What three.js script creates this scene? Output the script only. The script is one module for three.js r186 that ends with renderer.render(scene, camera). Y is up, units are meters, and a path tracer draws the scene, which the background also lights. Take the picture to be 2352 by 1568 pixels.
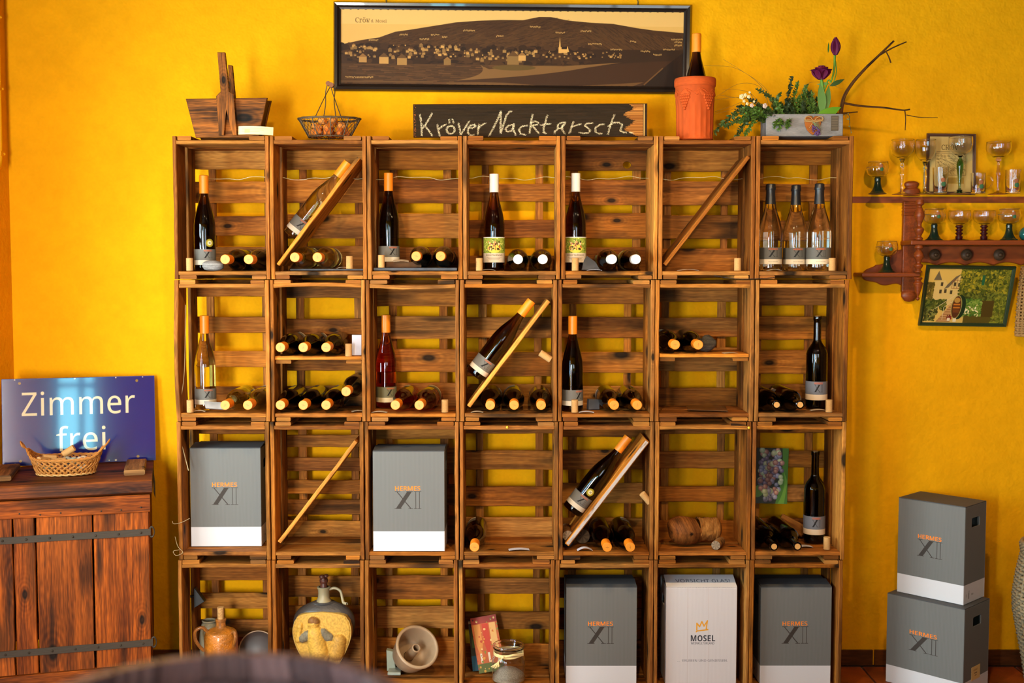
import * as THREE from 'three';
import { mergeGeometries, toCreasedNormals } from 'three/addons/utils/BufferGeometryUtils.js';
import { RectAreaLightUniformsLib } from 'three/addons/lights/RectAreaLightUniformsLib.js';
import { RoundedBoxGeometry } from 'three/addons/geometries/RoundedBoxGeometry.js';

// ------------------------------------------------------------------ camera, sky, lights, exposure
const F = 2700, PITCH = Math.atan(167 / F), EYE = [0, 1.555, 4.54];      // focal length in pixels of the 2352 x 1568 frame
const scene = new THREE.Scene();
const camera = new THREE.PerspectiveCamera(2 * Math.atan(784 / F) * 180 / Math.PI, 1.5, 0.05, 60);
camera.position.set(...EYE);
camera.rotation.x = -PITCH;
camera.focus = 4.22;
camera.userData.fStop = 1.5;
scene.add(camera);
scene.background = new THREE.Color(0.62, 0.8, 1.0);                     // plain daylight sky outside the windows
scene.backgroundIntensity = 2.0;
const renderer = new THREE.WebGLRenderer({ antialias: true });
renderer.toneMapping = THREE.LinearToneMapping;
renderer.toneMappingExposure = 1.0;
renderer.shadowMap.enabled = true;
RectAreaLightUniformsLib.init();
const ROOM = { x0: -1.93, x1: 3.1, z1: 5.4, h: 2.8 };
const WIN_SIDE = { z0: 0.95, z1: 2.25, y0: 0.9, y1: 2.1 }, WIN_DOOR = { z0: 3.0, z1: 4.6, y0: 0.75, y1: 2.15 };   // two windows in the side wall
const WIN_FRONT = { x0: -0.74, x1: -0.36, y0: 0.7, y1: 2.15 }, WIN_BIG = { x0: 0.4, x1: 1.7, y0: 0.9, y1: 2.05 }, WIN_END = { x0: -1.88, x1: -1.2, y0: 0.2, y1: 1.95 };   // three behind the camera
const daylight = (w, h, color, power, pos, look) => {
  const l = new THREE.RectAreaLight(color, power, w, h);
  l.position.set(...pos); l.lookAt(...look); l.name = 'window_daylight'; scene.add(l);
};
const midX = (k) => (k.x0 + k.x1) / 2, midY = (k) => (k.y0 + k.y1) / 2, midZ = (k) => (k.z0 + k.z1) / 2;
for (const [k, color, power] of [[WIN_SIDE, [0.8, 0.98, 1.0], 26], [WIN_DOOR, [0.36, 0.75, 1.0], 16]]) daylight(k.z1 - k.z0 - 0.06, k.y1 - k.y0 - 0.06, new THREE.Color().setRGB(...color), power, [ROOM.x0 - 0.2, midY(k), midZ(k)], [0, midY(k), midZ(k)]);
for (const [k, color, power] of [[WIN_FRONT, [0.25, 0.85, 1.0], 14], [WIN_BIG, [0.95, 0.97, 0.95], 6], [WIN_END, [0.96, 0.98, 0.95], 76]]) daylight(k.x1 - k.x0 - 0.04, k.y1 - k.y0 - 0.06, new THREE.Color().setRGB(...color), power, [midX(k), midY(k), ROOM.z1 + 0.16], [midX(k), midY(k), 0]);
const LAMPS = [[-0.6, 2.46, 1.8], [0.2, 2.46, 1.75], [1.0, 2.46, 1.8]];
const LAMP_COLOR = new THREE.Color(1.0, 0.70, 0.36), LAMP_POWER = 5.0;

// ------------------------------------------------------------------ helpers
function mulberry(a) { return () => { a |= 0; a = a + 0x6D2B79F5 | 0; let t = Math.imul(a ^ a >>> 15, 1 | a); t = t + Math.imul(t ^ t >>> 7, 61 | t) ^ t; return ((t ^ t >>> 14) >>> 0) / 4294967296; }; }
const rnd = mulberry(20240611), rr = (a, b) => a + (b - a) * rnd();
const V3 = (x, y, z) => new THREE.Vector3(x, y, z), TAU = Math.PI * 2, R = (d) => d * Math.PI / 180;
function W(px, py, z) {                                                  // the point at depth z that lies in that direction
  const u = (px - 1176) / F, v = -(py - 784) / F, c = Math.cos(PITCH), s = Math.sin(PITCH);
  const d = [u, v * c - s, -v * s - c], t = (z - EYE[2]) / d[2];
  return V3(EYE[0] + d[0] * t, EYE[1] + d[1] * t, z);
}
const Wx = (px, z, y = 1.3) => { const py = 784 + F * Math.tan(Math.atan((EYE[1] - y) / (EYE[2] - z)) - PITCH); return W(px, py, z).x; };
const Wy = (py, z) => W(1176, py, z).y;
const counts = {};
function numbered(n) { const k = counts[n] = (counts[n] ?? -1) + 1; return k ? n + '_' + String(k).padStart(3, '0') : n; }
function tag(o, label, category, group, kind) { o.userData.label = label; if (category) o.userData.category = category; if (group) o.userData.group = group; if (kind) o.userData.kind = kind; return o; }
function thing(name, label, category, pos = [0, 0, 0], turn = 0, group) {
  const o = new THREE.Group(); o.name = numbered(name); o.position.set(...pos); o.rotation.y = turn; scene.add(o);
  return tag(o, label, category, group);
}
function part(name, geo, mat, parent, label) {
  const m = new THREE.Mesh(geo, mat); m.name = name; m.castShadow = m.receiveShadow = true; parent.add(m);
  if (label) m.userData.label = label;
  return m;
}
function solo(name, geo, mat, label, category, group, pos, rot) {
  const m = part(numbered(name), geo, mat, scene); if (pos) m.position.set(...pos); if (rot) m.rotation.set(...rot);
  return tag(m, label, category, group);
}
function struct(name, geo, mat, label) { const m = part(name, geo, mat, scene); m.userData.kind = 'structure'; m.userData.label = label; m.userData.category = name.split('_')[0]; return m; }
function copy(o, pos, label, group) { const c = o.clone(); c.name = numbered(o.name.replace(/_\d{3}$/, '')); c.userData = { ...o.userData }; if (label) c.userData.label = label; if (group) c.userData.group = group; if (pos) c.position.set(...pos); scene.add(c); return c; }
const merge = (...g) => mergeGeometries(g.flat().map((x) => { const n = x.index ? x.toNonIndexed() : x; for (const k of Object.keys(n.attributes)) if (!['position', 'normal', 'uv'].includes(k)) n.deleteAttribute(k); return n; }));
const box = (w, h, d, x = 0, y = 0, z = 0) => new THREE.BoxGeometry(w, h, d).translate(x, y, z);
const rbox = (w, h, d, r = 0.004, x = 0, y = 0, z = 0) => new RoundedBoxGeometry(w, h, d, 2, r).translate(x, y, z);
const cyl = (r0, r1, h, n = 20, x = 0, y = 0, z = 0) => new THREE.CylinderGeometry(r0, r1, h, n).translate(x, y, z);   // top radius, bottom radius
const ball = (r, x = 0, y = 0, z = 0, n = 14) => new THREE.SphereGeometry(r, n, Math.ceil(n * 0.7)).translate(x, y, z);
const lathe = (pts, n = 40) => new THREE.LatheGeometry(pts.map(([r, y]) => new THREE.Vector2(Math.max(r, 1e-5), y)), n);
function tube(pts, r, n = 0, sides = 6, closed = false) {
  const c = new THREE.CatmullRomCurve3(pts.map((p) => p.isVector3 ? p : V3(...p)), closed, 'centripetal');
  return new THREE.TubeGeometry(c, n || pts.length * 4, r, sides, closed);
}
function horn(pts, r0, r1, n = 16, sides = 6) {                          // a tube that tapers, with closed ends
  const c = new THREE.CatmullRomCurve3(pts.map((p) => p.isVector3 ? p : V3(...p)), false, 'centripetal'), g = new THREE.TubeGeometry(c, n, 1, sides), p = g.attributes.position;
  for (let i = 0; i <= n; i++) { const o = c.getPointAt(i / n), r = r0 + (r1 - r0) * i / n; for (let j = 0; j <= sides; j++) { const k = i * (sides + 1) + j; p.setXYZ(k, o.x + (p.getX(k) - o.x) * r, o.y + (p.getY(k) - o.y) * r, o.z + (p.getZ(k) - o.z) * r); } }
  return g;
}
const shapeOf = (pts) => new THREE.Shape(pts.map(([x, y]) => new THREE.Vector2(x, y)));
function slab(shape, t, bevel = 0.0015) { const g = new THREE.ExtrudeGeometry(shape, { depth: t - 2 * bevel, bevelEnabled: bevel > 0, bevelThickness: bevel, bevelSize: bevel, bevelOffset: -bevel, bevelSegments: 1, curveSegments: 14 }); return g.translate(0, 0, bevel); }
function fitUV(g, x0, y0, w, h) { const p = g.attributes.position, uv = g.attributes.uv; for (let i = 0; i < p.count; i++) uv.setXY(i, (p.getX(i) - x0) / w, (p.getY(i) - y0) / h); return g; }
// a sawn board: length along x, height along y, thickness along z, chamfered, a little uneven
function board(L, h, t, o = {}) {
  const seg = o.seg ?? 6, c = o.c ?? Math.min(0.0022, t * 0.2, h * 0.2), jit = o.jit ?? 0.0009, bow = o.bow ?? 0, u0 = rnd() * 3, v0 = rnd() * 3;
  const prof = [[-h / 2 + c, t / 2], [h / 2 - c, t / 2], [h / 2, t / 2 - c], [h / 2, -t / 2 + c], [h / 2 - c, -t / 2], [-h / 2 + c, -t / 2], [-h / 2, -t / 2 + c], [-h / 2, t / 2 - c]];
  const rows = [];
  for (let i = 0; i <= seg; i++) {
    const s = i / seg, x = (s - 0.5) * L, b = bow * (1 - (2 * s - 1) ** 2), a = rr(-jit, jit), d = rr(-jit, jit), e = rr(-jit, jit) * 0.5;
    rows.push(prof.map(([y, z]) => [x, y + b + (y > 0 ? a : d), z + e]));
  }
  const pos = [], uv = []; let per = [0];
  for (let k = 0; k < 8; k++) { const [y0, z0] = prof[k], [y1, z1] = prof[(k + 1) % 8]; per.push(per[k] + Math.hypot(y1 - y0, z1 - z0)); }
  const put = (p, u, v) => { pos.push(...p); uv.push(u + u0, v * 4 + v0); };
  for (let i = 0; i < seg; i++) for (let k = 0; k < 8; k++) {
    const a = rows[i][k], b = rows[i][(k + 1) % 8], c2 = rows[i + 1][(k + 1) % 8], d = rows[i + 1][k], ua = a[0], ub = d[0];
    put(a, ua, per[k]); put(c2, ub, per[k + 1]); put(b, ua, per[k + 1]); put(a, ua, per[k]); put(d, ub, per[k]); put(c2, ub, per[k + 1]);
  }
  for (const [row, s] of [[rows[0], 1], [rows[seg], -1]]) for (let k = 1; k < 7; k++) { const q = s > 0 ? [row[0], row[k], row[k + 1]] : [row[0], row[k + 1], row[k]]; for (const p of q) put(p, p[2] * 0.3, p[1]); }
  const g = new THREE.BufferGeometry();
  g.setAttribute('position', new THREE.Float32BufferAttribute(pos, 3)); g.setAttribute('uv', new THREE.Float32BufferAttribute(uv, 2)); g.computeVertexNormals();
  return g;
}
// boards by the axis their length follows; a, b are the sizes along the two other axes
const boardX = (L, y, z, o) => board(L, y, z, o);
const boardY = (L, x, z, o) => board(L, x, z, o).rotateZ(Math.PI / 2);
const boardZ = (L, x, y, o) => board(L, y, x, o).rotateY(Math.PI / 2);

// ------------------------------------------------------------------ procedural textures
function noise2(seed, pw, ph) {                                         // value noise that repeats after pw x ph cells
  const r = mulberry(seed), t = new Float32Array(pw * ph).map(() => r());
  return (x, y) => { const xi = Math.floor(x), yi = Math.floor(y); let fx = x - xi, fy = y - yi; fx = fx * fx * (3 - 2 * fx); fy = fy * fy * (3 - 2 * fy);
    const x0 = ((xi % pw) + pw) % pw, x1 = (x0 + 1) % pw, y0 = ((yi % ph) + ph) % ph, y1 = (y0 + 1) % ph;
    return (t[y0 * pw + x0] * (1 - fx) + t[y0 * pw + x1] * fx) * (1 - fy) + (t[y1 * pw + x0] * (1 - fx) + t[y1 * pw + x1] * fx) * fy; };
}
function dataTex(w, h, fn, srgb = true) {
  const d = new Uint8Array(w * h * 4);
  for (let y = 0; y < h; y++) for (let x = 0; x < w; x++) { const c = fn(x / w, y / h), i = (y * w + x) * 4; d[i] = Math.max(0, Math.min(255, c[0])); d[i + 1] = Math.max(0, Math.min(255, c[1])); d[i + 2] = Math.max(0, Math.min(255, c[2])); d[i + 3] = 255; }
  const t = new THREE.DataTexture(d, w, h); t.wrapS = t.wrapT = THREE.RepeatWrapping; t.magFilter = THREE.LinearFilter; t.minFilter = THREE.LinearMipmapLinearFilter; t.generateMipmaps = true; t.needsUpdate = true;
  if (srgb) t.colorSpace = THREE.SRGBColorSpace;
  return t;
}
function woodTex(seed, dark, light, opt = {}) {                         // 1 m along the grain x 0.25 m across
  const r = mulberry(seed), a = noise2(seed + 1, 4, 48), b = noise2(seed + 2, 16, 160), c = noise2(seed + 3, 3, 6), d = noise2(seed + 4, 40, 60), st = noise2(seed + 5, 6, 10), e = noise2(seed + 6, 48, 128);
  const knots = Array.from({ length: opt.knots ?? 3 }, () => [r(), r(), 0.5 + r()]);
  return dataTex(1024, 256, (u, v) => {
    let wv = v + 0.018 * (c(u * 3, v * 6) - 0.5), k = 0, ring = 0;
    for (const [ku, kv, ks] of knots) {
      let du = Math.abs(u - ku), dv = Math.abs(v - kv); du = Math.min(du, 1 - du); dv = Math.min(dv, 1 - dv);
      const q = Math.hypot(du / 0.030, dv / 0.060) / ks; if (q < 6) { k = Math.max(k, Math.exp(-q * q * 1.6)); ring += Math.exp(-q * 0.7) * Math.sin(q * 9); wv += 0.05 * Math.exp(-q * 0.8) * Math.sign(v - kv) * 0.6; }
    }
    let g = 0.30 * a(u * 4, wv * 48) + 0.22 * b(u * 16, wv * 160) + 0.20 * e(u * 48, v * 128) + 0.28 * c(u * 3, v * 6) + 0.16 * ring;
    g = Math.max(0, Math.min(1, (g - 0.2) * 1.7));
    let m = 1 - 0.72 * Math.min(1, k * 1.5); const s = st(u * 6, v * 10); if (s > 0.66) m *= 1 - (s - 0.66) * (opt.stain ?? 1.2); m *= 0.93 + 0.14 * d(u * 40, v * 60);
    return [0, 1, 2].map((i) => (dark[i] + (light[i] - dark[i]) * g) * m);
  });
}
const canvas = (w, h, draw) => {
  const el = document.createElement('canvas'); el.width = w; el.height = h; const c = el.getContext('2d'); draw(c, w, h);
  const t = new THREE.CanvasTexture(el); t.colorSpace = THREE.SRGBColorSpace; t.magFilter = THREE.LinearFilter; t.anisotropy = 4; return t;
};
const phys = (o) => new THREE.MeshPhysicalMaterial(o), std = (o) => (o.roughness > 0.45 && !o.metalness ? phys({ specularIntensity: 0.4, ...o }) : new THREE.MeshStandardMaterial(o));
const rgb = (r, g, b) => new THREE.Color().setRGB(r, g, b);
const grainFine = dataTex(256, 256, (() => { const a = noise2(91, 64, 64), b = noise2(92, 16, 16), c = noise2(93, 128, 128); return (u, v) => { const g = 255 * (0.4 * a(u * 64, v * 64) + 0.35 * b(u * 16, v * 16) + 0.25 * c(u * 128, v * 128)); return [g, g, g]; }; })(), false);
const rep = (t, x, y) => { const c = t.clone(); c.repeat.set(x, y); c.needsUpdate = true; return c; };

const woodTexs = [woodTex(11, [118, 72, 32], [196, 138, 72]), woodTex(23, [104, 62, 28], [182, 122, 62], { knots: 4 }), woodTex(37, [128, 84, 40], [208, 154, 88], { stain: 0.8 }), woodTex(53, [108, 72, 40], [186, 134, 78], { knots: 2, stain: 1.8 }), woodTex(71, [122, 74, 28], [194, 132, 60], { knots: 5 })];
const wood = (i, tint, rough = 0.72) => phys({ map: woodTexs[i], bumpMap: woodTexs[i], bumpScale: 0.0012, roughness: rough, color: tint, specularIntensity: 0.3 });
// every crate board, slat or rail alike, is drawn from one stock of old boards
const stock = [[0.66, 0.5, 0.26], [0.82, 0.64, 0.35], [1.0, 0.81, 0.47], [0.92, 0.79, 0.56]].flatMap((t) => [0, 1, 2, 3, 4].map((i) => wood(i, rgb(...t))));
const slatM = stock, railM = stock, railOldM = stock;
const paleM = [2, 4].map((i) => wood(i, rgb(1.5, 1.28, 0.74)));
const pick = (a) => a[Math.floor(rnd() * a.length)];
// ------------------------------------------------------------------ the room
const wallTex = dataTex(512, 512, (() => { const a = noise2(201, 8, 8), b = noise2(202, 32, 32), c = noise2(203, 128, 128); return (u, v) => { const m = 0.96 + 0.05 * a(u * 8, v * 8) + 0.03 * b(u * 32, v * 32) + 0.02 * c(u * 128, v * 128); return [238 * m, 166 * m, 4 * m]; }; })());
const wallBump = dataTex(512, 512, (() => { const a = noise2(211, 10, 10), b = noise2(212, 60, 60), c = noise2(213, 170, 170); return (u, v) => { const g = 255 * (0.35 * a(u * 10, v * 10) + 0.4 * b(u * 60, v * 60) + 0.25 * c(u * 170, v * 170)); return [g, g, g]; }; })(), false);
const wallM = phys({ map: wallTex, bumpMap: wallBump, bumpScale: 0.0028, roughness: 0.85, specularIntensity: 0.25 });
const metric = (g) => {                                                 // uv in metres by the way each face points
  const q = g.index ? g.toNonIndexed() : g, p = q.attributes.position, n = q.attributes.normal, uv = [];
  for (let i = 0; i < p.count; i++) { const ax = Math.abs(n.getX(i)), ay = Math.abs(n.getY(i)), az = Math.abs(n.getZ(i)); if (az >= ax && az >= ay) uv.push(p.getX(i), p.getY(i)); else if (ax >= ay) uv.push(p.getZ(i), p.getY(i)); else uv.push(p.getX(i), p.getZ(i)); }
  q.setAttribute('uv', new THREE.Float32BufferAttribute(uv, 2)); return q;
};
function wallWithHole(w, h, t, hole) {
  const s = shapeOf([[0, 0], [w, 0], [w, h], [0, h]]);
  for (const q of hole) s.holes.push(new THREE.Path([[q[0], q[1]], [q[0], q[3]], [q[2], q[3]], [q[2], q[1]]].map(([x, y]) => new THREE.Vector2(x, y))));
  return new THREE.ExtrudeGeometry(s, { depth: t, bevelEnabled: false });
}
const T = 0.18, RW = ROOM.x1 - ROOM.x0;
struct('wall_back', metric(box(RW + 2 * T, ROOM.h, T, (ROOM.x0 + ROOM.x1) / 2, ROOM.h / 2, -T / 2)), wallM, 'yellow rough plastered wall behind the stacked crates');
{ // side wall with its window: the shape's x runs along the room's depth
  const g = wallWithHole(ROOM.z1 + T, ROOM.h, T, [WIN_SIDE, WIN_DOOR].map((k) => [k.z0, k.y0, k.z1, k.y1])); g.rotateY(-Math.PI / 2).translate(ROOM.x0, 0, 0);
  struct('wall_left', metric(g), wallM, 'yellow plastered side wall beside the wooden chest');
  struct('wall_right', metric(box(T, ROOM.h, ROOM.z1 + T, ROOM.x1 + T / 2, ROOM.h / 2, (ROOM.z1 + T) / 2)), std({ map: woodTexs[1], color: rgb(0.4, 0.3, 0.22), roughness: 0.6 }), 'dark wood panelled side wall of the room');
  const f = wallWithHole(RW, ROOM.h, T, [WIN_FRONT, WIN_BIG, WIN_END].map((k) => [k.x0 - ROOM.x0, k.y0, k.x1 - ROOM.x0, k.y1])); f.translate(ROOM.x0, 0, ROOM.z1);
  struct('wall_front', metric(f), wallM, 'yellow plastered wall with a narrow window');
}
struct('ceiling', box(RW + 2 * T, 0.16, ROOM.z1 + 2 * T, (ROOM.x0 + ROOM.x1) / 2, ROOM.h + 0.08, ROOM.z1 / 2), std({ map: woodTexs[1], color: rgb(0.4, 0.32, 0.25), roughness: 0.7 }), 'dark brown boarded ceiling');
// floor: mortar bed, clay tiles as single pieces where they can be told apart
const tileTexs = [0, 1, 2].map((k) => dataTex(256, 256, (() => { const a = noise2(301 + k, 8, 8), b = noise2(311 + k, 48, 48); return (u, v) => { const m = 0.78 + 0.28 * a(u * 8, v * 8) + 0.12 * b(u * 48, v * 48); return [(128 + k * 9) * m, (60 + k * 4) * m, (28 - k * 2) * m]; }; })()));
const tileM = tileTexs.map((t) => std({ map: t, bumpMap: t, bumpScale: 0.0008, roughness: 0.42 }));
{
  const fl = struct('floor', box(RW + 2 * T, 0.1, ROOM.z1 + 2 * T, (ROOM.x0 + ROOM.x1) / 2, -0.06, ROOM.z1 / 2), std({ color: rgb(0.16, 0.1, 0.065), roughness: 0.9, bumpMap: grainFine, bumpScale: 0.001 }), 'terracotta tiled floor with dark joints');
  const S = 0.3, tg = rbox(S - 0.008, 0.012, S - 0.008, 0.003);
  for (let j = 0; j < 8; j++) for (let i = 0; i < 17; i++) {
    const x = ROOM.x0 + 0.15 + i * S, z = 0.165 + j * S; if (x > ROOM.x1 - 0.1) continue;
    const m = part('tile', tg, pick(tileM), fl); m.position.set(x, -0.0065 + rr(-0.0006, 0.0006), z); m.rotation.y = Math.floor(rnd() * 4) * Math.PI / 2;
  }
  const rest = part('tile_field', box(RW, 0.012, ROOM.z1 - 2.41, (ROOM.x0 + ROOM.x1) / 2, -0.0065, 2.415 + (ROOM.z1 - 2.41) / 2), tileM[1], fl); rest.userData.kind = 'stuff';
  const bb = thing('baseboard_back', 'brown clay skirting tiles along the foot of the yellow wall', 'baseboard'); bb.userData.kind = 'structure';
  const skirtM = [0, 1].map((k) => std({ map: tileTexs[k], roughness: 0.5, color: rgb(0.42, 0.62, 0.62) }));
  for (let i = 0; i < 17; i++) { const x = ROOM.x0 + 0.2 + i * 0.3; if (x > ROOM.x1 - 0.14) continue; const m = part('skirting_tile', rbox(0.294, 0.062, 0.01, 0.002), pick(skirtM), bb); m.position.set(x, 0.031, 0.006); }
}
// windows
const winWood = std({ color: rgb(0.7, 0.68, 0.62), roughness: 0.5 }), paneM = phys({ transmission: 1, thickness: 0, roughness: 0.02, ior: 1.5, color: rgb(0.96, 0.99, 1) });
function windowAt(name, w, h, pos, turn, label, bars) {
  const o = thing(name, label, 'window', pos, turn); o.userData.kind = 'structure';
  part('frame', merge(box(0.05, h, 0.06, -w / 2 + 0.025), box(0.05, h, 0.06, w / 2 - 0.025), box(w, 0.05, 0.06, 0, h / 2 - 0.025), box(w, 0.05, 0.06, 0, -h / 2 + 0.025)), winWood, o);
  for (const b of bars) part('mullion', box(0.045, h - 0.1, 0.05, b), winWood, o);
  part('crossbar', box(w - 0.1, 0.035, 0.05, 0, h * 0.16), winWood, o);
  const xs = [-w / 2 + 0.05, ...bars, w / 2 - 0.05];
  for (let i = 0; i + 1 < xs.length; i++) part('pane', new THREE.PlaneGeometry(xs[i + 1] - xs[i], h - 0.1).translate((xs[i] + xs[i + 1]) / 2, 0, 0), paneM, o);
  return o;
}
const sideWindow = (name, k, label) => windowAt(name, k.z1 - k.z0, k.y1 - k.y0, [ROOM.x0 - 0.1, midY(k), midZ(k)], Math.PI / 2, label, [0]);
const endWindow = (name, k, label, bars) => windowAt(name, k.x1 - k.x0, k.y1 - k.y0, [midX(k), midY(k), ROOM.z1 + 0.08], 0, label, bars);
sideWindow('window_1', WIN_SIDE, 'white wooden window in the side wall near the chest'); sideWindow('window_2', WIN_DOOR, 'wide white window further along the side wall');
endWindow('window_3', WIN_FRONT, 'narrow white window opposite the crate shelf', [0.04]); endWindow('window_4', WIN_BIG, 'widest white window opposite the crate shelf', [-0.22, 0.22]); endWindow('window_5', WIN_END, 'tall white glass door opposite the chest', [0]);
// ceiling lamps: bulbs on short rods, above the picture
const brassM = std({ color: rgb(0.45, 0.3, 0.12), metalness: 0.9, roughness: 0.35 }), bulbM = std({ color: rgb(1, 0.9, 0.7), emissive: new THREE.Color(1, 0.75, 0.42), emissiveIntensity: 9 });
for (const [x, y, z] of LAMPS) {
  const o = thing('ceiling_lamp', 'bare warm bulb in a brass socket hanging from ceiling', 'lamp', [x, y, z], 0, 'bulbs above the crate shelf');
  part('bulb', ball(0.032), bulbM, o);
  part('socket', cyl(0.016, 0.02, 0.05, 16, 0, 0.052), brassM, o);
  part('rod', cyl(0.006, 0.006, ROOM.h - y - 0.07, 8, 0, 0.07 + (ROOM.h - y - 0.07) / 2), brassM, o);
  const l = new THREE.SpotLight(LAMP_COLOR, LAMP_POWER, 0, R(56), 1.0); l.position.set(0, 0, 0); l.name = 'lamp_light'; l.castShadow = true; l.shadow.radius = 1.6; o.add(l); l.target.position.set(0.05, -1.45, -1.4); o.add(l.target);
}
// conduit on the side wall
{
  const x = ROOM.x0 + 0.008, o = thing('conduit_pipe', 'thin yellow painted pipe clipped to the side wall', 'pipe');
  const pm = std({ map: wallTex, roughness: 0.6 }), yb = Wy(387, 0.09);
  part('pipe', tube([[x, 2.79, 0.075], [x, 2.3, 0.082], [x, yb + 0.03, 0.09], [x, yb + 0.004, 0.098], [x, yb, 0.13], [x, yb, 0.9]], 0.007, 60, 10), pm, o);
  for (const py of [38, 203, 353]) { const y = Wy(py, 0.085); part('clip', merge(box(0.012, 0.016, 0.03, x + 0.002, y, 0.085), ball(0.005, x + 0.008, y, 0.073)), pm, o); }
}
// ------------------------------------------------------------------ the crate shelf
const ZB = 0.062, DEPTH = 0.278, ZF = ZB + DEPTH;                        // slat plane and front plane
const rowY = [1.518, 1.008, 0.504, 0], rowH = [0.508, 0.509, 0.503, 0.503], rowMid = [480, 806, 1126, 1440];
const rowX = [[397, 620, 843, 1063, 1288, 1512, 1735, 1960], [402, 620, 840, 1056, 1281, 1504, 1733, 1949], [407, 621, 837, 1055, 1283, 1503, 1726, 1943], [410, 624, 838, 1053, 1275, 1501, 1721, 1935]];
const gaps = [
  [[[389, 417], [466, 496], [541, 567]], [[390, 412], [466, 492], [547, 565]], [[390, 412], [467, 490], [547, 567]], [[379, 422], [463, 505], [546, 587]], [[392, 413], [471, 489], [548, 568]], [[394, 416], [471, 494], [548, 571]], [[379, 422], [463, 507], [553, 590]]],
  [[[681, 727], [764, 806], [843, 887]], [[684, 732], [768, 800], [851, 886]], [[703, 726], [778, 801], [854, 879]], [[699, 728], [776, 808], [864, 882]], [[698, 728], [776, 808], [856, 886]], [[693, 729], [773, 798], [852, 890]], [[701, 726], [780, 804], [858, 882]]],
  [[[996, 1028], [1076, 1108], [1150, 1184]], [[983, 998], [1026, 1050], [1081, 1102], [1134, 1147], [1181, 1195]], [[1008, 1028], [1088, 1112], [1160, 1184]], [[995, 1034], [1078, 1117], [1162, 1187]], [[1003, 1033], [1078, 1109], [1155, 1189]], [[996, 1036], [1075, 1116], [1152, 1195]], [[994, 1035], [1073, 1113], [1152, 1190]]],
  [[[1332, 1361], [1397, 1422], [1462, 1484]], [[1303, 1322], [1370, 1390], [1441, 1460]], [[1304, 1321], [1376, 1392], [1442, 1463]], [[1307, 1327], [1363, 1404], [1444, 1478]], [[1308, 1326], [1372, 1396], [1444, 1470]], [[1305, 1325], [1370, 1392], [1444, 1470]], [[1304, 1322], [1372, 1394], [1444, 1468]]],
];
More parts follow.
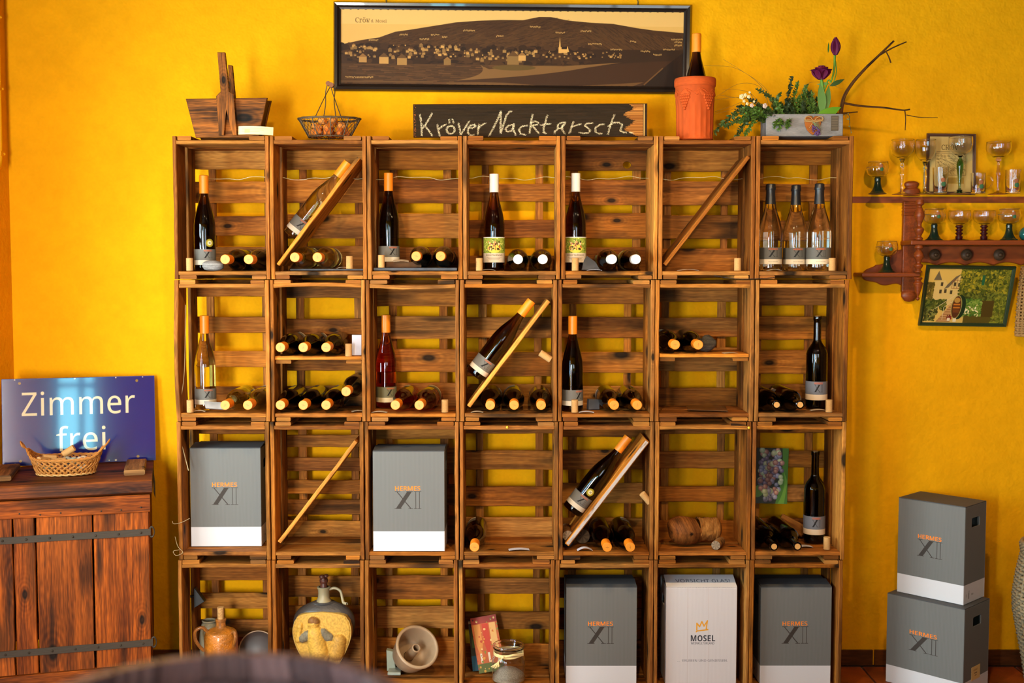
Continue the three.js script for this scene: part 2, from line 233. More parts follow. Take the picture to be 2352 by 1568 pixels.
// how each crate is told from the others
const WHERE = [
  ['under the wooden trug', 'under the wire basket', 'with the slate tray', 'with white-capped bottles but no knothole', 'with the round knothole', 'under the terracotta cooler', 'under the concrete planter'],
  ['with the yellow-green wine', 'with seven lying bottles', 'with the rosé wine', 'with a medal-less tilted bottle', 'below the knothole crate', 'with two bottles on a shelf board', 'below the sparkling wine crate'],
  ['above the brown stoneware jug', 'above the relief jug', 'above the ring mould', 'with a single lying bottle', 'with the white-painted diagonal board', 'with the driftwood', 'with the grape postcard'],
  ['with the brown stoneware jug', 'with the relief jug', 'with the ring mould', 'with the sand jar', 'between sand jar and white carton', 'with the white carton', 'below the grape postcard crate'],
];
const CR = [];
function crate(r, c) {
  const x0 = Wx(rowX[r][c], ZF, rowY[r] + 0.25) + 0.0018, x1 = Wx(rowX[r][c + 1], ZF, rowY[r] + 0.25) - 0.0018, w = x1 - x0, h = rowH[r] - 0.002, xc = (x0 + x1) / 2, y0 = rowY[r];
  const o = thing('wooden_crate', 'weathered wooden fruit crate ' + WHERE[r][c], 'crate', [xc, y0, ZB], 0, 'fruit crates stacked as a wine shelf');
  const ts = rr(0.0125, 0.015), tb = 0.014, tp = 0.014, d = DEPTH, old = r > 0 && (c < 4 || r === 3), rail = () => old && rnd() < 0.6 ? pick(railOldM) : pick(railM);
  const add = (name, g, m, x, y, z) => { const p = part(name, g, m, o); p.position.set(x, y, z); return p; };
  for (const s of [-1, 1]) {                                            // upright sides: two boards each, with a gap
    const x = s * (w / 2 - ts / 2), f = rr(0.108, 0.122), b = rr(0.085, 0.1), warp = (r === 1 && c === 0 && s < 0) ? 0.006 : rr(-0.0015, 0.0015);
    add('side_board', boardY(h, ts, f, { bow: warp, seg: 8 }), rail(), x, h / 2, d - f / 2);
    add('side_board', boardY(h - 0.004, ts * 0.9, b, { seg: 5 }), rail(), x, h / 2, 0.026 + b / 2);
  }
  const wi = w - 2 * ts - 0.002;
  const bowTop = r === 1 ? [0, 0.005, -0.006, 0, 0, 0, 0][c] : rr(-0.0015, 0.0015);
  for (const [yp, yb, nm, bow] of [[h - tb - tp / 2, h - tb / 2, 'top_board', bowTop], [tb + tp / 2, tb / 2, 'bottom_board', rr(-0.0006, 0.0006)]]) {
    const f = rr(0.112, 0.125), b = rr(0.095, 0.108);
    add(nm, boardX(wi, tp, f, { bow, seg: 8 }), rail(), 0, yp, d - f / 2 - rr(0, 0.003));
    add(nm, boardX(wi, tp * 0.9, b), pick(stock), 0, yp, 0.028 + b / 2);
    for (const s of [-1, 1]) { const bw = rr(0.048, 0.062); add('batten', boardZ(d - 0.03 - rr(0, 0.004), bw, tb), rail(), s * (w / 2 - ts - bw / 2 - rr(0.001, 0.005)), yb, d / 2 + 0.012); }
  }
  const g = gaps[r][c].map(([a, b]) => [Wy(a, ZB + 0.02) - y0, Wy(b, ZB + 0.02) - y0]);     // gaps between the slats, from the top
  const edges = [h - 0.002, ...g.flat(), 0.002];
  for (let k = 0; k + 1 < edges.length; k += 2) { const hs = edges[k] - edges[k + 1]; if (hs < 0.008) continue;
    if (r === 0 && c === 4 && k === 0) { const kx = Wx(1440, ZB + 0.02, 1.95) - xc, ky = Wy(379, ZB + 0.02) - y0, s = shapeOf([[-w / 2 + 0.002, edges[1]], [w / 2 - 0.002, edges[1]], [w / 2 - 0.002, edges[0]], [-w / 2 + 0.002, edges[0]]]); s.holes.push(new THREE.Path().absellipse(kx, ky, 0.0155, 0.013, 0, TAU)); const gg = slab(s, 0.012, 0.001); const uv = gg.attributes.uv; for (let i = 0; i < uv.count; i++) uv.setXY(i, uv.getX(i), uv.getY(i) * 4); add('back_slat', gg, slatM[1], 0, 0, 0.012); continue; }
    add('back_slat', boardX(w - 0.004, hs, 0.0115, { jit: 0.0013 }), pick(stock), 0, (edges[k] + edges[k + 1]) / 2, 0.018 + rr(-0.001, 0.001)); }
  for (const s of [-1, 1]) add('back_batten', boardY(h - 0.01, rr(0.026, 0.032), 0.013, { seg: 3 }), pick(slatM), s * (w / 2 - 0.066 + rr(-0.008, 0.008) + (r === 0 && c === 4 && s > 0 ? 0.022 : 0)), h / 2, 0.005);
  CR[r] = CR[r] || []; CR[r][c] = { o, x0, x1, xc, w, h, y0, floor: y0 + tb + tp + 0.0022, ts };
}
for (let r = 3; r >= 0; r--) for (let c = 0; c < 7; c++) crate(r, c);
const inCrate = (r, c) => 'in the crate ' + WHERE[r - 1][c - 1];
const FL = (r, c) => CR[r - 1][c - 1].floor;

// diagonal boards and shelf boards set into the crates
const whitewash = std({ map: dataTex(512, 128, (() => { const a = noise2(401, 10, 24), b = noise2(402, 60, 40); return (u, v) => { const k = a(u * 10, v * 24) * 0.6 + b(u * 60, v * 40) * 0.5, w = k > 0.42 ? 1 : k / 0.42; return [104 + 76 * w, 74 + 94 * w, 44 + 118 * w]; }; })()), roughness: 0.8 });
function diagonal(r, c, ax, ay, bx, by, mat, label, dep = 0.2, t = 0.0135) {
  const z = ZF - 0.006, a = W(ax, ay, z), b = W(bx, by, z), L = a.distanceTo(b) - 0.012, ang = Math.atan2(b.y - a.y, b.x - a.x);
  const m = solo('diagonal_board', board(L, t, dep, { seg: 8 }), mat, label, 'board', 'boards set slantwise into crates', [(a.x + b.x) / 2, (a.y + b.y) / 2, z - dep / 2], [0, 0, ang]);
  return { a, b, ang, L, z };
}
const DG = {
  a: diagonal(1, 2, 636, 611, 826, 359, paleM[1], 'slanted board holding a tilted clear bottle ' + inCrate(1, 2)),
  b: diagonal(1, 6, 1525, 611, 1722, 357, railM[4], 'slanted board without any bottle ' + inCrate(1, 6)),
  c: diagonal(2, 4, 1074, 936, 1263, 688, paleM[0], 'slanted board under the tilted dark bottle without a medal'),
  d: diagonal(3, 2, 639, 1248, 820, 1011, paleM[0], 'slanted pale board ' + inCrate(3, 2)),
  e: diagonal(3, 5, 1300, 1254, 1490, 1009, paleM[1], 'slanted board with flaking white paint under a medal bottle', 0.2, 0.017),
};
{ // white paint on the front edge of one slanted board
  const p = part('paint_coat', board(DG.e.L * 0.985, 0.0115, 0.0014, { seg: 8, jit: 0.0003, c: 0.0002 }), whitewash, scene.children.filter((k) => k.name.startsWith('diagonal_board')).pop(), 'flaking white paint'); p.position.set(0, 0.0004, 0.1008);
}
function shelfBoard(r, c, py, label) {
  const k = CR[r - 1][c - 1], y = Wy(py, ZF), w = k.w - 2 * k.ts - 0.004, o = thing('shelf_board', label, 'shelf', [k.xc, y, ZF - 0.01]);
  part('plank', boardX(w, 0.0125, 0.115), paleM[1], o).position.set(0, 0, -0.0575);
  part('plank', boardX(w, 0.0125, 0.1), railM[0], o).position.set(0, 0, -0.175);
  for (const s of [-1, 1]) part('cleat', boardZ(0.21, 0.055, 0.013), railM[2], o).position.set(s * (w / 2 - 0.029), -0.0135, -0.112);
  return y + 0.0065;
}
const shelfA = shelfBoard(2, 2, 823, 'shelf board with three lying bottles on it ' + inCrate(2, 2));
const shelfB = shelfBoard(2, 6, 817, 'shelf board carrying two lying bottles and a dark stone');
// ------------------------------------------------------------------ printed marks
const ORANGE = '#e8761c', INK = '#3a322c';
function hermes(c, x, y, w, ink = INK, orange = ORANGE) {               // HERMES over XII; x, y the upper corner, w the width
  c.save(); c.translate(x, y); c.scale(w / 265, w / 265);
  c.fillStyle = orange; c.strokeStyle = orange; c.lineWidth = 2; c.font = '60px sans-serif'; c.textBaseline = 'alphabetic'; const tw = c.measureText('HERMES').width; c.save(); c.scale(265 / tw, 1); c.fillText('HERMES', 0, 44); c.strokeText('HERMES', 0, 44); c.restore();
  c.fillStyle = c.strokeStyle = ink;
  const poly = (p) => { c.beginPath(); p.forEach(([a, b], i) => i ? c.lineTo(a, b) : c.moveTo(a, b)); c.closePath(); c.fill(); };
  poly([[130, 55], [178, 55], [62, 232], [14, 232]]);
  poly([[18, 55], [28, 55], [172, 232], [160, 232]]);
  for (const [a, b, q] of [[4, 58, 54], [118, 190, 54], [0, 74, 230], [142, 190, 230], [198, 234, 230], [236, 272, 230], [198, 272, 54]]) c.fillRect(a, q, b - a, 5);
  c.fillRect(213, 55, 6, 178); c.fillRect(250, 55, 6, 178);
  c.restore();
}
const labelTex = (band, strip, name) => canvas(768, 256, (c, w, h) => {
  c.fillStyle = band; c.fillRect(0, 0, w, h); c.fillStyle = strip; c.fillRect(0, h * 0.70, w, h * 0.30);
  hermes(c, 335, 12, 150, '#1f1c1a', '#c9541a');
  c.fillStyle = '#5b5148'; c.font = '20px sans-serif'; c.textAlign = 'center'; if (name) c.fillText(name, 410, h * 0.88);
});
const paper = (map) => std({ map, roughness: 0.55 });
const hermesLabel = paper(labelTex('#6f6c66', '#d9cdb8', '')), seccoLabel = paper(labelTex('#5d5952', '#d8c4a6', 'SECCO TROCKEN')), roseLabel = paper(labelTex('#726c4e', '#d6c398', '')), redLabel = paper(labelTex('#6b6a70', '#d6bda0', ''));
const artLabel = paper(canvas(768, 384, (c, w, h) => {                  // a colourful painted label, kept to patches of colour
  const r = mulberry(77); c.fillStyle = '#d9d2b0'; c.fillRect(0, 0, w, h); c.fillStyle = '#8e9a3a'; c.fillRect(0, 12, w, 230);
  for (let k = 0; k < 260; k++) { c.fillStyle = ['#7d8f2f', '#b5b84a', '#d7cf6a', '#5e6e28', '#93a53c'][Math.floor(r() * 5)]; c.beginPath(); c.ellipse(r() * w, 14 + r() * 224, 6 + r() * 22, 4 + r() * 10, r() * 3, 0, TAU); c.fill(); }
  c.fillStyle = '#d8c24a'; c.beginPath(); c.ellipse(384, 170, 120, 70, 0, 0, TAU); c.fill();
  for (let k = 0; k < 60; k++) { c.fillStyle = ['#3d2a18', '#c98a52', '#e3c79a', '#a5562c', '#6b4a28'][Math.floor(r() * 5)]; c.beginPath(); c.ellipse(384 + (r() - 0.5) * 210, 130 + (r() - 0.5) * 120, 5 + r() * 16, 4 + r() * 14, r() * 3, 0, TAU); c.fill(); }
  c.fillStyle = '#cdb9a0'; c.fillRect(0, 244, w, 140); c.fillStyle = '#3b2a1e'; c.font = 'bold 32px serif'; c.textAlign = 'center'; c.fillText('Kröver Nacktarsch', 384, 284);
  c.fillStyle = '#7e6b58'; c.fillRect(250, 306, 270, 4); c.fillRect(280, 324, 210, 4); c.fillRect(300, 342, 170, 4);
}));
const medalM = std({ map: canvas(128, 128, (c) => { c.fillStyle = '#b9a52c'; c.fillRect(0, 0, 128, 128); c.strokeStyle = '#6a6a1a'; c.lineWidth = 5; c.beginPath(); c.arc(64, 64, 55, 0, TAU); c.stroke(); c.fillStyle = '#e8e2b4'; c.beginPath(); c.arc(64, 64, 36, 0, TAU); c.fill(); c.fillStyle = '#2c2a14'; c.font = 'bold 38px serif'; c.textAlign = 'center'; c.fillText('M', 64, 77); }), roughness: 0.4, metalness: 0.25 });
const capTopM = std({ map: canvas(128, 128, (c) => { c.fillStyle = '#dd8a24'; c.fillRect(0, 0, 128, 128); c.strokeStyle = '#8a4a12'; c.lineWidth = 4; c.beginPath(); c.moveTo(46, 82); c.lineTo(84, 46); c.stroke(); c.lineWidth = 2; c.beginPath(); c.moveTo(52, 50); c.lineTo(78, 80); c.stroke(); }), roughness: 0.45 });
const capM = std({ color: new THREE.Color('#ee8518'), roughness: 0.38 }), capWhiteM = std({ color: new THREE.Color('#e9e4da'), roughness: 0.4 }), capBlackM = std({ color: rgb(0.012, 0.012, 0.014), roughness: 0.35 });
const corkTex = dataTex(128, 128, (() => { const a = noise2(501, 24, 24), b = noise2(502, 48, 48); return (u, v) => { const k = a(u * 24, v * 24), s = b(u * 48, v * 48) > 0.82 ? 0.62 : 1; return [(184 + 30 * k) * s, (138 + 28 * k) * s, (84 + 22 * k) * s]; }; })());
const corkM = std({ map: corkTex, roughness: 0.9, bumpMap: corkTex, bumpScale: 0.0006 });
const corkPrintM = std({ roughness: 0.9, map: canvas(256, 256, (c, w, h) => { const r = mulberry(9); c.fillStyle = '#c0925a'; c.fillRect(0, 0, w, h); for (let k = 0; k < 260; k++) { c.fillStyle = r() < 0.5 ? '#b0824c' : '#cda672'; c.fillRect(r() * w, r() * h, 2 + r() * 7, 2 + r() * 5); } for (let k = 0; k < 26; k++) { c.fillStyle = '#8a6236'; c.fillRect(r() * w, r() * h, 2 + r() * 4, 2 + r() * 3); } c.fillStyle = '#5d3c20'; c.save(); c.translate(128, 128); c.rotate(Math.PI / 2); c.font = 'bold 34px serif'; c.textAlign = 'center'; c.fillText('MOSEL', 0, -26); c.fillText('MOSEL', 0, 30); c.restore(); }) });

// ------------------------------------------------------------------ bottles
const glass = (att, dist, rough = 0.03) => phys({ color: 0xffffff, transmission: 1, thickness: 0.07, ior: 1.5, roughness: rough, attenuationColor: new THREE.Color().setRGB(...att), attenuationDistance: dist });
const G = { dark: glass([0.20, 0.10, 0.02], 0.022), brown: glass([0.30, 0.15, 0.03], 0.03), clear: glass([0.93, 0.86, 0.55], 0.1), green: glass([0.86, 0.80, 0.30], 0.09), rose: glass([0.72, 0.12, 0.10], 0.06), black: glass([0.03, 0.025, 0.012], 0.02), pale: glass([0.95, 0.93, 0.78], 0.12) };
const arcBand = (r, y0, y1, a0, a1, n = 40) => new THREE.CylinderGeometry(r, r, y1 - y0, n, 1, true, a0, a1 - a0).translate(0, (y0 + y1) / 2, 0);
const curved = (pts, n) => { const c = new THREE.SplineCurve(pts.map(([a, b]) => new THREE.Vector2(a, b))); return c.getPoints(n).map((p) => [p.x, p.y]); };
function bottle(kind, name, category = 'bottle') {
  const o = new THREE.Group(); o.name = name;
  const hock = (H, Rb, neck, top) => [[0, 0.006], [Rb * 0.5, 0.003], [Rb * 0.9, 0.0], [Rb * 0.985, 0.004], ...curved([[Rb, 0.012], [Rb, H * 0.2], [Rb, H * 0.44], [Rb * 0.965, H * 0.505], [Rb * 0.85, H * 0.585], [Rb * 0.66, H * 0.665], [Rb * 0.50, H * 0.735], [Rb * 0.41, H * 0.79], [neck, H * 0.83], [neck, top]], 34), [0, top]];
  if (kind.shape === 'hock') {
    const H = kind.H ?? 0.345, Rb = 0.0385, cap0 = H * 0.81, rc = Rb * 0.435;
    part('glass', lathe(hock(H, Rb, Rb * 0.375, H * 0.985), 48), kind.glass, o);
    const cp = part('cap', lathe([[rc * 0.985, cap0], [rc, cap0 + 0.001], [rc, H - 0.024], [rc * 0.98, H - 0.0235], [rc * 0.98, H - 0.0225], [rc, H - 0.022], [rc, H - 0.0015], [rc * 0.94, H], [0, H]], 32), kind.cap, o);
    if (kind.top) part('cap_print', new THREE.CircleGeometry(rc * 0.9, 28).rotateX(-Math.PI / 2).translate(0, H + 0.0003, 0), kind.top, cp);
    const [l0, l1] = kind.art ? [H * 0.085, H * 0.345] : [H * 0.06, H * 0.225];
    part('label', arcBand(Rb + 0.0005, l0, l1, R(-125), R(125)), kind.label, o);
    if (kind.art) part('label_border', arcBand(Rb + 0.0009, l1 - 0.0025, l1, R(-125), R(125)), capWhiteM, o);
    if (kind.medal) part('medal', (() => { const g = new THREE.CircleGeometry(0.0145, 28), p = g.attributes.position; for (let i = 0; i < p.count; i++) { const a = p.getX(i) / Rb; p.setXYZ(i, (Rb + 0.0009) * Math.sin(a + 0.3), p.getY(i) + H * 0.29, (Rb + 0.0009) * Math.cos(a + 0.3)); } g.computeVertexNormals(); return g; })(), medalM, o);
    o.userData.size = [H, Rb];
  } else if (kind.shape === 'sparkling') {
    const H = 0.315, Rb = 0.0435;
    part('glass', lathe([[0, 0.02], [Rb * 0.5, 0.012], [Rb * 0.86, 0], [Rb * 0.98, 0.004], ...curved([[Rb, 0.012], [Rb, H * 0.2], [Rb, H * 0.42], [Rb * 0.94, H * 0.5], [Rb * 0.76, H * 0.6], [Rb * 0.55, H * 0.69], [Rb * 0.43, H * 0.77], [Rb * 0.36, H * 0.86]], 30), [Rb * 0.34, H * 0.985], [0, H * 0.985]], 48), kind.glass, o);
    part('capsule', lathe([[Rb * 0.445, H * 0.765], [Rb * 0.385, H * 0.86], [Rb * 0.37, H * 0.925], [Rb * 0.425, H * 0.93], [Rb * 0.425, H * 0.955], [Rb * 0.39, H * 0.962], [Rb * 0.40, H * 0.99], [Rb * 0.33, H], [0, H]], 32), capBlackM, o);
    part('label', arcBand(Rb + 0.0005, H * 0.075, H * 0.265, R(-120), R(120)), kind.label, o);
    o.userData.size = [H, Rb];
  } else {
    const H = 0.343, Rb = 0.0395;
    part('glass', lathe([[0, 0.014], [Rb * 0.5, 0.01], [Rb * 0.9, 0], [Rb * 0.985, 0.004], ...curved([[Rb, 0.012], [Rb, H * 0.3], [Rb, H * 0.56], [Rb * 0.97, H * 0.605], [Rb * 0.83, H * 0.65], [Rb * 0.58, H * 0.69], [Rb * 0.41, H * 0.725], [Rb * 0.365, H * 0.77], [Rb * 0.35, H * 0.95]], 34), [Rb * 0.395, H * 0.955], [Rb * 0.395, H * 0.992], [Rb * 0.36, H], [Rb * 0.24, H], [Rb * 0.24, H - 0.004], [0, H - 0.004]], 48), kind.glass, o);
    part('cork', cyl(Rb * 0.26, Rb * 0.26, 0.004, 20, 0, H - 0.0015), std({ color: rgb(0.6, 0.3, 0.09), roughness: 0.7 }), o, 'orange cork end');
    part('label', arcBand(Rb + 0.0005, H * 0.10, H * 0.30, R(-120), R(120)), kind.label, o);
    o.userData.size = [H, Rb];
  }
  o.traverse((k) => { k.castShadow = k.receiveShadow = true; });
  return o;
}
const KIND = {
  dark: { shape: 'hock', glass: G.dark, cap: capM, top: capTopM, label: hermesLabel }, medal: { shape: 'hock', glass: G.dark, cap: capM, top: capTopM, label: hermesLabel, medal: true },
  brown: { shape: 'hock', glass: G.brown, cap: capM, top: capTopM, label: hermesLabel }, clear: { shape: 'hock', glass: G.clear, cap: capM, top: capTopM, label: hermesLabel },
  green: { shape: 'hock', glass: G.green, cap: capM, top: capTopM, label: hermesLabel }, rose: { shape: 'hock', glass: G.rose, cap: capM, top: capTopM, label: roseLabel },
  art: { shape: 'hock', glass: G.brown, cap: capWhiteM, label: artLabel, art: true, H: 0.352 }, secco: { shape: 'sparkling', glass: G.pale, label: seccoLabel }, red: { shape: 'claret', glass: G.black, label: redLabel },
};
const PROTO = {};
function getBottle(kind) { if (!PROTO[kind]) PROTO[kind] = bottle(KIND[kind], 'wine_bottle'); const b = PROTO[kind].clone(), s = PROTO[kind].userData.size; b.name = numbered('wine_bottle'); b.userData = {}; scene.add(b); return [b, ...s]; }
function standing(kind, r, c, px, z, label, turn = 0, up = 0) {
  const [b] = getBottle(kind), y = FL(r, c) + up; b.position.set(Wx(px, z, y + 0.15), y, z); b.rotation.y = Math.atan2(-b.position.x, EYE[2] - z) + turn; return tag(b, label, 'bottle');
}
const UP = V3(0, 1, 0);
function lying(kind, r, c, px, label, o = {}) {                         // the cap points out of the crate; o.y overrides the height of the axis
  const [b, H, Rb] = getBottle(kind), zc = o.zc ?? (ZB + 0.03 + H + rr(0, 0.006)), y = o.y ?? (o.on ?? FL(r, c)) + Rb + 0.0012, x = Wx(px, zc, y), yaw = R(o.yaw ?? rr(-0.25, 0.25));
  const dir = V3(Math.sin(yaw), 0, Math.cos(yaw)); b.quaternion.setFromUnitVectors(UP, dir); b.rotateY(o.roll ?? rr(-1.2, 1.2)); b.position.set(x - dir.x * H, y, zc - dir.z * H);
  return tag(b, label, 'bottle', o.group ?? 'wine bottles lying ' + inCrate(r, c));
}
standing('medal', 1, 1, 470, 0.235, 'dark bottle with orange cap and round medal ' + inCrate(1, 1), 0.15);
for (const x of [517, 571]) lying('dark', 1, 1, x, 'dark orange-capped bottle lying ' + inCrate(1, 1));
for (const x of [677, 729]) lying('clear', 1, 2, x, 'clear orange-capped bottle lying ' + inCrate(1, 2), { on: FL(1, 2) + 0.007 });
standing('dark', 1, 3, 893, 0.2, 'dark bottle with orange cap standing ' + inCrate(1, 3), 0.3, 0.012);
for (const x of [956, 1012]) lying('dark', 1, 3, x, 'dark orange-capped bottle lying ' + inCrate(1, 3), { on: FL(1, 3) + 0.011 });
standing('art', 1, 4, 1135, 0.22, 'white-capped bottle with colourful painted label ' + inCrate(1, 4));
for (const x of [1190, 1247]) lying('art', 1, 4, x, 'white-capped bottle lying ' + inCrate(1, 4));
standing('art', 1, 5, 1322, 0.25, 'white-capped bottle with colourful painted label ' + inCrate(1, 5));
for (const x of [1406, 1461]) lying('art', 1, 5, x, 'white-capped bottle lying ' + inCrate(1, 5));
for (const [x, z, t] of [[1769, 0.235, 0.15], [1827, 0.18, 0.12], [1881, 0.25, 0.05]]) standing('secco', 1, 7, x, z, 'clear sparkling wine bottle with black capsule ' + inCrate(1, 7), t).userData.group = 'sparkling wine bottles in a row';
standing('green', 2, 1, 471, 0.22, 'yellow-green wine bottle with orange cap standing ' + inCrate(2, 1), 0.15);
for (const x of [517, 569]) lying('green', 2, 1, x, 'yellow-green wine bottle lying ' + inCrate(2, 1));
for (const x of [644, 696.5, 749]) lying('dark', 2, 2, x, 'dark orange-capped bottle lying on the shelf board ' + inCrate(2, 2), { on: shelfA, yaw: 0, group: 'bottles on the shelf board' });
for (const x of [644, 696.5, 749]) lying('dark', 2, 2, x, 'dark orange-capped bottle in the bottom layer ' + inCrate(2, 2), { yaw: 0, group: 'bottles in the bottom layer' });
lying('dark', 2, 2, 795, 'dark orange-capped bottle lying on top of the other bottles in its crate', { y: Wy(899, 0.44), yaw: 0 });
standing('rose', 2, 3, 887, 0.15, 'red rosé bottle with orange cap standing ' + inCrate(2, 3), 0.3);
for (const x of [908, 963]) lying('rose', 2, 3, x, 'red rosé bottle lying ' + inCrate(2, 3), { yaw: -3.5 });
for (const x of [1126, 1181, 1243]) lying('dark', 2, 4, x, 'dark orange-capped bottle lying ' + inCrate(2, 4));
standing('dark', 2, 5, 1315, 0.26, 'dark bottle with orange cap standing ' + inCrate(2, 5), 0.6);
for (const x of [1411, 1464]) lying('dark', 2, 5, x, 'dark orange-capped bottle lying ' + inCrate(2, 5), { yaw: 1 });
for (const x of [1551, 1604]) lying('dark', 2, 6, x, 'dark orange-capped bottle lying ' + inCrate(2, 6), { on: shelfB, yaw: 0 });
standing('red', 2, 7, 1876, 0.2, 'black bottle without cap standing ' + inCrate(2, 7), 0.05);
for (const x of [1784, 1838]) lying('red', 2, 7, x, 'black bottle with bare cork lying ' + inCrate(2, 7), { yaw: 0.6 });
lying('dark', 3, 4, 1090, 'dark orange-capped bottle lying ' + inCrate(3, 4));
for (const x of [1395, 1448]) lying('dark', 3, 5, x, 'dark orange-capped bottle lying ' + inCrate(3, 5), { yaw: 1 });
standing('red', 3, 7, 1871, 0.19, 'black bottle without cap standing ' + inCrate(3, 7), 0.05);
for (const x of [1778, 1832]) lying('red', 3, 7, x, 'black bottle with bare cork lying ' + inCrate(3, 7), { yaw: 0.6 });
// bottles resting on the slanted boards
function tilted(kind, d, along, label, roll) {
  const [b, H, Rb] = getBottle(kind), dir = V3(Math.cos(d.ang), Math.sin(d.ang), 0), n = V3(-dir.y, dir.x, 0);
  const p = d.a.clone().addScaledVector(dir, along).addScaledVector(n, Rb + (kind === 'medal' ? 0.0108 : 0.0092)); p.z = d.z - (kind === 'clear' ? 0.165 : 0.085);
  b.quaternion.setFromUnitVectors(UP, dir); b.rotateY(roll); b.position.copy(p); return tag(b, label, 'bottle');
}
tilted('clear', DG.a, 0.102, 'clear bottle tilted on the slanted board ' + inCrate(1, 2), 0.1);
tilted('brown', DG.c, 0.1, 'dark bottle without medal tilted on a slanted board', 0.1);
tilted('medal', DG.e, 0.104, 'dark bottle with round medal tilted on the white-painted board', -0.1);
// bottle in the terracotta cooler is placed with the cooler

// ------------------------------------------------------------------ corks
const corkProto = (() => { const o = new THREE.Group(); o.name = 'bottle_cork'; part('body', new THREE.CylinderGeometry(0.0122, 0.0122, 0.044, 24, 1, true).translate(0, 0.022, 0), corkPrintM, o); part('end_face', lathe([[0.0122, 0.044], [0.0114, 0.0452], [0, 0.0452]], 24), corkM, o); part('end_face', lathe([[0, 0], [0.0122, 0]], 24), corkM, o); return o; })();
function cork(label, pos, rot, turn = 0) { const c = copy(corkProto, pos, label); tag(c, label, 'cork'); if (rot) c.rotation.set(...rot); else c.rotation.y = turn; return c; }
for (const [r, c, px, z, on] of [[1, 1, 436, 0.325], [1, 2, 803, 0.31, 0.007], [1, 3, 876, 0.315, 0.011], [1, 4, 1101, 0.325], [1, 5, 1321, 0.328], [1, 6, 1694, 0.31], [1, 7, 1911, 0.322], [2, 1, 437, 0.323], [2, 2, 802, 0.318, shelfA - CR[1][1].floor], [2, 3, 1022, 0.318], [2, 5, 1320, 0.322], [2, 7, 1904, 0.316], [3, 7, 1899, 0.305]])
  cork('printed wine cork standing ' + inCrate(r, c), [Wx(px, z, FL(r, c)), FL(r, c) + (on ?? 0), z], null, rr(-1, 1));
for (const [r, c, px, py, label] of [[2, 4, 1262, 818, 'wine cork stuck to the side of the crate with the tilted bottle'], [3, 5, 1490, 1146, 'wine cork stuck to the crate side beside the white-painted board']]) { const p = W(px, py, 0.30), m = cork(label, [p.x + 0.004, p.y - 0.012, p.z], [0.1, 0, r === 2 ? 0.98 : 0.7]); }
// ------------------------------------------------------------------ cartons
const corrugate = (c, w, h, dark) => { c.fillStyle = dark; for (let x = 0; x < w; x += 9) c.fillRect(x, 0, 2, h); };
function cartonTex(kind, w = 512, h = 726) {
  return canvas(w, h, (c) => {
    if (kind === 'white') {
      c.fillStyle = '#d2cbcc'; c.fillRect(0, 0, w, h); corrugate(c, w, h, 'rgba(120,105,100,0.10)');
      c.strokeStyle = 'rgba(190,170,165,0.9)'; c.lineWidth = 2; for (const x of [0.305, 0.6]) { c.beginPath(); c.moveTo(w * x, 0); c.lineTo(w * x, h); c.stroke(); }
      c.strokeStyle = '#e09a2e'; c.lineWidth = 9; c.lineJoin = c.lineCap = 'round'; c.save(); c.translate(w * 0.42, h * 0.335); c.beginPath();
      [[8, 68], [8, 18], [28, 44], [44, 6], [60, 40], [84, 0], [76, 62], [88, 66], [10, 76], [4, 82]].forEach(([x, y], i) => i ? c.lineTo(x, y) : c.moveTo(x, y)); c.stroke(); c.restore();
      c.fillStyle = '#3c3b42'; c.textAlign = 'center'; c.font = 'bold 62px sans-serif'; c.save(); c.translate(w * 0.52, h * 0.545); c.scale(0.9, 1); c.fillText('MOSEL', 0, 0); c.restore();
      c.font = '23px sans-serif'; c.save(); c.translate(w * 0.52, h * 0.578); c.scale(0.87, 1); c.fillText('WEINKULTURLAND', 0, 0); c.restore();
      c.fillStyle = '#6c6a70'; c.font = '23px sans-serif'; c.save(); c.translate(w * 0.52, h * 0.755); c.scale(1.2, 1); c.fillText('...  ERLEBEN UND GENIESSEN.', 0, 0); c.restore();
    } else {
      c.fillStyle = '#6e6d6a'; c.fillRect(0, 0, w, h); corrugate(c, w, h, 'rgba(60,58,55,0.16)'); c.fillStyle = '#cfcccf'; c.fillRect(0, h * 0.8, w, h * 0.2);
      if (kind === 'front') hermes(c, w * 0.3, h * 0.345, w * 0.365, '#3a332e', '#ef7d22');
      if (kind === 'side') { c.fillStyle = '#4a463f'; c.font = '30px sans-serif'; c.fillText('6', w * 0.1, h * 0.93); c.fillRect(w * 0.24, h * 0.87, 9, 60); c.fillRect(w * 0.23, h * 0.895, 14, 44); c.font = '24px sans-serif'; c.fillText('Wein', w * 0.36, h * 0.93); }
    }
  });
}
const cardM = (t) => std({ map: t, roughness: 0.62 });
const CT = { front: cardM(cartonTex('front')), side: cardM(cartonTex('side')), plain: cardM(cartonTex('plain')), white: cardM(cartonTex('white')), whiteBlank: std({ color: new THREE.Color('#d0c9c9'), roughness: 0.62 }), grey: std({ color: new THREE.Color('#4c4c4e'), roughness: 0.6 }), inner: std({ color: rgb(0.3, 0.2, 0.12), roughness: 0.9 }) };
const warnM = cardM(canvas(512, 160, (c, w, h) => { c.fillStyle = '#d2cbcc'; c.fillRect(0, 0, w, h); c.fillStyle = '#4a4a54'; c.font = '54px sans-serif'; c.textAlign = 'center'; c.fillText('VORSICHT GLAS!', w * 0.54, h * 0.62); }));
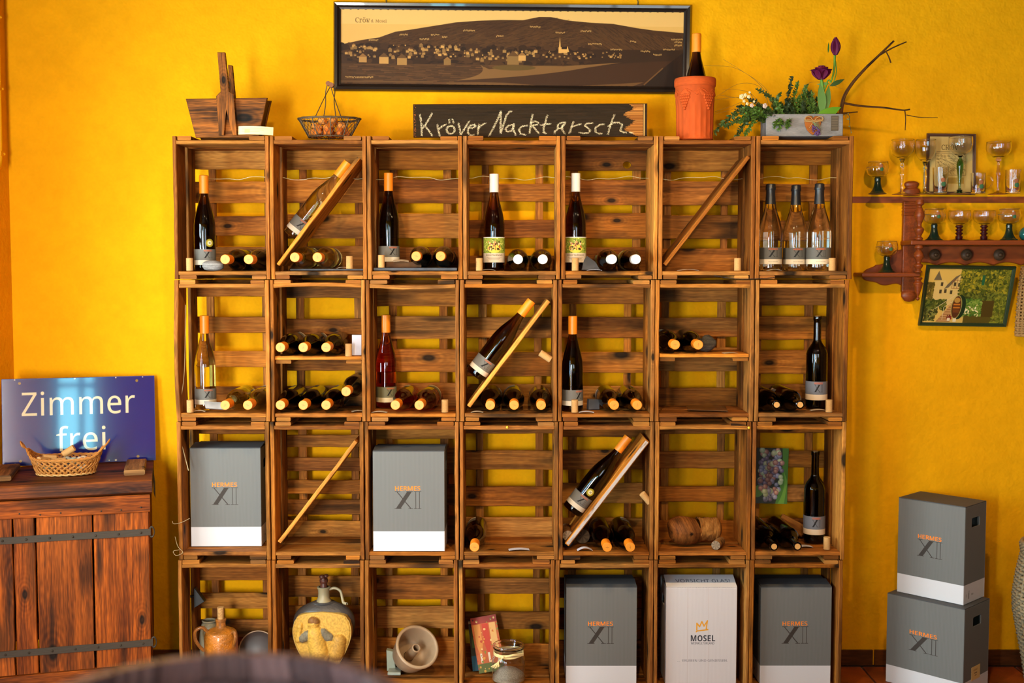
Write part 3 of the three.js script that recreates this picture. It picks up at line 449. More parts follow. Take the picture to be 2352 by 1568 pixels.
function carton(label, w, h, d, pos, turn, look = 'grey', lift = 0.1) { // pos: middle of the front edge on the ground
  const o = thing('wine_carton', label, 'carton', pos, turn), t = 0.004, white = look === 'white';
  const rect = (W0, H0) => shapeOf([[-W0 / 2, 0], [W0 / 2, 0], [W0 / 2, H0], [-W0 / 2, H0]]);
  const panel = (name, W0, hole, m) => { const s = rect(W0, h); if (hole) { const p = new THREE.Path(), a = 0.032, b = 0.012, y = h * 0.82; p.moveTo(-a, y - b); p.lineTo(-a, y + b); p.quadraticCurveTo(-a, y + b * 1.5, -a * 0.75, y + b * 1.5); p.lineTo(a * 0.75, y + b * 1.5); p.quadraticCurveTo(a, y + b * 1.5, a, y + b); p.lineTo(a, y - b); p.quadraticCurveTo(a, y - b * 1.3, a * 0.8, y - b * 1.3); p.lineTo(-a * 0.8, y - b * 1.3); p.quadraticCurveTo(-a, y - b * 1.3, -a, y - b); s.holes.push(p); } return part(name, fitUV(slab(s, t, 0.0012), -W0 / 2, 0, W0, h), m, o); };
  panel('front_panel', w, false, white ? CT.white : CT.front).position.z = -t;
  panel('back_panel', w, false, white ? CT.whiteBlank : CT.plain).position.z = -d;
  for (const s of [-1, 1]) { const p = panel('side_panel', d - 2 * t, true, white ? CT.whiteBlank : CT.side); p.rotation.y = s * Math.PI / 2; p.position.set(s * (w / 2 - t), 0, -d / 2); }
  part('bottom_panel', box(w - 2 * t, t, d - 2 * t, 0, t / 2, -d / 2), CT.inner, o);
  const flap = (name, dd, z, ang, m) => { const g = box(w - 0.001, t * 0.8, dd - 0.001, 0, t * 0.4, dd / 2); const uv = g.attributes.uv; const p = part(name, g, m, o); p.position.set(0, h, z); p.rotation.x = ang; return p; };
  flap('top_flap', d / 2, -d + 0.0005, -lift * 0.3, white ? CT.whiteBlank : CT.grey);
  const ff = part('top_flap', box(w - 0.001, t * 0.8, d / 2 - 0.001, 0, t * 0.4, -d / 4), white ? warnM : CT.grey, o); ff.position.set(0, h, -0.0005); ff.rotation.x = lift;
  return o;
}
const cartonIn = (r, c, pxl, pxr, z, label, look, turn = 0) => carton(label, 0.2585, 0.363, 0.172, [Wx((pxl + pxr) / 2, z, FL(r, c) + 0.18), FL(r, c), z], turn, look, look === 'white' ? 0.3 : 0.1);
cartonIn(3, 1, 437.6, 599.5, 0.262, 'grey carton with white base ' + inCrate(3, 1), 'grey', 0.02);
cartonIn(3, 3, 856, 1022, 0.336, 'grey carton with white base ' + inCrate(3, 3), 'grey', 0.0);
cartonIn(4, 5, 1299, 1464, 0.312, 'grey carton with white base ' + inCrate(4, 5), 'grey', 0.0);
cartonIn(4, 6, 1528, 1693.6, 0.315, 'white carton printed with an orange crown inside a crate', 'white', 0.0);
cartonIn(4, 7, 1746, 1910, 0.31, 'grey carton with white base ' + inCrate(4, 7), 'grey', 0.0);
{ // two cartons stacked beside the crates, turned towards the side window
  const psi = R(-46), put = (px, z, w, h, d, y, label) => { const c0 = V3(Wx(px, z, y + h / 2), y, z), dir = V3(Math.cos(-psi), 0, Math.sin(-psi)); const mid = c0.clone().addScaledVector(dir, w / 2); return carton(label, w, h, d, mid.toArray(), psi, 'grey', 0.0); };
  const lo = put(2036, 0.185, 0.30, 0.336, 0.205, 0, 'lower grey carton of the stack standing on the tiled floor');
  put(2062, 0.17, 0.2585, 0.356, 0.172, 0.3402, 'upper grey carton balanced on the larger carton');
  const st = part('price_sticker', box(0.07, 0.05, 0.0006), std({ roughness: 0.7, map: canvas(140, 100, (c) => { c.fillStyle = '#d8b878'; c.fillRect(0, 0, 140, 100); c.fillStyle = '#8a4a20'; c.font = '18px sans-serif'; c.fillText('HERMES', 32, 34); c.fillStyle = '#5a4630'; c.fillRect(48, 48, 44, 6); c.fillRect(56, 66, 28, 5); }) }), lo, 'tan paper sticker');
  st.rotation.y = Math.PI / 2; st.position.set(0.1505, 0.085, -0.1);
}

// ------------------------------------------------------------------ cards, slates and stones in the crates
const cream = std({ color: new THREE.Color('#bda88e'), roughness: 0.8 }), whiteCard = std({ color: new THREE.Color('#c3bfca'), roughness: 0.75 });
const slateTex = dataTex(256, 256, (() => { const a = noise2(601, 8, 24), b = noise2(602, 60, 60); return (u, v) => { const k = 0.7 + 0.35 * a(u * 8, v * 24) + 0.2 * b(u * 60, v * 60); return [66 * k, 66 * k, 70 * k]; }; })());
const slateM = std({ map: slateTex, bumpMap: slateTex, bumpScale: 0.0015, roughness: 0.6 }), stoneM = std({ map: slateTex, color: rgb(4.4, 4.0, 3.3), bumpMap: slateTex, bumpScale: 0.002, roughness: 0.85 });
function sheet(w, d, curl = 0.004, t = 0.0006) { const g = new THREE.BoxGeometry(w, t, d, 10, 1, 2), p = g.attributes.position; for (let i = 0; i < p.count; i++) { const s = p.getX(i) / w; p.setY(i, p.getY(i) + curl * (0.25 - s * s) * 4 + t / 2); } g.computeVertexNormals(); return g; }
const tags = [[1, 2, 790, 0.30, 0.05, 0.0075], [1, 4, 1122, 0.31, 0.05, 0], [1, 6, 1580, 0.325, 0.075, 0], [1, 7, 1778, 0.315, 0.05, 0], [2, 1, 458, 0.30, 0.045, 0], [2, 2, 822, 0.30, 0.045, 0], [2, 3, 872, 0.325, 0.055, 0], [2, 4, 1096, 0.325, 0.045, 0], [2, 5, 1347, 0.328, 0.055, 0], [2, 7, 1880, 0.27, 0.06, 0], [3, 4, 1192, 0.315, 0.075, 0], [3, 5, 1343, 0.322, 0.055, 0], [3, 7, 1847, 0.27, 0.06, 0]];
for (const [r, c, px, z, w, on] of tags) solo('price_card', sheet(w, 0.026, 0.004 + (r === 3 && c === 5 ? 0.006 : 0)), r === 3 || (r === 2 && c === 5) ? whiteCard : cream, 'small paper price card lying ' + inCrate(r, c), 'card', 'price cards in the crates', [Wx(px, z, FL(r, c)), FL(r, c) + on + 0.0004, z], [0, rr(-0.25, 0.25), 0]);
solo('price_card', sheet(0.055, 0.03, 0.003), cream, 'pinkish card propped on the slate tray', 'card', null, [Wx(921, 0.30, 1.55), FL(1, 3) + 0.034, 0.295], [0.2, 0.1, -0.03]);
solo('price_card', sheet(0.05, 0.03, 0.002), cream, 'small paper price card on the shelf board beside the stone', 'card', null, [Wx(1676, 0.30, 1.23), shelfB + 0.0008, 0.3], [0, 0.2, 0]);
solo('price_card', sheet(0.055, 0.03, 0.003), whiteCard, 'white price card curled in front of the knothole crate bottles', 'card', null, [Wx(1366, 0.328, 1.55), FL(1, 5) + 0.0006, 0.325], [0, -0.12, 0]);
{ const p = W(819, 794, 0.285); solo('standing_card', rbox(0.034, 0.074, 0.002, 0.0008).translate(0, 0.037, 0), whiteCard, 'white card standing behind the cork on the shelf board', 'card', null, [p.x, shelfA + 0.001, 0.285], [-0.08, 0.2, 0]); }
const plate = (pts, t, m, name, label, cat, pos, rot) => solo(name, slab(shapeOf(pts), t, 0.0015), m, label, cat, null, pos, rot);
{ // slates
  const a = CR[0][1], b = CR[0][2];
  plate([[-0.13, -0.09], [0.135, -0.1], [0.14, 0.08], [-0.12, 0.1]], 0.006, slateM, 'slate_slab', 'thin dark slate under the clear lying bottles', 'slate', [a.xc + 0.02, FL(1, 2) + 0.0003, 0.215], [-Math.PI / 2, 0, 0]);
  plate([[-0.15, -0.09], [0.148, -0.098], [0.15, 0.08], [-0.14, 0.09]], 0.01, slateM, 'slate_tray', 'thick dark slate tray under an orange-capped bottle', 'slate', [b.xc, FL(1, 3) + 0.0003, 0.232], [-Math.PI / 2, 0, 0]);
  plate([[-0.06, -0.03], [0.07, -0.04], [0.05, 0.03], [-0.05, 0.035]], 0.02, wood(3, rgb(0.35, 0.3, 0.27)), 'bark_piece', 'dark wooden piece lying on the slate tray', 'wood piece', [Wx(925, 0.27, 1.57), FL(1, 3) + 0.0115, 0.262], [-Math.PI / 2, 0, 0]);
  plate([[-0.04, 0], [0.03, 0], [0.012, 0.03], [-0.018, 0.052], [-0.034, 0.03]], 0.012, slateM, 'slate_shard', 'dark pointed slate shard ' + inCrate(1, 5), 'slate', [Wx(1360, 0.28, 1.56), FL(1, 5) + 0.0004, 0.27], [-0.15, 0, 0]);
  plate([[-0.038, 0.004], [0.035, 0], [0.06, 0.024], [-0.045, 0.03]], 0.03, stoneM, 'slate_shard', 'grey slate block ' + inCrate(2, 1), 'slate', [Wx(500, 0.29, 1.04), FL(2, 1) + 0.004, 0.292], [-0.2, 0.1, 0]);
  plate([[-0.02, 0], [0.022, 0], [0.022, 0.036], [-0.018, 0.038]], 0.03, slateM, 'slate_shard', 'small square slate block ' + inCrate(2, 5), 'slate', [Wx(1361, 0.26, 1.05), FL(2, 5) + 0.0003, 0.215], [0, 0.2, 0]);
  plate([[-0.07, -0.03], [0.075, -0.034], [0.07, 0.03], [-0.075, 0.028]], 0.003, std({ map: woodTexs[1], color: rgb(0.3, 0.24, 0.22), roughness: 0.35 }), 'folded_brochure', 'dark folded brochure lying in the crate below the shelf board bottles', 'brochure', [Wx(1622, 0.26, 1.04), FL(2, 6) + 0.008, 0.27], [-Math.PI / 2 + 0.18, 0, -0.1]);
}
function pebble(r0, seed, sx = 1, sy = 0.75, sz = 0.9, n = 14) { const g = new THREE.SphereGeometry(r0, n, Math.ceil(n * 0.75)), p = g.attributes.position, q = noise2(seed, 7, 7); for (let i = 0; i < p.count; i++) { const x = p.getX(i) / r0, y = p.getY(i) / r0, z = p.getZ(i) / r0, k = 0.82 + 0.36 * q(x * 1.6 + 3 + z, y * 1.6 + 3 + z * 0.7); p.setXYZ(i, x * r0 * sx * k, y * r0 * sy * k, z * r0 * sz * k); } g.computeVertexNormals(); return g; }
solo('stone', pebble(0.034, 5, 1.15, 0.55, 0.9), stoneM, 'grey stone beside the lying bottles ' + inCrate(1, 1), 'stone', null, [Wx(489, 0.305, 1.56), FL(1, 1) + 0.018, 0.3]);
solo('stone', pebble(0.035, 8, 1.0, 0.9, 0.8), std({ map: slateTex, color: rgb(1.2, 1.05, 0.8), roughness: 0.85 }), 'dark stone on the shelf board ' + inCrate(2, 6), 'stone', null, [Wx(1624, 0.24, 1.25), shelfB + 0.03, 0.24]);
// logs beside the white-painted board
const barkM = wood(3, rgb(0.5, 0.45, 0.4), 0.9);
const endTex = dataTex(128, 128, (u, v) => { const q = Math.hypot(u - 0.5, v - 0.5), k = 0.8 + 0.2 * Math.sin(q * 150) - 0.1 * Math.sin(Math.atan2(v - 0.5, u - 0.5) * 7); return [176 * k, 150 * k, 122 * k]; });
const endM = std({ map: endTex, roughness: 0.9 });
function log(label, px, r0, L, z, m, tint) { const o = thing('log_piece', label, 'log', [Wx(px, z, 0.58), FL(3, 5) + r0 + 0.001, z]); part('bark', new THREE.CylinderGeometry(r0, r0 * 1.04, L, 20, 3, true).rotateX(Math.PI / 2).translate(0, 0, -L / 2), m, o); part('cut_face', new THREE.CircleGeometry(r0, 20), tint, o); part('cut_face', new THREE.CircleGeometry(r0 * 1.04, 20).rotateY(Math.PI).translate(0, 0, -L), tint, o); return o; }
log('pale cut log at the foot of the white-painted board', 1304, 0.019, 0.12, 0.3, barkM, endM).position.y = Wy(1230, 0.3);
solo('stone', pebble(0.02, 31, 1.1, 0.95, 1), slateM, 'small stone propping the pale cut log', 'stone', null, [Wx(1304, 0.26, 0.55), FL(3, 5) + 0.0165, 0.25]);
log('dark log behind the foot of the white-painted board', 1338, 0.027, 0.1, 0.22, barkM, std({ map: endTex, color: rgb(0.35, 0.3, 0.26), roughness: 0.9 }));
{ // driftwood: a smooth swollen end, a gnarled stump, and a separate stick
  const p0 = V3(Wx(1597, 0.25, 0.6), FL(3, 6), 0.24), o = thing('driftwood', 'worn brown driftwood lump with gnarled end lying in a crate', 'driftwood', p0.toArray(), 0.12);
  const body = lathe(curved([[0.001, -0.098], [0.026, -0.094], [0.044, -0.075], [0.053, -0.045], [0.051, -0.012], [0.043, 0.015]], 16), 24).rotateZ(-Math.PI / 2); const bp = body.attributes.position; for (let i = 0; i < bp.count; i++) bp.setX(i, bp.getX(i) - Math.max(0, bp.getY(i)) * 0.35); body.computeVertexNormals();
  part('smooth_end', body, wood(1, rgb(0.62, 0.5, 0.4), 0.6), o).position.set(0, 0.0555, 0);
  const g = lathe(curved([[0.043, 0.01], [0.041, 0.03], [0.043, 0.06], [0.038, 0.085], [0.02, 0.097], [0.001, 0.098]], 22), 40).rotateZ(-Math.PI / 2), q = g.attributes.position, nz = noise2(733, 20, 20);
  for (let i = 0; i < q.count; i++) { const a = Math.atan2(q.getZ(i), q.getY(i)), k = 0.9 + 0.22 * nz(q.getX(i) * 160, a * 3.2 + 10); q.setXYZ(i, q.getX(i), q.getY(i) * k + 0.004, q.getZ(i) * k); } g.computeVertexNormals();
  part('gnarled_end', g, wood(2, rgb(0.6, 0.48, 0.34), 0.9), o).position.set(0, 0.0555, 0);
  const s = thing('branch_stub', 'short grey round stick lying before the driftwood', 'stick', [Wx(1643, 0.31, 0.55), FL(3, 6) + 0.0172, 0.318], R(-24)); part('bark', new THREE.CylinderGeometry(0.0165, 0.0165, 0.075, 18, 2, true).rotateX(Math.PI / 2).translate(0, 0, -0.0375), wood(3, rgb(0.85, 0.85, 0.85), 0.85), s); part('cut_face', new THREE.CircleGeometry(0.0165, 18), std({ map: endTex, color: rgb(0.75, 0.72, 0.7), roughness: 0.9 }), s); part('cut_face', new THREE.CircleGeometry(0.0165, 18).rotateY(Math.PI).translate(0, 0, -0.075), endM, s);
}
solo('wood_offcut', board(0.1, 0.045, 0.012), slatM[3], 'dark offcut leaning behind the bottles ' + inCrate(3, 7), 'wood piece', null, [Wx(1822, 0.15, 0.6), FL(3, 7) + 0.05, 0.13], [-0.3, 0, -0.5]);
solo('wood_offcut', board(0.055, 0.05, 0.012), slatM[3], 'brown offcut standing behind the black bottle ' + inCrate(2, 7), 'wood piece', null, [Wx(1838, 0.15, 1.06), FL(2, 7) + 0.0265, 0.115], [-0.1, 0, 0]);
// grape postcard pinned to the slats
{
  const t = canvas(288, 500, (c, w, h) => { const r = mulberry(5); c.fillStyle = '#1d2412'; c.fillRect(0, 0, w, h); c.fillStyle = '#3f6a1e'; c.beginPath(); c.moveTo(w * 0.8, 0); c.lineTo(w, 0); c.lineTo(w, h); c.lineTo(w * 0.62, h); c.quadraticCurveTo(w * 0.9, h * 0.5, w * 0.8, 0); c.fill(); c.fillStyle = '#5d8a2c'; c.beginPath(); c.moveTo(w * 0.86, h * 0.4); c.quadraticCurveTo(w, h * 0.7, w * 0.7, h); c.lineTo(w * 0.9, h); c.lineTo(w, h * 0.6); c.fill(); c.fillStyle = '#46702a'; c.beginPath(); c.ellipse(w * 0.1, h * 0.78, 46, 60, 0.6, 0, TAU); c.fill();
    for (let k = 0; k < 120; k++) { const v = r(), s = (v < 0.7 ? 0.40 : 0.40 - (v - 0.7) * 0.7), x = w * (0.48 + (r() - 0.5) * 2 * s * 0.85 - 0.02 * v), y = h * (0.04 + v * 0.9), q = 18 + r() * 9, col = [['#6d6a86', '#b9b4c4'], ['#4a3f56', '#a08ea0'], ['#7a4a4a', '#d0a48c'], ['#56586e', '#a9a6b6'], ['#8f9a72', '#cfd0a8']][Math.floor(r() * 5)]; const g = c.createRadialGradient(x - q * 0.3, y - q * 0.3, 2, x, y, q); g.addColorStop(0, col[1]); g.addColorStop(1, col[0]); c.fillStyle = g; c.beginPath(); c.arc(x, y, q, 0, TAU); c.fill(); } });
  const p = W(1774, 1093, 0.1), g = new THREE.BoxGeometry(0.122, 0.213, 0.0008, 8, 8, 1), q = g.attributes.position; for (let i = 0; i < q.count; i++) q.setZ(i, q.getZ(i) + 0.006 * (q.getY(i) / 0.1) ** 2 * (q.getY(i) < 0 ? 1 : 0.1));
  g.computeVertexNormals(); solo('grape_postcard', g, std({ map: t, roughness: 0.4 }), 'postcard photo of a grape bunch pinned to the slats', 'postcard', null, [p.x, p.y, ZB + 0.028], [0, 0, -0.025]);
}
// ------------------------------------------------------------------ stoneware and jars in the bottom crates
const glazeTex = dataTex(256, 256, (() => { const a = noise2(701, 12, 12), b = noise2(702, 40, 80); return (u, v) => { const k = 0.7 + 0.35 * a(u * 12, v * 12) + 0.22 * b(u * 40, v * 80); return [182 * k, 108 * k, 30 * k]; }; })());
{
  const z = 0.235, x = Wx(508, z, 0.15), o = thing('stoneware_jug', 'glossy brown stoneware jug with two handles and a cork', 'jug', [x, FL(4, 1), z]);
  const m = phys({ map: glazeTex, bumpMap: rep(grainFine, 3, 3), bumpScale: 0.0025, roughness: 0.28, clearcoat: 0.6, clearcoatRoughness: 0.15 });
  part('body', lathe(curved([[0.001, 0], [0.056, 0], [0.061, 0.008], [0.0615, 0.06], [0.0615, 0.135], [0.0605, 0.16], [0.054, 0.178], [0.034, 0.188], [0.021, 0.193], [0.0185, 0.199], [0.0175, 0.212], [0.0195, 0.217], [0.0195, 0.224], [0.013, 0.225]], 60), 44), m, o);
  part('cork', cyl(0.0125, 0.0115, 0.05, 18, 0, 0.244), corkM, o, 'pale cork stopper');
  part('handle', tube([[-0.046, 0.178, 0.012], [-0.066, 0.196, 0.016], [-0.088, 0.186, 0.02], [-0.09, 0.155, 0.022], [-0.074, 0.125, 0.02], [-0.059, 0.108, 0.016]], 0.0065, 34, 10), m, o);
  part('handle', tube([[0.045, 0.178, 0.022], [0.058, 0.186, 0.036], [0.064, 0.17, 0.044], [0.06, 0.148, 0.044], [0.055, 0.13, 0.034]], 0.0062, 30, 10), m, o);
  const g = thing('ceramic_pot', 'small grey ceramic pot half hidden behind the brown jug', 'pot', [Wx(481, 0.13, 0.2), FL(4, 1), 0.13]); part('body', lathe(curved([[0.001, 0], [0.03, 0], [0.036, 0.03], [0.038, 0.12], [0.03, 0.17], [0.024, 0.18], [0.026, 0.186]], 26), 28), std({ color: rgb(0.34, 0.3, 0.2), roughness: 0.5, bumpMap: grainFine, bumpScale: 0.001 }), g);
  part('rim', new THREE.TorusGeometry(0.025, 0.003, 8, 28).rotateX(Math.PI / 2).translate(0, 0.186, 0), std({ color: rgb(0.4, 0.34, 0.22), roughness: 0.5 }), g);
  const pan = thing('round_dish', 'dark round dish leaning behind the brown jug', 'dish', [Wx(592, 0.16, 0.1), FL(4, 1) + 0.078, 0.152]); pan.rotation.x = -0.2; part('bowl', lathe([[0.001, -0.018], [0.05, -0.016], [0.068, -0.004], [0.074, 0.004], [0.07, 0.004], [0.05, -0.011], [0.001, -0.013]], 40).rotateX(Math.PI / 2), std({ color: rgb(0.05, 0.035, 0.03), roughness: 0.4 }), pan); part('rim', new THREE.TorusGeometry(0.072, 0.0025, 8, 44).translate(0, 0, 0.004), std({ color: rgb(0.3, 0.18, 0.1), roughness: 0.4 }), pan);
}
{ // dark jug with an ochre relief; the relief is a plain stand-in: a cellar hand in an apron beside a cask
  const z = 0.235, x = Wx(744, z, 0.15), o = thing('relief_jug', 'large dark jug with an ochre relief of a figure', 'jug', [x, FL(4, 2), z - 0.012]);
  const dm = std({ color: rgb(0.06, 0.05, 0.045), roughness: 0.42, bumpMap: grainFine, bumpScale: 0.0012 });
  const body = lathe(curved([[0.001, 0.0], [0.036, 0.0], [0.045, 0.012], [0.06, 0.05], [0.084, 0.105], [0.106, 0.16], [0.1155, 0.2], [0.11, 0.235], [0.088, 0.264], [0.05, 0.283], [0.026, 0.291], [0.021, 0.303], [0.02, 0.331], [0.024, 0.34], [0.018, 0.341]], 60), 48), bp = body.attributes.position;
  for (let i = 0; i < bp.count; i++) bp.setZ(i, bp.getZ(i) * (bp.getY(i) > 0.285 ? 0.9 : 0.5)); body.computeVertexNormals(); part('body', body, dm, o);
  part('neck_glaze', lathe([[0.0285, 0.2885], [0.0226, 0.301], [0.021, 0.317], [0.0214, 0.331], [0.0252, 0.3405], [0.0245, 0.343], [0.0175, 0.3425]], 32), std({ color: rgb(0.30, 0.24, 0.13), roughness: 0.45 }), o, 'lighter olive neck');
  part('handle', tube([[0.02, 0.333, 0], [0.042, 0.337, 0], [0.062, 0.327, 0.004], [0.069, 0.306, 0.008], [0.076, 0.288, 0.02], [0.09, 0.286, 0.03]], 0.0052, 40, 10), std({ color: rgb(0.34, 0.27, 0.15), roughness: 0.45 }), o);
  const st = part('stopper', merge(cyl(0.012, 0.014, 0.02, 16, 0, 0.35), ball(0.016, 0, 0.366), pebble(0.011, 3).translate(-0.006, 0.381, 0.004), pebble(0.009, 4).translate(0.008, 0.383, -0.002), pebble(0.008, 6).translate(0.001, 0.374, 0.012)), std({ color: rgb(0.09, 0.025, 0.014), roughness: 0.4 }), o, 'dark carved stopper');
  // relief panel: a height field inside a rounded heart-like outline
  const HT = [0.036, 0.05, 0.0635, 0.077, 0.089, 0.099, 0.106, 0.1085, 0.105, 0.09, 0.012], half = (v) => { const k = Math.min(9.9999, v * 10), i = Math.floor(k), t = k - i, q = (n) => HT[Math.max(0, Math.min(10, n))]; const cr = 0.5 * (2 * q(i) + (q(i + 1) - q(i - 1)) * t + (2 * q(i - 1) - 5 * q(i) + 4 * q(i + 1) - q(i + 2)) * t * t + (3 * q(i) - q(i - 1) - 3 * q(i + 1) + q(i + 2)) * t ** 3); return i >= 9 ? 0.09 * Math.sqrt(Math.max(0, 1 - t * t)) + 0.004 : cr; };   // half width, v 0 foot .. 1 top
  const RY = 0.02, RH = 0.242;
  const cap = (px, py, ax, ay, bx, by, ra, rb) => { const t = Math.max(0, Math.min(1, ((px - ax) * (bx - ax) + (py - ay) * (by - ay)) / ((bx - ax) ** 2 + (by - ay) ** 2 + 1e-9))), d = Math.hypot(px - ax - (bx - ax) * t, py - ay - (by - ay) * t), r = ra + (rb - ra) * t; return d < r ? Math.sqrt(1 - (d / r) ** 2) * r : 0; };
  const fig = (x, y0) => { const y = y0 - 0.028; let h = 0, c = 0; const q = (v, k) => { if (v * 0.8 > h) { h = v * 0.8; c = k; } };
    q(cap(x, y, -0.03, 0.192, -0.028, 0.184, 0.02, 0.018), 0); q(cap(x, y, -0.031, 0.201, -0.024, 0.2, 0.019, 0.018), y > 0.196 ? 2 : 0);      // head and hair
    q(cap(x, y, -0.055, 0.145, -0.088, 0.132, 0.014, 0.010), 0); q(cap(x, y, -0.088, 0.132, -0.08, 0.178, 0.010, 0.009), 0); q(cap(x, y, -0.08, 0.182, -0.078, 0.19, 0.011, 0.008), 0);   // raised arm
    q(cap(x, y, -0.05, 0.15, -0.07, 0.138, 0.019, 0.016), 1); q(cap(x, y, 0.005, 0.158, 0.028, 0.142, 0.02, 0.017), 1);                       // sleeves
    q(cap(x, y, -0.022, 0.152, -0.01, 0.09, 0.032, 0.036), 0); q(cap(x, y, 0.028, 0.138, 0.034, 0.095, 0.014, 0.011), 0);                       // apron and arm
    q(cap(x, y, -0.022, 0.08, -0.03, 0.03, 0.022, 0.014), 0); q(cap(x, y, 0.008, 0.08, 0.006, 0.025, 0.022, 0.013), 0);                         // legs
    q(cap(x, y, 0.054, 0.085, 0.064, 0.128, 0.03, 0.026), 3);                                                                                  // cask
    return [h, c]; };
  const N = 110, M = 130, pos = [], col = [], idx = [], nz = noise2(811, 40, 40), C = [[0.56, 0.31, 0.05], [0.17, 0.14, 0.09], [0.22, 0.09, 0.02], [0.44, 0.23, 0.04]];
  for (let j = 0; j <= M; j++) { const v = j / M, y = RY + v * RH, hw = half(v); for (let i = 0; i <= N; i++) { const s = i / N * 2 - 1, xx = s * hw, e = 1 - Math.abs(s) ** 6, [h, k] = fig(xx, y); pos.push(xx, y, 0.0585 + 0.006 * (1 - s * s) * Math.sin(Math.PI * Math.min(1, v * 0.9 + 0.05)) + (e < 0.35 ? -0.014 * (0.35 - e) : 0) + h); const n = nz(xx * 260 + 40, y * 260), g = C[k].map((q) => q * (0.72 + 0.5 * n)); col.push(...g); } }
  for (let j = 0; j < M; j++) for (let i = 0; i < N; i++) { const a = j * (N + 1) + i; idx.push(a, a + 1, a + N + 2, a, a + N + 2, a + N + 1); }
  const g = new THREE.BufferGeometry(); g.setAttribute('position', new THREE.Float32BufferAttribute(pos, 3)); g.setAttribute('color', new THREE.Float32BufferAttribute(col, 3)); g.setIndex(idx); g.computeVertexNormals();
  part('relief_panel', g, std({ vertexColors: true, roughness: 0.5 }), o, 'ochre relief panel');
  const rim = []; for (let j = 0; j <= 40; j++) { const v = j / 40; rim.push([half(v), RY + v * RH, 0.036]); } for (let j = 40; j >= 0; j--) { const v = j / 40; rim.push([-half(v), RY + v * RH, 0.036]); }
  const sh = shapeOf(rim.map(([a, b]) => [a, b])); part('relief_backing', new THREE.ExtrudeGeometry(sh, { depth: 0.042, bevelEnabled: false }).translate(0, 0, 0.014), std({ color: rgb(0.45, 0.28, 0.07), roughness: 0.5 }), o);
}
{ // ring mould lying on its side
  const o = thing('ring_mould', 'tan ceramic ring cake mould tipped on its side', 'cake mould', [Wx(947, 0.21, 0.1), FL(4, 3) + 0.083, 0.185]);
  const m = std({ color: rgb(0.40, 0.27, 0.16), roughness: 0.42, bumpMap: grainFine, bumpScale: 0.0006 }), t = new THREE.Group(); t.quaternion.setFromUnitVectors(UP, V3(0.4, 0.6, 0.69).normalize());
  const wall = lathe(curved([[0.02, -0.055], [0.05, -0.057], [0.064, -0.048], [0.071, -0.02], [0.076, 0.02], [0.078, 0.038], [0.084, 0.044], [0.085, 0.05], [0.08, 0.054], [0.073, 0.05], [0.068, 0.02], [0.063, -0.02], [0.054, -0.04], [0.02, -0.046]], 60), 48), funnel = lathe(curved([[0.018, -0.05], [0.0175, 0.0], [0.016, 0.03], [0.0175, 0.037], [0.0145, 0.04], [0.0115, 0.036], [0.012, 0.0], [0.012, -0.055], [0.019, -0.055]], 36), 28);
  for (const g of [wall, funnel]) g.applyQuaternion(t.quaternion);
  part('wall', wall, m, o); part('funnel', funnel, std({ color: rgb(0.36, 0.23, 0.13), roughness: 0.45 }), o);
  const b = thing('glass_block', 'pale green block propping up the ring mould', 'block', [Wx(897, 0.14, 0.1), FL(4, 3), 0.13]); part('slab', slab(shapeOf([[-0.012, 0], [0.022, 0], [0.012, 0.075], [-0.014, 0.08]]), 0.03), std({ color: rgb(0.36, 0.42, 0.34), roughness: 0.35 }), b); part('foot', rbox(0.05, 0.012, 0.06, 0.003, 0.02, 0.0062, 0.05), std({ color: rgb(0.4, 0.45, 0.38), roughness: 0.35 }), b);
}
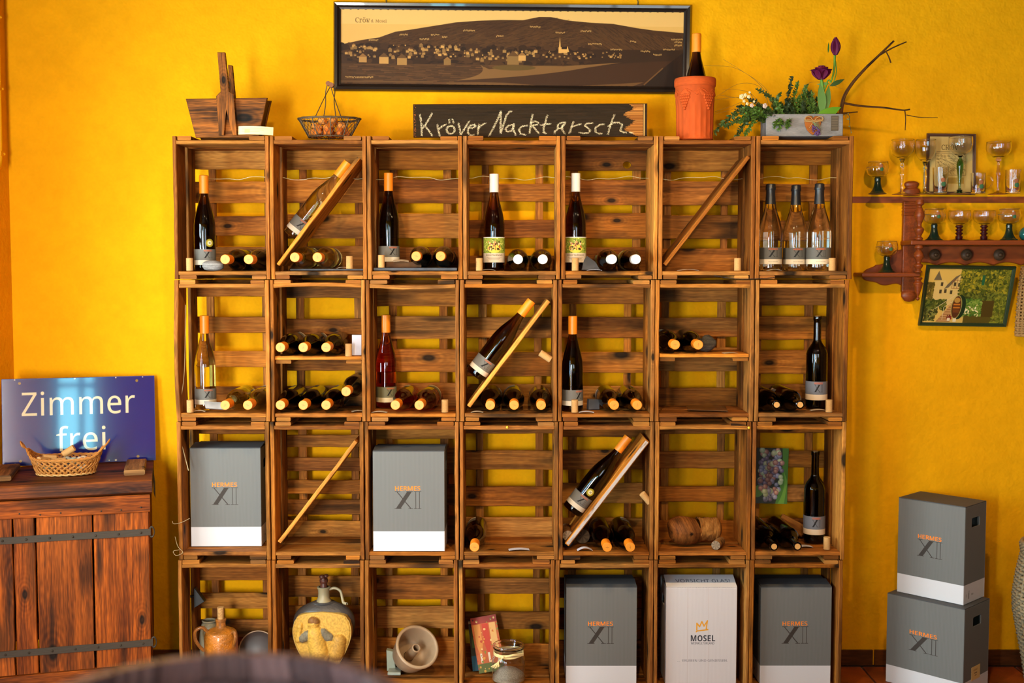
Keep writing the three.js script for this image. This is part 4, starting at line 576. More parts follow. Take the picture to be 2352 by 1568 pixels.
{ // brochures and sand jar
  const bt = canvas(256, 460, (c, w, h) => { const r = mulberry(15); c.fillStyle = '#c0602a'; c.fillRect(0, 0, w, h); for (const [x, k] of [[20, '#d68a3c'], [100, '#c43c1e'], [172, '#e0b06a']]) { c.fillStyle = k; c.fillRect(x, 60, 62, 170); c.beginPath(); c.moveTo(x, 230); c.lineTo(x + 20, 300); c.lineTo(x + 42, 300); c.lineTo(x + 62, 230); c.fill(); } c.fillStyle = '#9a3020'; c.fillRect(0, 0, w, 56); c.fillStyle = '#e6d8c4'; for (const x of [40, 118, 196]) c.fillRect(x, 300, 20, 80); c.fillStyle = '#5e6a2a'; c.fillRect(0, 385, w, 75); for (let k = 0; k < 60; k++) { c.fillStyle = ['#d7a03c', '#b8401c', '#7b8a34', '#e7c07c'][Math.floor(r() * 4)]; c.beginPath(); c.arc(r() * w, r() * h, 3 + r() * 9, 0, TAU); c.fill(); } c.fillStyle = '#2a1a12'; c.beginPath(); c.arc(22, 20, 7, 0, TAU); c.fill(); });
  const g = box(0.098, 0.208, 0.0016, 0, 0.104, 0); solo('wine_brochure', g, std({ map: bt, roughness: 0.45 }), 'red and orange wine brochure leaning behind the sand jar', 'brochure', null, [Wx(1130, 0.19, 0.1), FL(4, 4) + 0.006, 0.18], [-0.14, 0.05, 0.17]);
  solo('wine_brochure', box(0.09, 0.19, 0.002, 0, 0.095, 0), std({ roughness: 0.45, map: canvas(128, 256, (c, w, h) => { c.fillStyle = '#2c2a1a'; c.fillRect(0, 0, w, h); c.fillStyle = '#c8b27a'; c.fillRect(0, 4, 60, 14); c.fillStyle = '#1f4a5a'; c.fillRect(0, 180, w, 76); c.fillStyle = '#4a5a22'; c.fillRect(10, 40, 30, 100); }) }), 'dark brochure mostly hidden behind the red and orange one', 'brochure', null, [Wx(1113, 0.17, 0.1), FL(4, 4) + 0.006, 0.165], [-0.14, 0.05, 0.1]);
  const z = 0.27, o = thing('sand_jar', 'clear glass jar of sand tied with raffia bow', 'jar', [Wx(1168, z, 0.1), FL(4, 4), z]);
  const clear = glass([0.96, 0.97, 0.93], 0.06, 0.015);
  part('glass_wall', lathe([...curved([[0.001, 0.001], [0.05, 0.001], [0.058, 0.006], [0.061, 0.02], [0.061, 0.075], [0.059, 0.092], [0.052, 0.104], [0.049, 0.112], [0.053, 0.12], [0.0575, 0.128]], 36), ...curved([[0.054, 0.13], [0.05, 0.122], [0.046, 0.112], [0.049, 0.103], [0.056, 0.09], [0.0585, 0.075], [0.0585, 0.02], [0.055, 0.006], [0.001, 0.0045]], 32), ], 48), clear, o);
  part('rim', new THREE.TorusGeometry(0.0545, 0.0042, 10, 48).rotateX(Math.PI / 2).translate(0, 0.137, 0), glass([0.95, 0.95, 0.9], 0.1), o);
  const sand = part('sand', lathe(curved([[0.001, 0.0055], [0.053, 0.007], [0.0575, 0.02], [0.0575, 0.028], [0.046, 0.038], [0.026, 0.05], [0.001, 0.056]], 24), 40), std({ roughness: 1, map: dataTex(256, 256, (() => { const r = mulberry(44); return () => { const k = r(); return k > 0.86 ? [90, 74, 60] : [196 + 40 * k, 178 + 40 * k, 150 + 40 * k]; }; })()), bumpMap: rep(grainFine, 4, 4), bumpScale: 0.003 }), o, 'pale coarse sand');
  const rm = std({ color: rgb(0.8, 0.62, 0.28), roughness: 0.7 }), rs = []; for (let k = 0; k < 5; k++) { const pts = []; for (let i = 0; i < 24; i++) { const a = i / 24 * TAU; pts.push([Math.cos(a) * 0.0545, 0.103 + k * 0.0028 + 0.0015 * Math.sin(a * 3 + k), Math.sin(a) * 0.0545]); } rs.push(tube(pts, 0.0016, 60, 5, true)); }
  part('raffia_band', merge(rs), rm, o); const bow = []; for (let k = 0; k < 9; k++) { const s = (k - 4) * 0.0045; bow.push(horn([[-0.02, 0.108, 0.05], [-0.034, 0.095, 0.058], [-0.05 + s * 0.8, 0.07 + Math.abs(s) * 0.3, 0.062 + (k % 3) * 0.002]], 0.0018, 0.0011, 10, 5)); } for (let k = 0; k < 6; k++) bow.push(horn([[-0.02, 0.108, 0.05], [0.012, 0.114 + k * 0.001, 0.058], [0.055, 0.1085 + k * 0.0022, 0.034 + k * 0.0012]], 0.0018, 0.0013, 10, 5)); bow.push(ball(0.007, -0.02, 0.108, 0.051)); part('raffia_bow', merge(bow), rm, o);
}
{ // black plastic plug poking through the crate side
  const k = CR[3][0], p = W(440, 1375, 0.24), o = thing('black_plug', 'black plastic plug stuck through the side of the lowest crate', 'plug', [k.x0 + 0.003, p.y, 0.178]);
  const m = std({ color: rgb(0.012, 0.013, 0.012), roughness: 0.45 }); part('wedge', slab(shapeOf([[0.016, -0.045], [0.056, -0.02], [0.05, -0.012], [0.02, 0.03], [0.016, 0.03]]), 0.028), m, o); part('knob', merge(pebble(0.014, 61, 0.7, 1.3, 0.9).translate(-0.018, -0.004, 0.012), pebble(0.009, 62).translate(-0.012, 0.014, 0.012)), m, o); part('pin', cyl(0.005, 0.005, 0.04, 10).rotateZ(Math.PI / 2).translate(0.002, -0.004, 0.014), m, o);
}
// ------------------------------------------------------------------ things on top of the crates
const TOP = rowY[0] + rowH[0] + 0.0002;                                   // upper face of the battens
{ // wooden trug: two boards, end boards, forked handle
  const z = 0.26, x = Wx(531, z, TOP), o = thing('wooden_trug', 'old dark-grained wooden trug with a tall forked handle', 'trug', [x, TOP + 0.0005, z]);
  const gM = phys({ map: woodTex(131, [40, 22, 9], [178, 104, 38], { knots: 2 }), roughness: 0.65, specularIntensity: 0.3, color: rgb(0.9, 0.85, 0.7) }); gM.bumpMap = gM.map; gM.bumpScale = 0.0015;
  const s = 0.00159, P = (px, py) => [(px - 531) * s, (318 - py) * s];  // metres per pixel at this depth
  const uv4 = (g) => { const uv = g.attributes.uv; for (let i = 0; i < uv.count; i++) uv.setXY(i, uv.getX(i), uv.getY(i) * 4); return g; };
  const wallS = shapeOf([P(461, 322), P(601, 322), P(622, 234), P(440, 236)]);
  part('front_wall', uv4(slab(wallS, 0.014)), gM, o).position.z = 0.05; part('back_wall', uv4(slab(wallS, 0.014)), gM, o).position.z = -0.02;
  for (const d of [-1, 1]) { const a = d < 0 ? P(461, 322) : P(601, 322), b = d < 0 ? P(440, 236) : P(622, 234), L = Math.hypot(b[0] - a[0], b[1] - a[1]); const m = part('end_wall', board(L - 0.01, 0.012, 0.058), gM, o); m.position.set((a[0] + b[0]) / 2 - d * 0.009, (a[1] + b[1]) / 2, 0.021); m.rotation.z = Math.atan2(b[1] - a[1], b[0] - a[0]); }
  part('floor_board', boardX(0.2, 0.01, 0.056), gM, o).position.set(0, 0.007, 0.021);
  const fork = shapeOf([P(515, 136), P(532, 136), P(540, 222), P(550, 228), P(556, 318), P(546, 318), P(533, 262), P(527, 318), P(515, 318), P(511, 232), P(521, 222)]);
  const gv = (g) => { const uv = g.attributes.uv; for (let i = 0; i < uv.count; i++) uv.setXY(i, uv.getY(i), uv.getX(i) * 4); return g; };
  part('handle', gv(slab(fork, 0.016)), gM, o).position.z = 0.066;
  part('handle', gv(slab(shapeOf([P(528, 152), P(538, 154), P(544, 230), P(551, 318), P(540, 318), P(530, 240)]), 0.014)), gM, o).position.set(-0.008, 0, -0.0345);
}
{ // curved paper strip leaning on it
  const a = W(545, 305, 0.35), b = W(625, 287, 0.35), g = new THREE.BoxGeometry(0.124, 0.029, 0.001, 12, 1, 1), p = g.attributes.position; for (let i = 0; i < p.count; i++) { const s = p.getX(i) / 0.062; p.setZ(i, p.getZ(i) + 0.012 * (1 - s * s)); } g.computeVertexNormals();
  const t = canvas(512, 128, (c, w, h) => { c.fillStyle = '#e2cf98'; c.fillRect(0, 0, w, h); c.fillStyle = 'rgba(150,120,70,0.55)'; for (let k = 0; k < 3; k++) c.fillRect(60, 30 + k * 26, 380 - k * 60, 5); c.fillStyle = 'rgba(180,140,80,0.4)'; c.fillRect(100, 46, 80, 60); });
  solo('paper_strip', g, std({ map: t, roughness: 0.7 }), 'cream paper strip leaning against the wooden trug', 'paper', null, [(a.x + b.x) / 2, TOP + 0.0165, 0.333], [-0.08, 0, -0.03]);
}
{ // wire basket
  const z = 0.24, x = Wx(757, z, TOP), o = thing('wire_basket', 'oval wire mesh basket with two looped handles', 'basket', [x, TOP + 0.002, z], -0.03);
  const wm = std({ color: rgb(0.10, 0.065, 0.035), roughness: 0.55, metalness: 0.6 }), a0 = 0.076, b0 = 0.05, a1 = 0.114, b1 = 0.075, H = 0.068;
  const at = (a, h) => { const k = h / H; return [Math.cos(a) * (a0 + (a1 - a0) * k), h, Math.sin(a) * (b0 + (b1 - b0) * k)]; }, ring = (h, r, w = 0) => tube(Array.from({ length: 36 }, (_, i) => { const q = at(i / 36 * TAU, h); q[1] += w * Math.sin(i * 2.4); return q; }), r, 110, 6, true);
  part('rim', merge(ring(H, 0.0026, 0.0006), ring(H - 0.004, 0.0016, 0.0012)), wm, o); part('base_ring', ring(0.003, 0.002), wm, o);
  const mesh = []; for (let k = 0; k < 30; k++) for (const d of [-1, 1]) { const a = k / 30 * TAU; mesh.push(tube([0, 0.34, 0.67, 1].map((t) => at(a + d * t * 0.55, t * H)), 0.0008, 8, 4)); }
  for (let k = -3; k <= 3; k++) { const q = Math.sqrt(1 - (k / 4.2) ** 2); mesh.push(tube([[k * 0.018, 0.002, -b0 * q], [k * 0.018, 0.001, 0], [k * 0.018, 0.002, b0 * q]], 0.0009, 4, 4)); }
  part('mesh', merge(mesh), wm, o);
  for (let k = 0; k < 10; k++) { const a = k / 10 * TAU + 0.15; part('rib', tube([0, 0.5, 1].map((t) => at(a, t * H)), 0.0019, 6, 6), wm, o); }
  for (const [d, gx, gy, gz] of [[-1, -0.004, 0.196, -0.012], [1, 0.012, 0.187, 0.012]]) {
    const h = part('handle', merge(tube([at(d > 0 ? 1.25 : -1.25, H), [0.02 * 1 + gx * 0.5, H + 0.06, d * 0.045], [gx + 0.012, H + 0.1, gz + d * 0.006], [gx + 0.006, gy - 0.006, gz]], 0.0017, 26, 6), tube([at(d > 0 ? 1.9 : -1.9, H), [-0.02 + gx * 0.5, H + 0.06, d * 0.045], [gx - 0.012, H + 0.1, gz + d * 0.006], [gx - 0.006, gy - 0.006, gz]], 0.0017, 26, 6)), wm, o);
    part('grip', cyl(0.0085, 0.0085, 0.022, 14).rotateX(Math.PI / 2).translate(gx, gy, gz), std({ color: rgb(0.2, 0.07, 0.025), roughness: 0.5 }), h, 'turned wooden grip');
  }
  const cm = [[0.72, 0.19, 0.02], [0.62, 0.14, 0.015], [0.74, 0.25, 0.04]].map((k) => std({ color: rgb(...k), roughness: 0.5, bumpMap: grainFine, bumpScale: 0.001 })), cg = [rbox(0.03, 0.024, 0.026, 0.006), rbox(0.026, 0.03, 0.022, 0.007), rbox(0.034, 0.02, 0.026, 0.006)];
  for (let k = 0; k < 17; k++) { const lay = k < 8 ? 0 : k < 14 ? 1 : 2, n = [8, 6, 3][lay], i = k - [0, 8, 14][lay], a = i / n * TAU + lay * 0.5, q = [0.058, 0.05, 0.024][lay]; const m = solo('clay_chunk', pick(cg), pick(cm), 'orange clay chunk inside the wire basket', 'clay chunk', 'orange chunks in the wire basket', [x + Math.cos(a) * q, TOP + 0.019 + lay * 0.021, z + Math.sin(a) * q * 0.62], [rr(-0.6, 0.6), rr(0, 3), rr(-0.6, 0.6)]); }
}
{ // chalk board
  const z = 0.285, a = W(949, 236, z), b = W(1487, 232, z), w = b.x - a.x, h = 0.118, K = 4.2, w2 = Math.round(w * 2048 / w), hh = Math.round(2048 * h / w);
  const t = canvas(2048, hh, (c, W0, H0) => {
    const r = mulberry(3); c.fillStyle = '#2a1e11'; c.fillRect(0, 0, W0, H0);
    for (let k = 0; k < 900; k++) { c.fillStyle = ['rgba(70,50,34,0.25)', 'rgba(14,12,12,0.35)', 'rgba(52,44,40,0.3)'][Math.floor(r() * 3)]; c.fillRect(r() * W0, r() * H0, 30 + r() * 200, 1 + r() * 3); }
    for (let k = 0; k < 260; k++) { const y = r() * H0, e = W0 * (0.945 + 0.02 * Math.sin(y * 0.05) - 0.025 * r()); c.fillStyle = ['#8a5222', '#a8682a', '#764418', '#b67a38'][Math.floor(r() * 4)]; c.fillRect(e, y, W0 * 0.985 - e, 2 + r() * 3); }
    c.fillStyle = '#b0884c'; c.fillRect(W0 * 0.987, 0, W0 * 0.006, H0);
    for (let k = 0; k < 40; k++) { c.fillStyle = '#8a4a22'; c.fillRect(r() * 14, r() * H0, 3 + r() * 6, 2 + r() * 6); }
    const X = (px) => (px - 949) / 538 * W0, Y = (py) => (py - 234) / 75 * H0, s1 = 280 / 2352;                       // strokes in the board's own measure
    const chalk = (pts, wd = 15) => { for (let i = 0; i + 1 < pts.length; i++) { const [x0, y0] = pts[i], [x1, y1] = pts[i + 1], L = Math.hypot(x1 - x0, y1 - y0); for (let d = 0; d < L; d += 1.1) for (let q = 0; q < 3; q++) { if (r() < 0.34) continue; const k = d / L; c.fillStyle = `rgba(${214 + r() * 26},${196 + r() * 26},${150 + r() * 34},${0.55 + r() * 0.45})`; c.fillRect(x0 + (x1 - x0) * k + (r() - 0.5) * wd, y0 + (y1 - y0) * k + (r() - 0.5) * wd * 0.8, 2 + r() * 3.4, 1 + r() * 2); } } };
    const A = (pts) => pts.map(([x, y]) => [X(940 + x * s1), Y(225 + y * s1)]), B = (pts) => pts.map(([x, y]) => [X(1210 + x * s1), Y(225 + y * s1)]);
    const arc = (cx, cy, rx, ry, a0, a1, n = 18) => Array.from({ length: n + 1 }, (_, i) => { const a = a0 + (a1 - a0) * i / n; return [cx + Math.cos(a) * rx, cy + Math.sin(a) * ry]; });
    for (const s of [[[190, 265], [215, 430], [225, 690]], [[430, 240], [340, 400], [235, 540]], [[290, 480], [350, 570], [430, 690]], [[525, 465], [545, 590], [575, 695]], [[555, 560], [610, 500], [695, 465]], arc(785, 570, 78, 78, 0, TAU), [[755, 355], [762, 440]], [[820, 355], [840, 435]], [[940, 440], [960, 560], [980, 665]], [[980, 665], [1060, 540], [1150, 395]], [[1125, 530], [1200, 540], [1275, 495], [1240, 462], [1160, 490], [1120, 560], [1120, 630], [1170, 685], [1240, 665]], [[1335, 465], [1320, 560], [1305, 670]], [[1320, 545], [1370, 490], [1465, 440]], [[1530, 690], [1590, 590], [1680, 400], [1765, 205]], [[1765, 215], [1755, 400], [1755, 640]], [[1755, 640], [1820, 450], [1870, 290], [1940, 205], [1975, 215]], [[2010, 470], [1900, 495], [1850, 560], [1880, 610], [1960, 600], [2010, 500]], [[2015, 450], [2000, 560], [2050, 680]], [[2280, 490], [2170, 505], [2110, 570], [2140, 650], [2240, 680]]]) chalk(A(s), 17);
    for (const s of [[[110, 260], [80, 420], [50, 650]], [[70, 440], [160, 405], [225, 440], [200, 480], [100, 490], [170, 570], [235, 650]], [[395, 285], [360, 420], [320, 540], [320, 620], [370, 655]], [[260, 490], [350, 465], [465, 455]], [[745, 430], [660, 440], [600, 480], [600, 550], [660, 550], [720, 480], [745, 430]], [[690, 480], [680, 570], [735, 660]], [[600, 560], [540, 610], [530, 650]], [[905, 415], [870, 520], [820, 660]], [[860, 520], [940, 500], [1050, 460]], [[1280, 450], [1160, 455], [1120, 500], [1180, 540], [1230, 590], [1200, 640], [1100, 650], [1010, 630]], [[1500, 470], [1410, 480], [1330, 540], [1330, 620], [1400, 660], [1450, 650]], [[1700, 285], [1640, 430], [1590, 600], [1570, 680]], [[1580, 510], [1680, 440], [1790, 440], [1850, 480], [1815, 600], [1880, 635], [1950, 640]], [[1990, 630], [2060, 650]]]) chalk(B(s), 17);
  });
  const o = thing('chalk_board', 'blackened wooden board with chalk lettering standing on the crates', 'sign', [(a.x + b.x) / 2, TOP + 0.0005, z]); o.rotation.z = 0.004;
  const plain = std({ map: woodTexs[1], color: rgb(0.16, 0.13, 0.11), roughness: 0.85 });
  part('plank', board(w, h, 0.018, { jit: 0.0006 }), plain, o).position.set(0, h / 2, -0.0095);
  part('chalk_face', new THREE.PlaneGeometry(w - 0.005, h - 0.005), phys({ map: t, roughness: 0.95, specularIntensity: 0.3 }), o, 'chalk lettering on blackened wood').position.set(0, h / 2, 0.0006);
}
{ // terracotta wine cooler with a bottle in it
  const z = 0.255, x = Wx(1596, z, TOP + 0.1), o = thing('terracotta_cooler', 'fluted terracotta wine cooler with moulded grapes', 'wine cooler', [x, TOP - 0.0115, z]);
  const tt = dataTex(256, 256, (() => { const a = noise2(881, 8, 8), b = noise2(882, 50, 50); return (u, v) => { const k = 0.86 + 0.16 * a(u * 8, v * 8) + 0.1 * b(u * 50, v * 50); return [182 * k, 76 * k, 26 * k]; }; })()), m = std({ map: tt, roughness: 0.82 });
  const H = 0.222, prof = [[0.001, 0], [0.06, 0], [0.0665, 0.006], [0.0675, 0.03], [0.069, 0.12], [0.0705, 0.19], [0.0735, 0.194], [0.0745, 0.2], [0.0745, 0.216], [0.073, 0.222], [0.066, 0.222], [0.064, 0.216], [0.062, 0.1], [0.06, 0.012], [0.001, 0.01]];
  const g = lathe(prof.flatMap((p, i) => { const q = prof[i + 1]; return q ? [0, 0.25, 0.5, 0.75].map((t) => [p[0] + (q[0] - p[0]) * t, p[1] + (q[1] - p[1]) * t]) : [p]; }), 144), p = g.attributes.position;
  for (let i = 0; i < p.count; i++) { const y = p.getY(i), r0 = Math.hypot(p.getX(i), p.getZ(i)), a = Math.atan2(p.getZ(i), p.getX(i)); if (r0 > 0.0655 && y > 0.012 && y < 0.19) { const k = y < 0.118 ? 1 : Math.max(0, 1 - (y - 0.118) / 0.015), f = 1 - k * 0.045 * Math.abs(Math.cos(a * 10)) ** 0.5; p.setXYZ(i, p.getX(i) * f, y, p.getZ(i) * f); } } g.computeVertexNormals();
  part('pot', g, m, o);
  const rel = [], onPot = (a, y, r0) => [Math.sin(a) * r0, y, Math.cos(a) * r0];
  for (const c0 of [-0.72, 0.62, 2.3, 3.9]) for (let j = 0; j < 6; j++) for (let i = 0; i < 5 - Math.floor(j * 0.8); i++) { const n = 5 - Math.floor(j * 0.8); rel.push(ball(0.0058, ...onPot(c0 + (i - (n - 1) / 2) * 0.125, 0.158 - j * 0.0095, 0.0685), 8)); }
  for (let k = 0; k < 8; k++) { const a0 = k / 8 * TAU + 0.1; for (let q = 0; q < 5; q++) { const e = pebble(0.008, 20 + q, 0.9, 1.5, 0.35, 8); e.rotateZ((q - 2) * 0.7).rotateY(a0).translate(...onPot(a0 + (q - 2) * 0.06, 0.163 + 0.008 * Math.cos((q - 2) * 0.7), 0.0695)); rel.push(e); } }
  rel.push(tube(Array.from({ length: 48 }, (_, i) => onPot(i / 48 * TAU, 0.172 + 0.006 * Math.sin(i * 1.05), 0.0702)), 0.0022, 140, 6, true));
  part('grape_relief', merge(rel), m, o, 'moulded grapes and vine leaves');
  const [bt, H2] = getBottle('dark'); bt.position.set(x + 0.004, Wy(78, z) - H2, z); tag(bt, 'dark orange-capped bottle standing in the terracotta cooler', 'bottle');
}
{ // concrete planter and what grows in it
  const z = 0.25, x = Wx(1840, z, TOP), y = TOP + 0.0005, o = thing('concrete_planter', 'small grey concrete planter with twine bow ornament', 'planter', [x, y, z], -0.03);
  const cm = std({ color: rgb(0.34, 0.32, 0.31), roughness: 0.85, bumpMap: rep(grainFine, 2, 2), bumpScale: 0.0012, map: dataTex(128, 128, (() => { const a = noise2(901, 6, 6), b = noise2(902, 40, 40); return (u, v) => { const k = 200 + 40 * a(u * 6, v * 6) + 20 * b(u * 40, v * 40) - 20; return [k, k, k]; }; })()) });
  const w = 0.274, h = 0.08, d = 0.11;
  part('trough', merge(rbox(w, h, 0.012, 0.004, 0, h / 2, d / 2 - 0.006), rbox(w, h, 0.012, 0.004, 0, h / 2, -d / 2 + 0.006), rbox(0.012, h, d - 0.006, 0.004, -w / 2 + 0.006, h / 2), rbox(0.012, h, d - 0.006, 0.004, w / 2 - 0.006, h / 2), rbox(w - 0.01, 0.012, d - 0.01, 0.003, 0, 0.006)), cm, o);
  part('soil', rbox(w - 0.026, 0.02, d - 0.026, 0.004, 0, h - 0.016), std({ color: rgb(0.03, 0.02, 0.012), roughness: 1 }), o, 'dark planting foam');
  part('plaque', rbox(0.026, 0.053, 0.003, 0.001, 0.106, 0.046, d / 2 + 0.001), std({ color: rgb(0.08, 0.06, 0.04), roughness: 0.6 }), o, 'dark ribbed plaque'); const rb = []; for (let k = 0; k < 8; k++) rb.push(box(0.022, 0.0022, 0.0016, 0.106, 0.026 + k * 0.0058, d / 2 + 0.003)); part('plaque_ribs', merge(rb), std({ color: rgb(0.15, 0.11, 0.07), roughness: 0.6 }), o);
  const heart = new THREE.Shape(); heart.moveTo(0, -0.042); heart.bezierCurveTo(-0.036, -0.022, -0.038, 0.03, -0.012, 0.026); heart.bezierCurveTo(-0.004, 0.026, 0, 0.02, 0, 0.014); heart.bezierCurveTo(0, 0.02, 0.006, 0.026, 0.014, 0.024); heart.bezierCurveTo(0.038, 0.026, 0.034, -0.022, 0, -0.042);
  const hp = part('wooden_heart', slab(heart, 0.008, 0.0015), wood(0, rgb(1.1, 0.8, 0.55)), o, 'brown wooden heart ornament'); hp.position.set(0.028, 0.046, d / 2 + 0.0005);
  const tw = std({ color: rgb(0.42, 0.24, 0.08), roughness: 0.9 }), bw = []; for (const s of [-1, 1]) bw.push(tube([[0, 0, 0], [s * 0.014, 0.014, 0.004], [s * 0.03, 0.013, 0.005], [s * 0.029, 0.002, 0.005], [s * 0.012, 0, 0.004], [0, 0, 0]], 0.0014, 30, 6), tube([[0, 0, 0], [s * 0.008, -0.012, 0.004], [s * 0.016, -0.024, 0.003]], 0.0013, 10, 6)); for (let k = 0; k < 3; k++) bw.push(tube([[-0.034, 0.008 - k * 0.004, 0], [0, 0.003 - k * 0.003, 0.004], [0.034, 0.009 - k * 0.004, 0]], 0.0013, 12, 6));
  part('twine_bow', merge(bw), tw, o, 'tan twine bow').position.set(0.03, 0.052, d / 2 + 0.0105);
  const lv = [], ll = []; for (let k = 0; k < 60; k++) { const t = rnd(), q = 0.005 + 0.008 * Math.sin(t * 3); lv.push(pebble(0.0024, k, 1, 1.3, 1, 6).translate(0.018 * t + rr(-q, q), -0.012 - 0.034 * t, rr(0.002, 0.008))); } for (let k = 0; k < 16; k++) { const t = k / 16; ll.push(horn([[0.004 + 0.012 * t, -0.004 - 0.024 * t, 0.006], [0.004 + 0.012 * t + (k % 2 ? 0.012 : -0.01), 0.004 - 0.024 * t, 0.008]], 0.0012, 0.0003, 4, 4)); }
  part('lavender', merge(lv), std({ color: rgb(0.09, 0.04, 0.12), roughness: 0.8 }), o, 'dried purple lavender head').position.set(0.028, 0.048, d / 2 + 0.011); part('lavender_leaves', merge(ll), std({ color: rgb(0.2, 0.24, 0.13), roughness: 0.8 }), o).position.set(0.028, 0.048, d / 2 + 0.011);

  // foliage: each sprig, stem and twig is its own thing
  const leafG = (() => { const s = new THREE.Shape(); s.moveTo(0, 0); s.quadraticCurveTo(0.5, 0.35, 0, 1); s.quadraticCurveTo(-0.5, 0.35, 0, 0); const g = new THREE.ShapeGeometry(s, 5), p = g.attributes.position; for (let i = 0; i < p.count; i++) p.setZ(i, 0.25 * Math.abs(p.getX(i)) - 0.12 * p.getY(i) ** 2); g.computeVertexNormals(); return g; })();
  const leafMat = (r0, g0, b0) => std({ color: rgb(r0, g0, b0), roughness: 0.5, side: THREE.DoubleSide });
  const GR = [leafMat(0.035, 0.06, 0.014), leafMat(0.05, 0.085, 0.018), leafMat(0.075, 0.14, 0.02), leafMat(0.03, 0.045, 0.014)], stemMat = std({ color: rgb(0.06, 0.05, 0.02), roughness: 0.8 });
  const m4 = new THREE.Matrix4(), qn = new THREE.Quaternion();
  const leafAt = (pt, dir, size, wd = 1) => { const q = leafG.clone(); q.scale(size * wd, size, size); qn.setFromUnitVectors(UP, dir.clone().normalize()); q.applyQuaternion(new THREE.Quaternion().setFromAxisAngle(UP, rnd() * TAU).premultiply(qn)); return q.translate(pt.x, pt.y, pt.z); };
  const S = (px, py, dz = 0) => { const p = W(px, py, z + dz); return p; };
  function sprig(name, label, cat, group, pts, leafSize, n, mat, wd = 1, spread = 1) {
    const o2 = thing(name, label, cat, pts[0].toArray(), 0, group), rel = pts.map((p) => p.clone().sub(pts[0])), cv = new THREE.CatmullRomCurve3(rel, false, 'centripetal');
    part('stem', horn(rel, 0.0016, 0.0006, 14, 5), stemMat, o2); const ls = []; for (let k = 0; k < n; k++) { const t = 0.12 + 0.88 * k / n, p = cv.getPointAt(t), d = cv.getTangentAt(t), side = V3(rr(-1, 1), rr(-1, 1), rr(-1, 1)).multiplyScalar(spread).add(d.multiplyScalar(0.7)); ls.push(leafAt(p, side, leafSize * rr(0.7, 1.15) * (1.1 - 0.45 * t), wd)); }
    part('leaves', merge(ls), mat, o2); return o2;
  }
  const ever = (pts, size = 0.013, n = 60, mat = pick(GR)) => sprig('evergreen_sprig', 'small-leaved dark evergreen sprig in the concrete planter', 'sprig', 'evergreen sprigs in the planter', pts, size * 1.45, Math.round(n * 1.5), mat, 1.15, 1.1);
  const soil = 276;
  for (const [a, b, c2, d2, e, f, dz] of [[1800, soil, 1808, 235, 1818, 176, 0.02], [1812, soil, 1822, 230, 1833, 190, -0.01], [1790, soil, 1770, 225, 1738, 205, 0.01], [1782, soil, 1780, 240, 1792, 215, 0.02], [1825, soil, 1842, 235, 1852, 196, 0.0], [1840, soil, 1858, 240, 1862, 210, 0.02], [1770, soil, 1750, 245, 1716, 225, 0.02], [1850, soil, 1868, 246, 1878, 225, -0.02], [1805, soil, 1795, 246, 1775, 228, -0.02], [1832, soil, 1828, 246, 1836, 222, 0.03], [1815, soil, 1805, 250, 1812, 232, 0.03], [1870, soil, 1880, 250, 1890, 238, 0.01], [1795, soil, 1790, 252, 1784, 236, 0.04], [1822, soil, 1820, 254, 1815, 240, 0.045], [1845, soil, 1848, 252, 1846, 236, 0.045], [1858, soil, 1862, 254, 1868, 240, 0.03], [1778, soil, 1768, 256, 1758, 244, 0.04], [1810, soil, 1800, 258, 1795, 246, -0.03], [1835, soil, 1840, 250, 1834, 232, -0.03], [1788, soil, 1772, 262, 1755, 258, 0.05]]) ever([S(a, b, dz * 0.5), S(c2, d2, dz), S(e, f, dz)], 0.012, 64);
  for (const [p] of [[[[1775, 280, 0.02], [1735, 262, 0.04], [1690, 262, 0.04], [1652, 292, 0.04], [1642, 306, 0.04]]], [[[1775, 282, 0.03], [1730, 268, 0.05], [1710, 285, 0.06], [1692, 310, 0.07]]], [[[1770, 278, 0.0], [1730, 258, 0.02], [1700, 245, 0.02], [1688, 262, 0.02]]], [[[1780, 280, 0.03], [1745, 262, 0.05], [1722, 292, 0.06], [1712, 308, 0.07]]], [[[1775, 280, 0.03], [1740, 258, 0.05], [1716, 262, 0.05], [1700, 280, 0.06]]], [[[1778, 278, 0.02], [1745, 254, 0.03], [1722, 248, 0.03], [1702, 252, 0.03]]], [[[1772, 280, 0.02], [1735, 266, 0.03], [1700, 272, 0.04], [1668, 290, 0.04]]]]) ever(p.map((q) => S(...q)), 0.014, 80);
  for (const [a, b, c2, d2] of [[1800, 278, 1790, 296], [1788, 278, 1778, 292], [1815, 278, 1808, 292]]) sprig('bright_fern_tip', 'bright green feathery tip hanging over the planter edge', 'sprig', 'bright fern tips', [S(a, b, 0.05), S((a + c2) / 2, b + 2, 0.064), S(c2, d2, 0.066)], 0.018, 60, GR[2], 0.7, 0.9);
  for (const [a, b, c2, d2] of [[1848, 276, 1850, 205], [1858, 276, 1866, 214], [1842, 276, 1838, 222]]) sprig('rosemary_sprig', 'bright green needle-leaved sprig beside the purple flower', 'sprig', 'needle-leaved sprigs', [S(a, b, 0.02), S((a + c2) / 2 + 2, (b + d2) / 2, 0.03), S(c2, d2, 0.03)], 0.022, 110, GR[2], 0.45, 0.8);
  // dry arching grasses
  const grassM = std({ color: rgb(0.20, 0.12, 0.02), roughness: 0.8 });
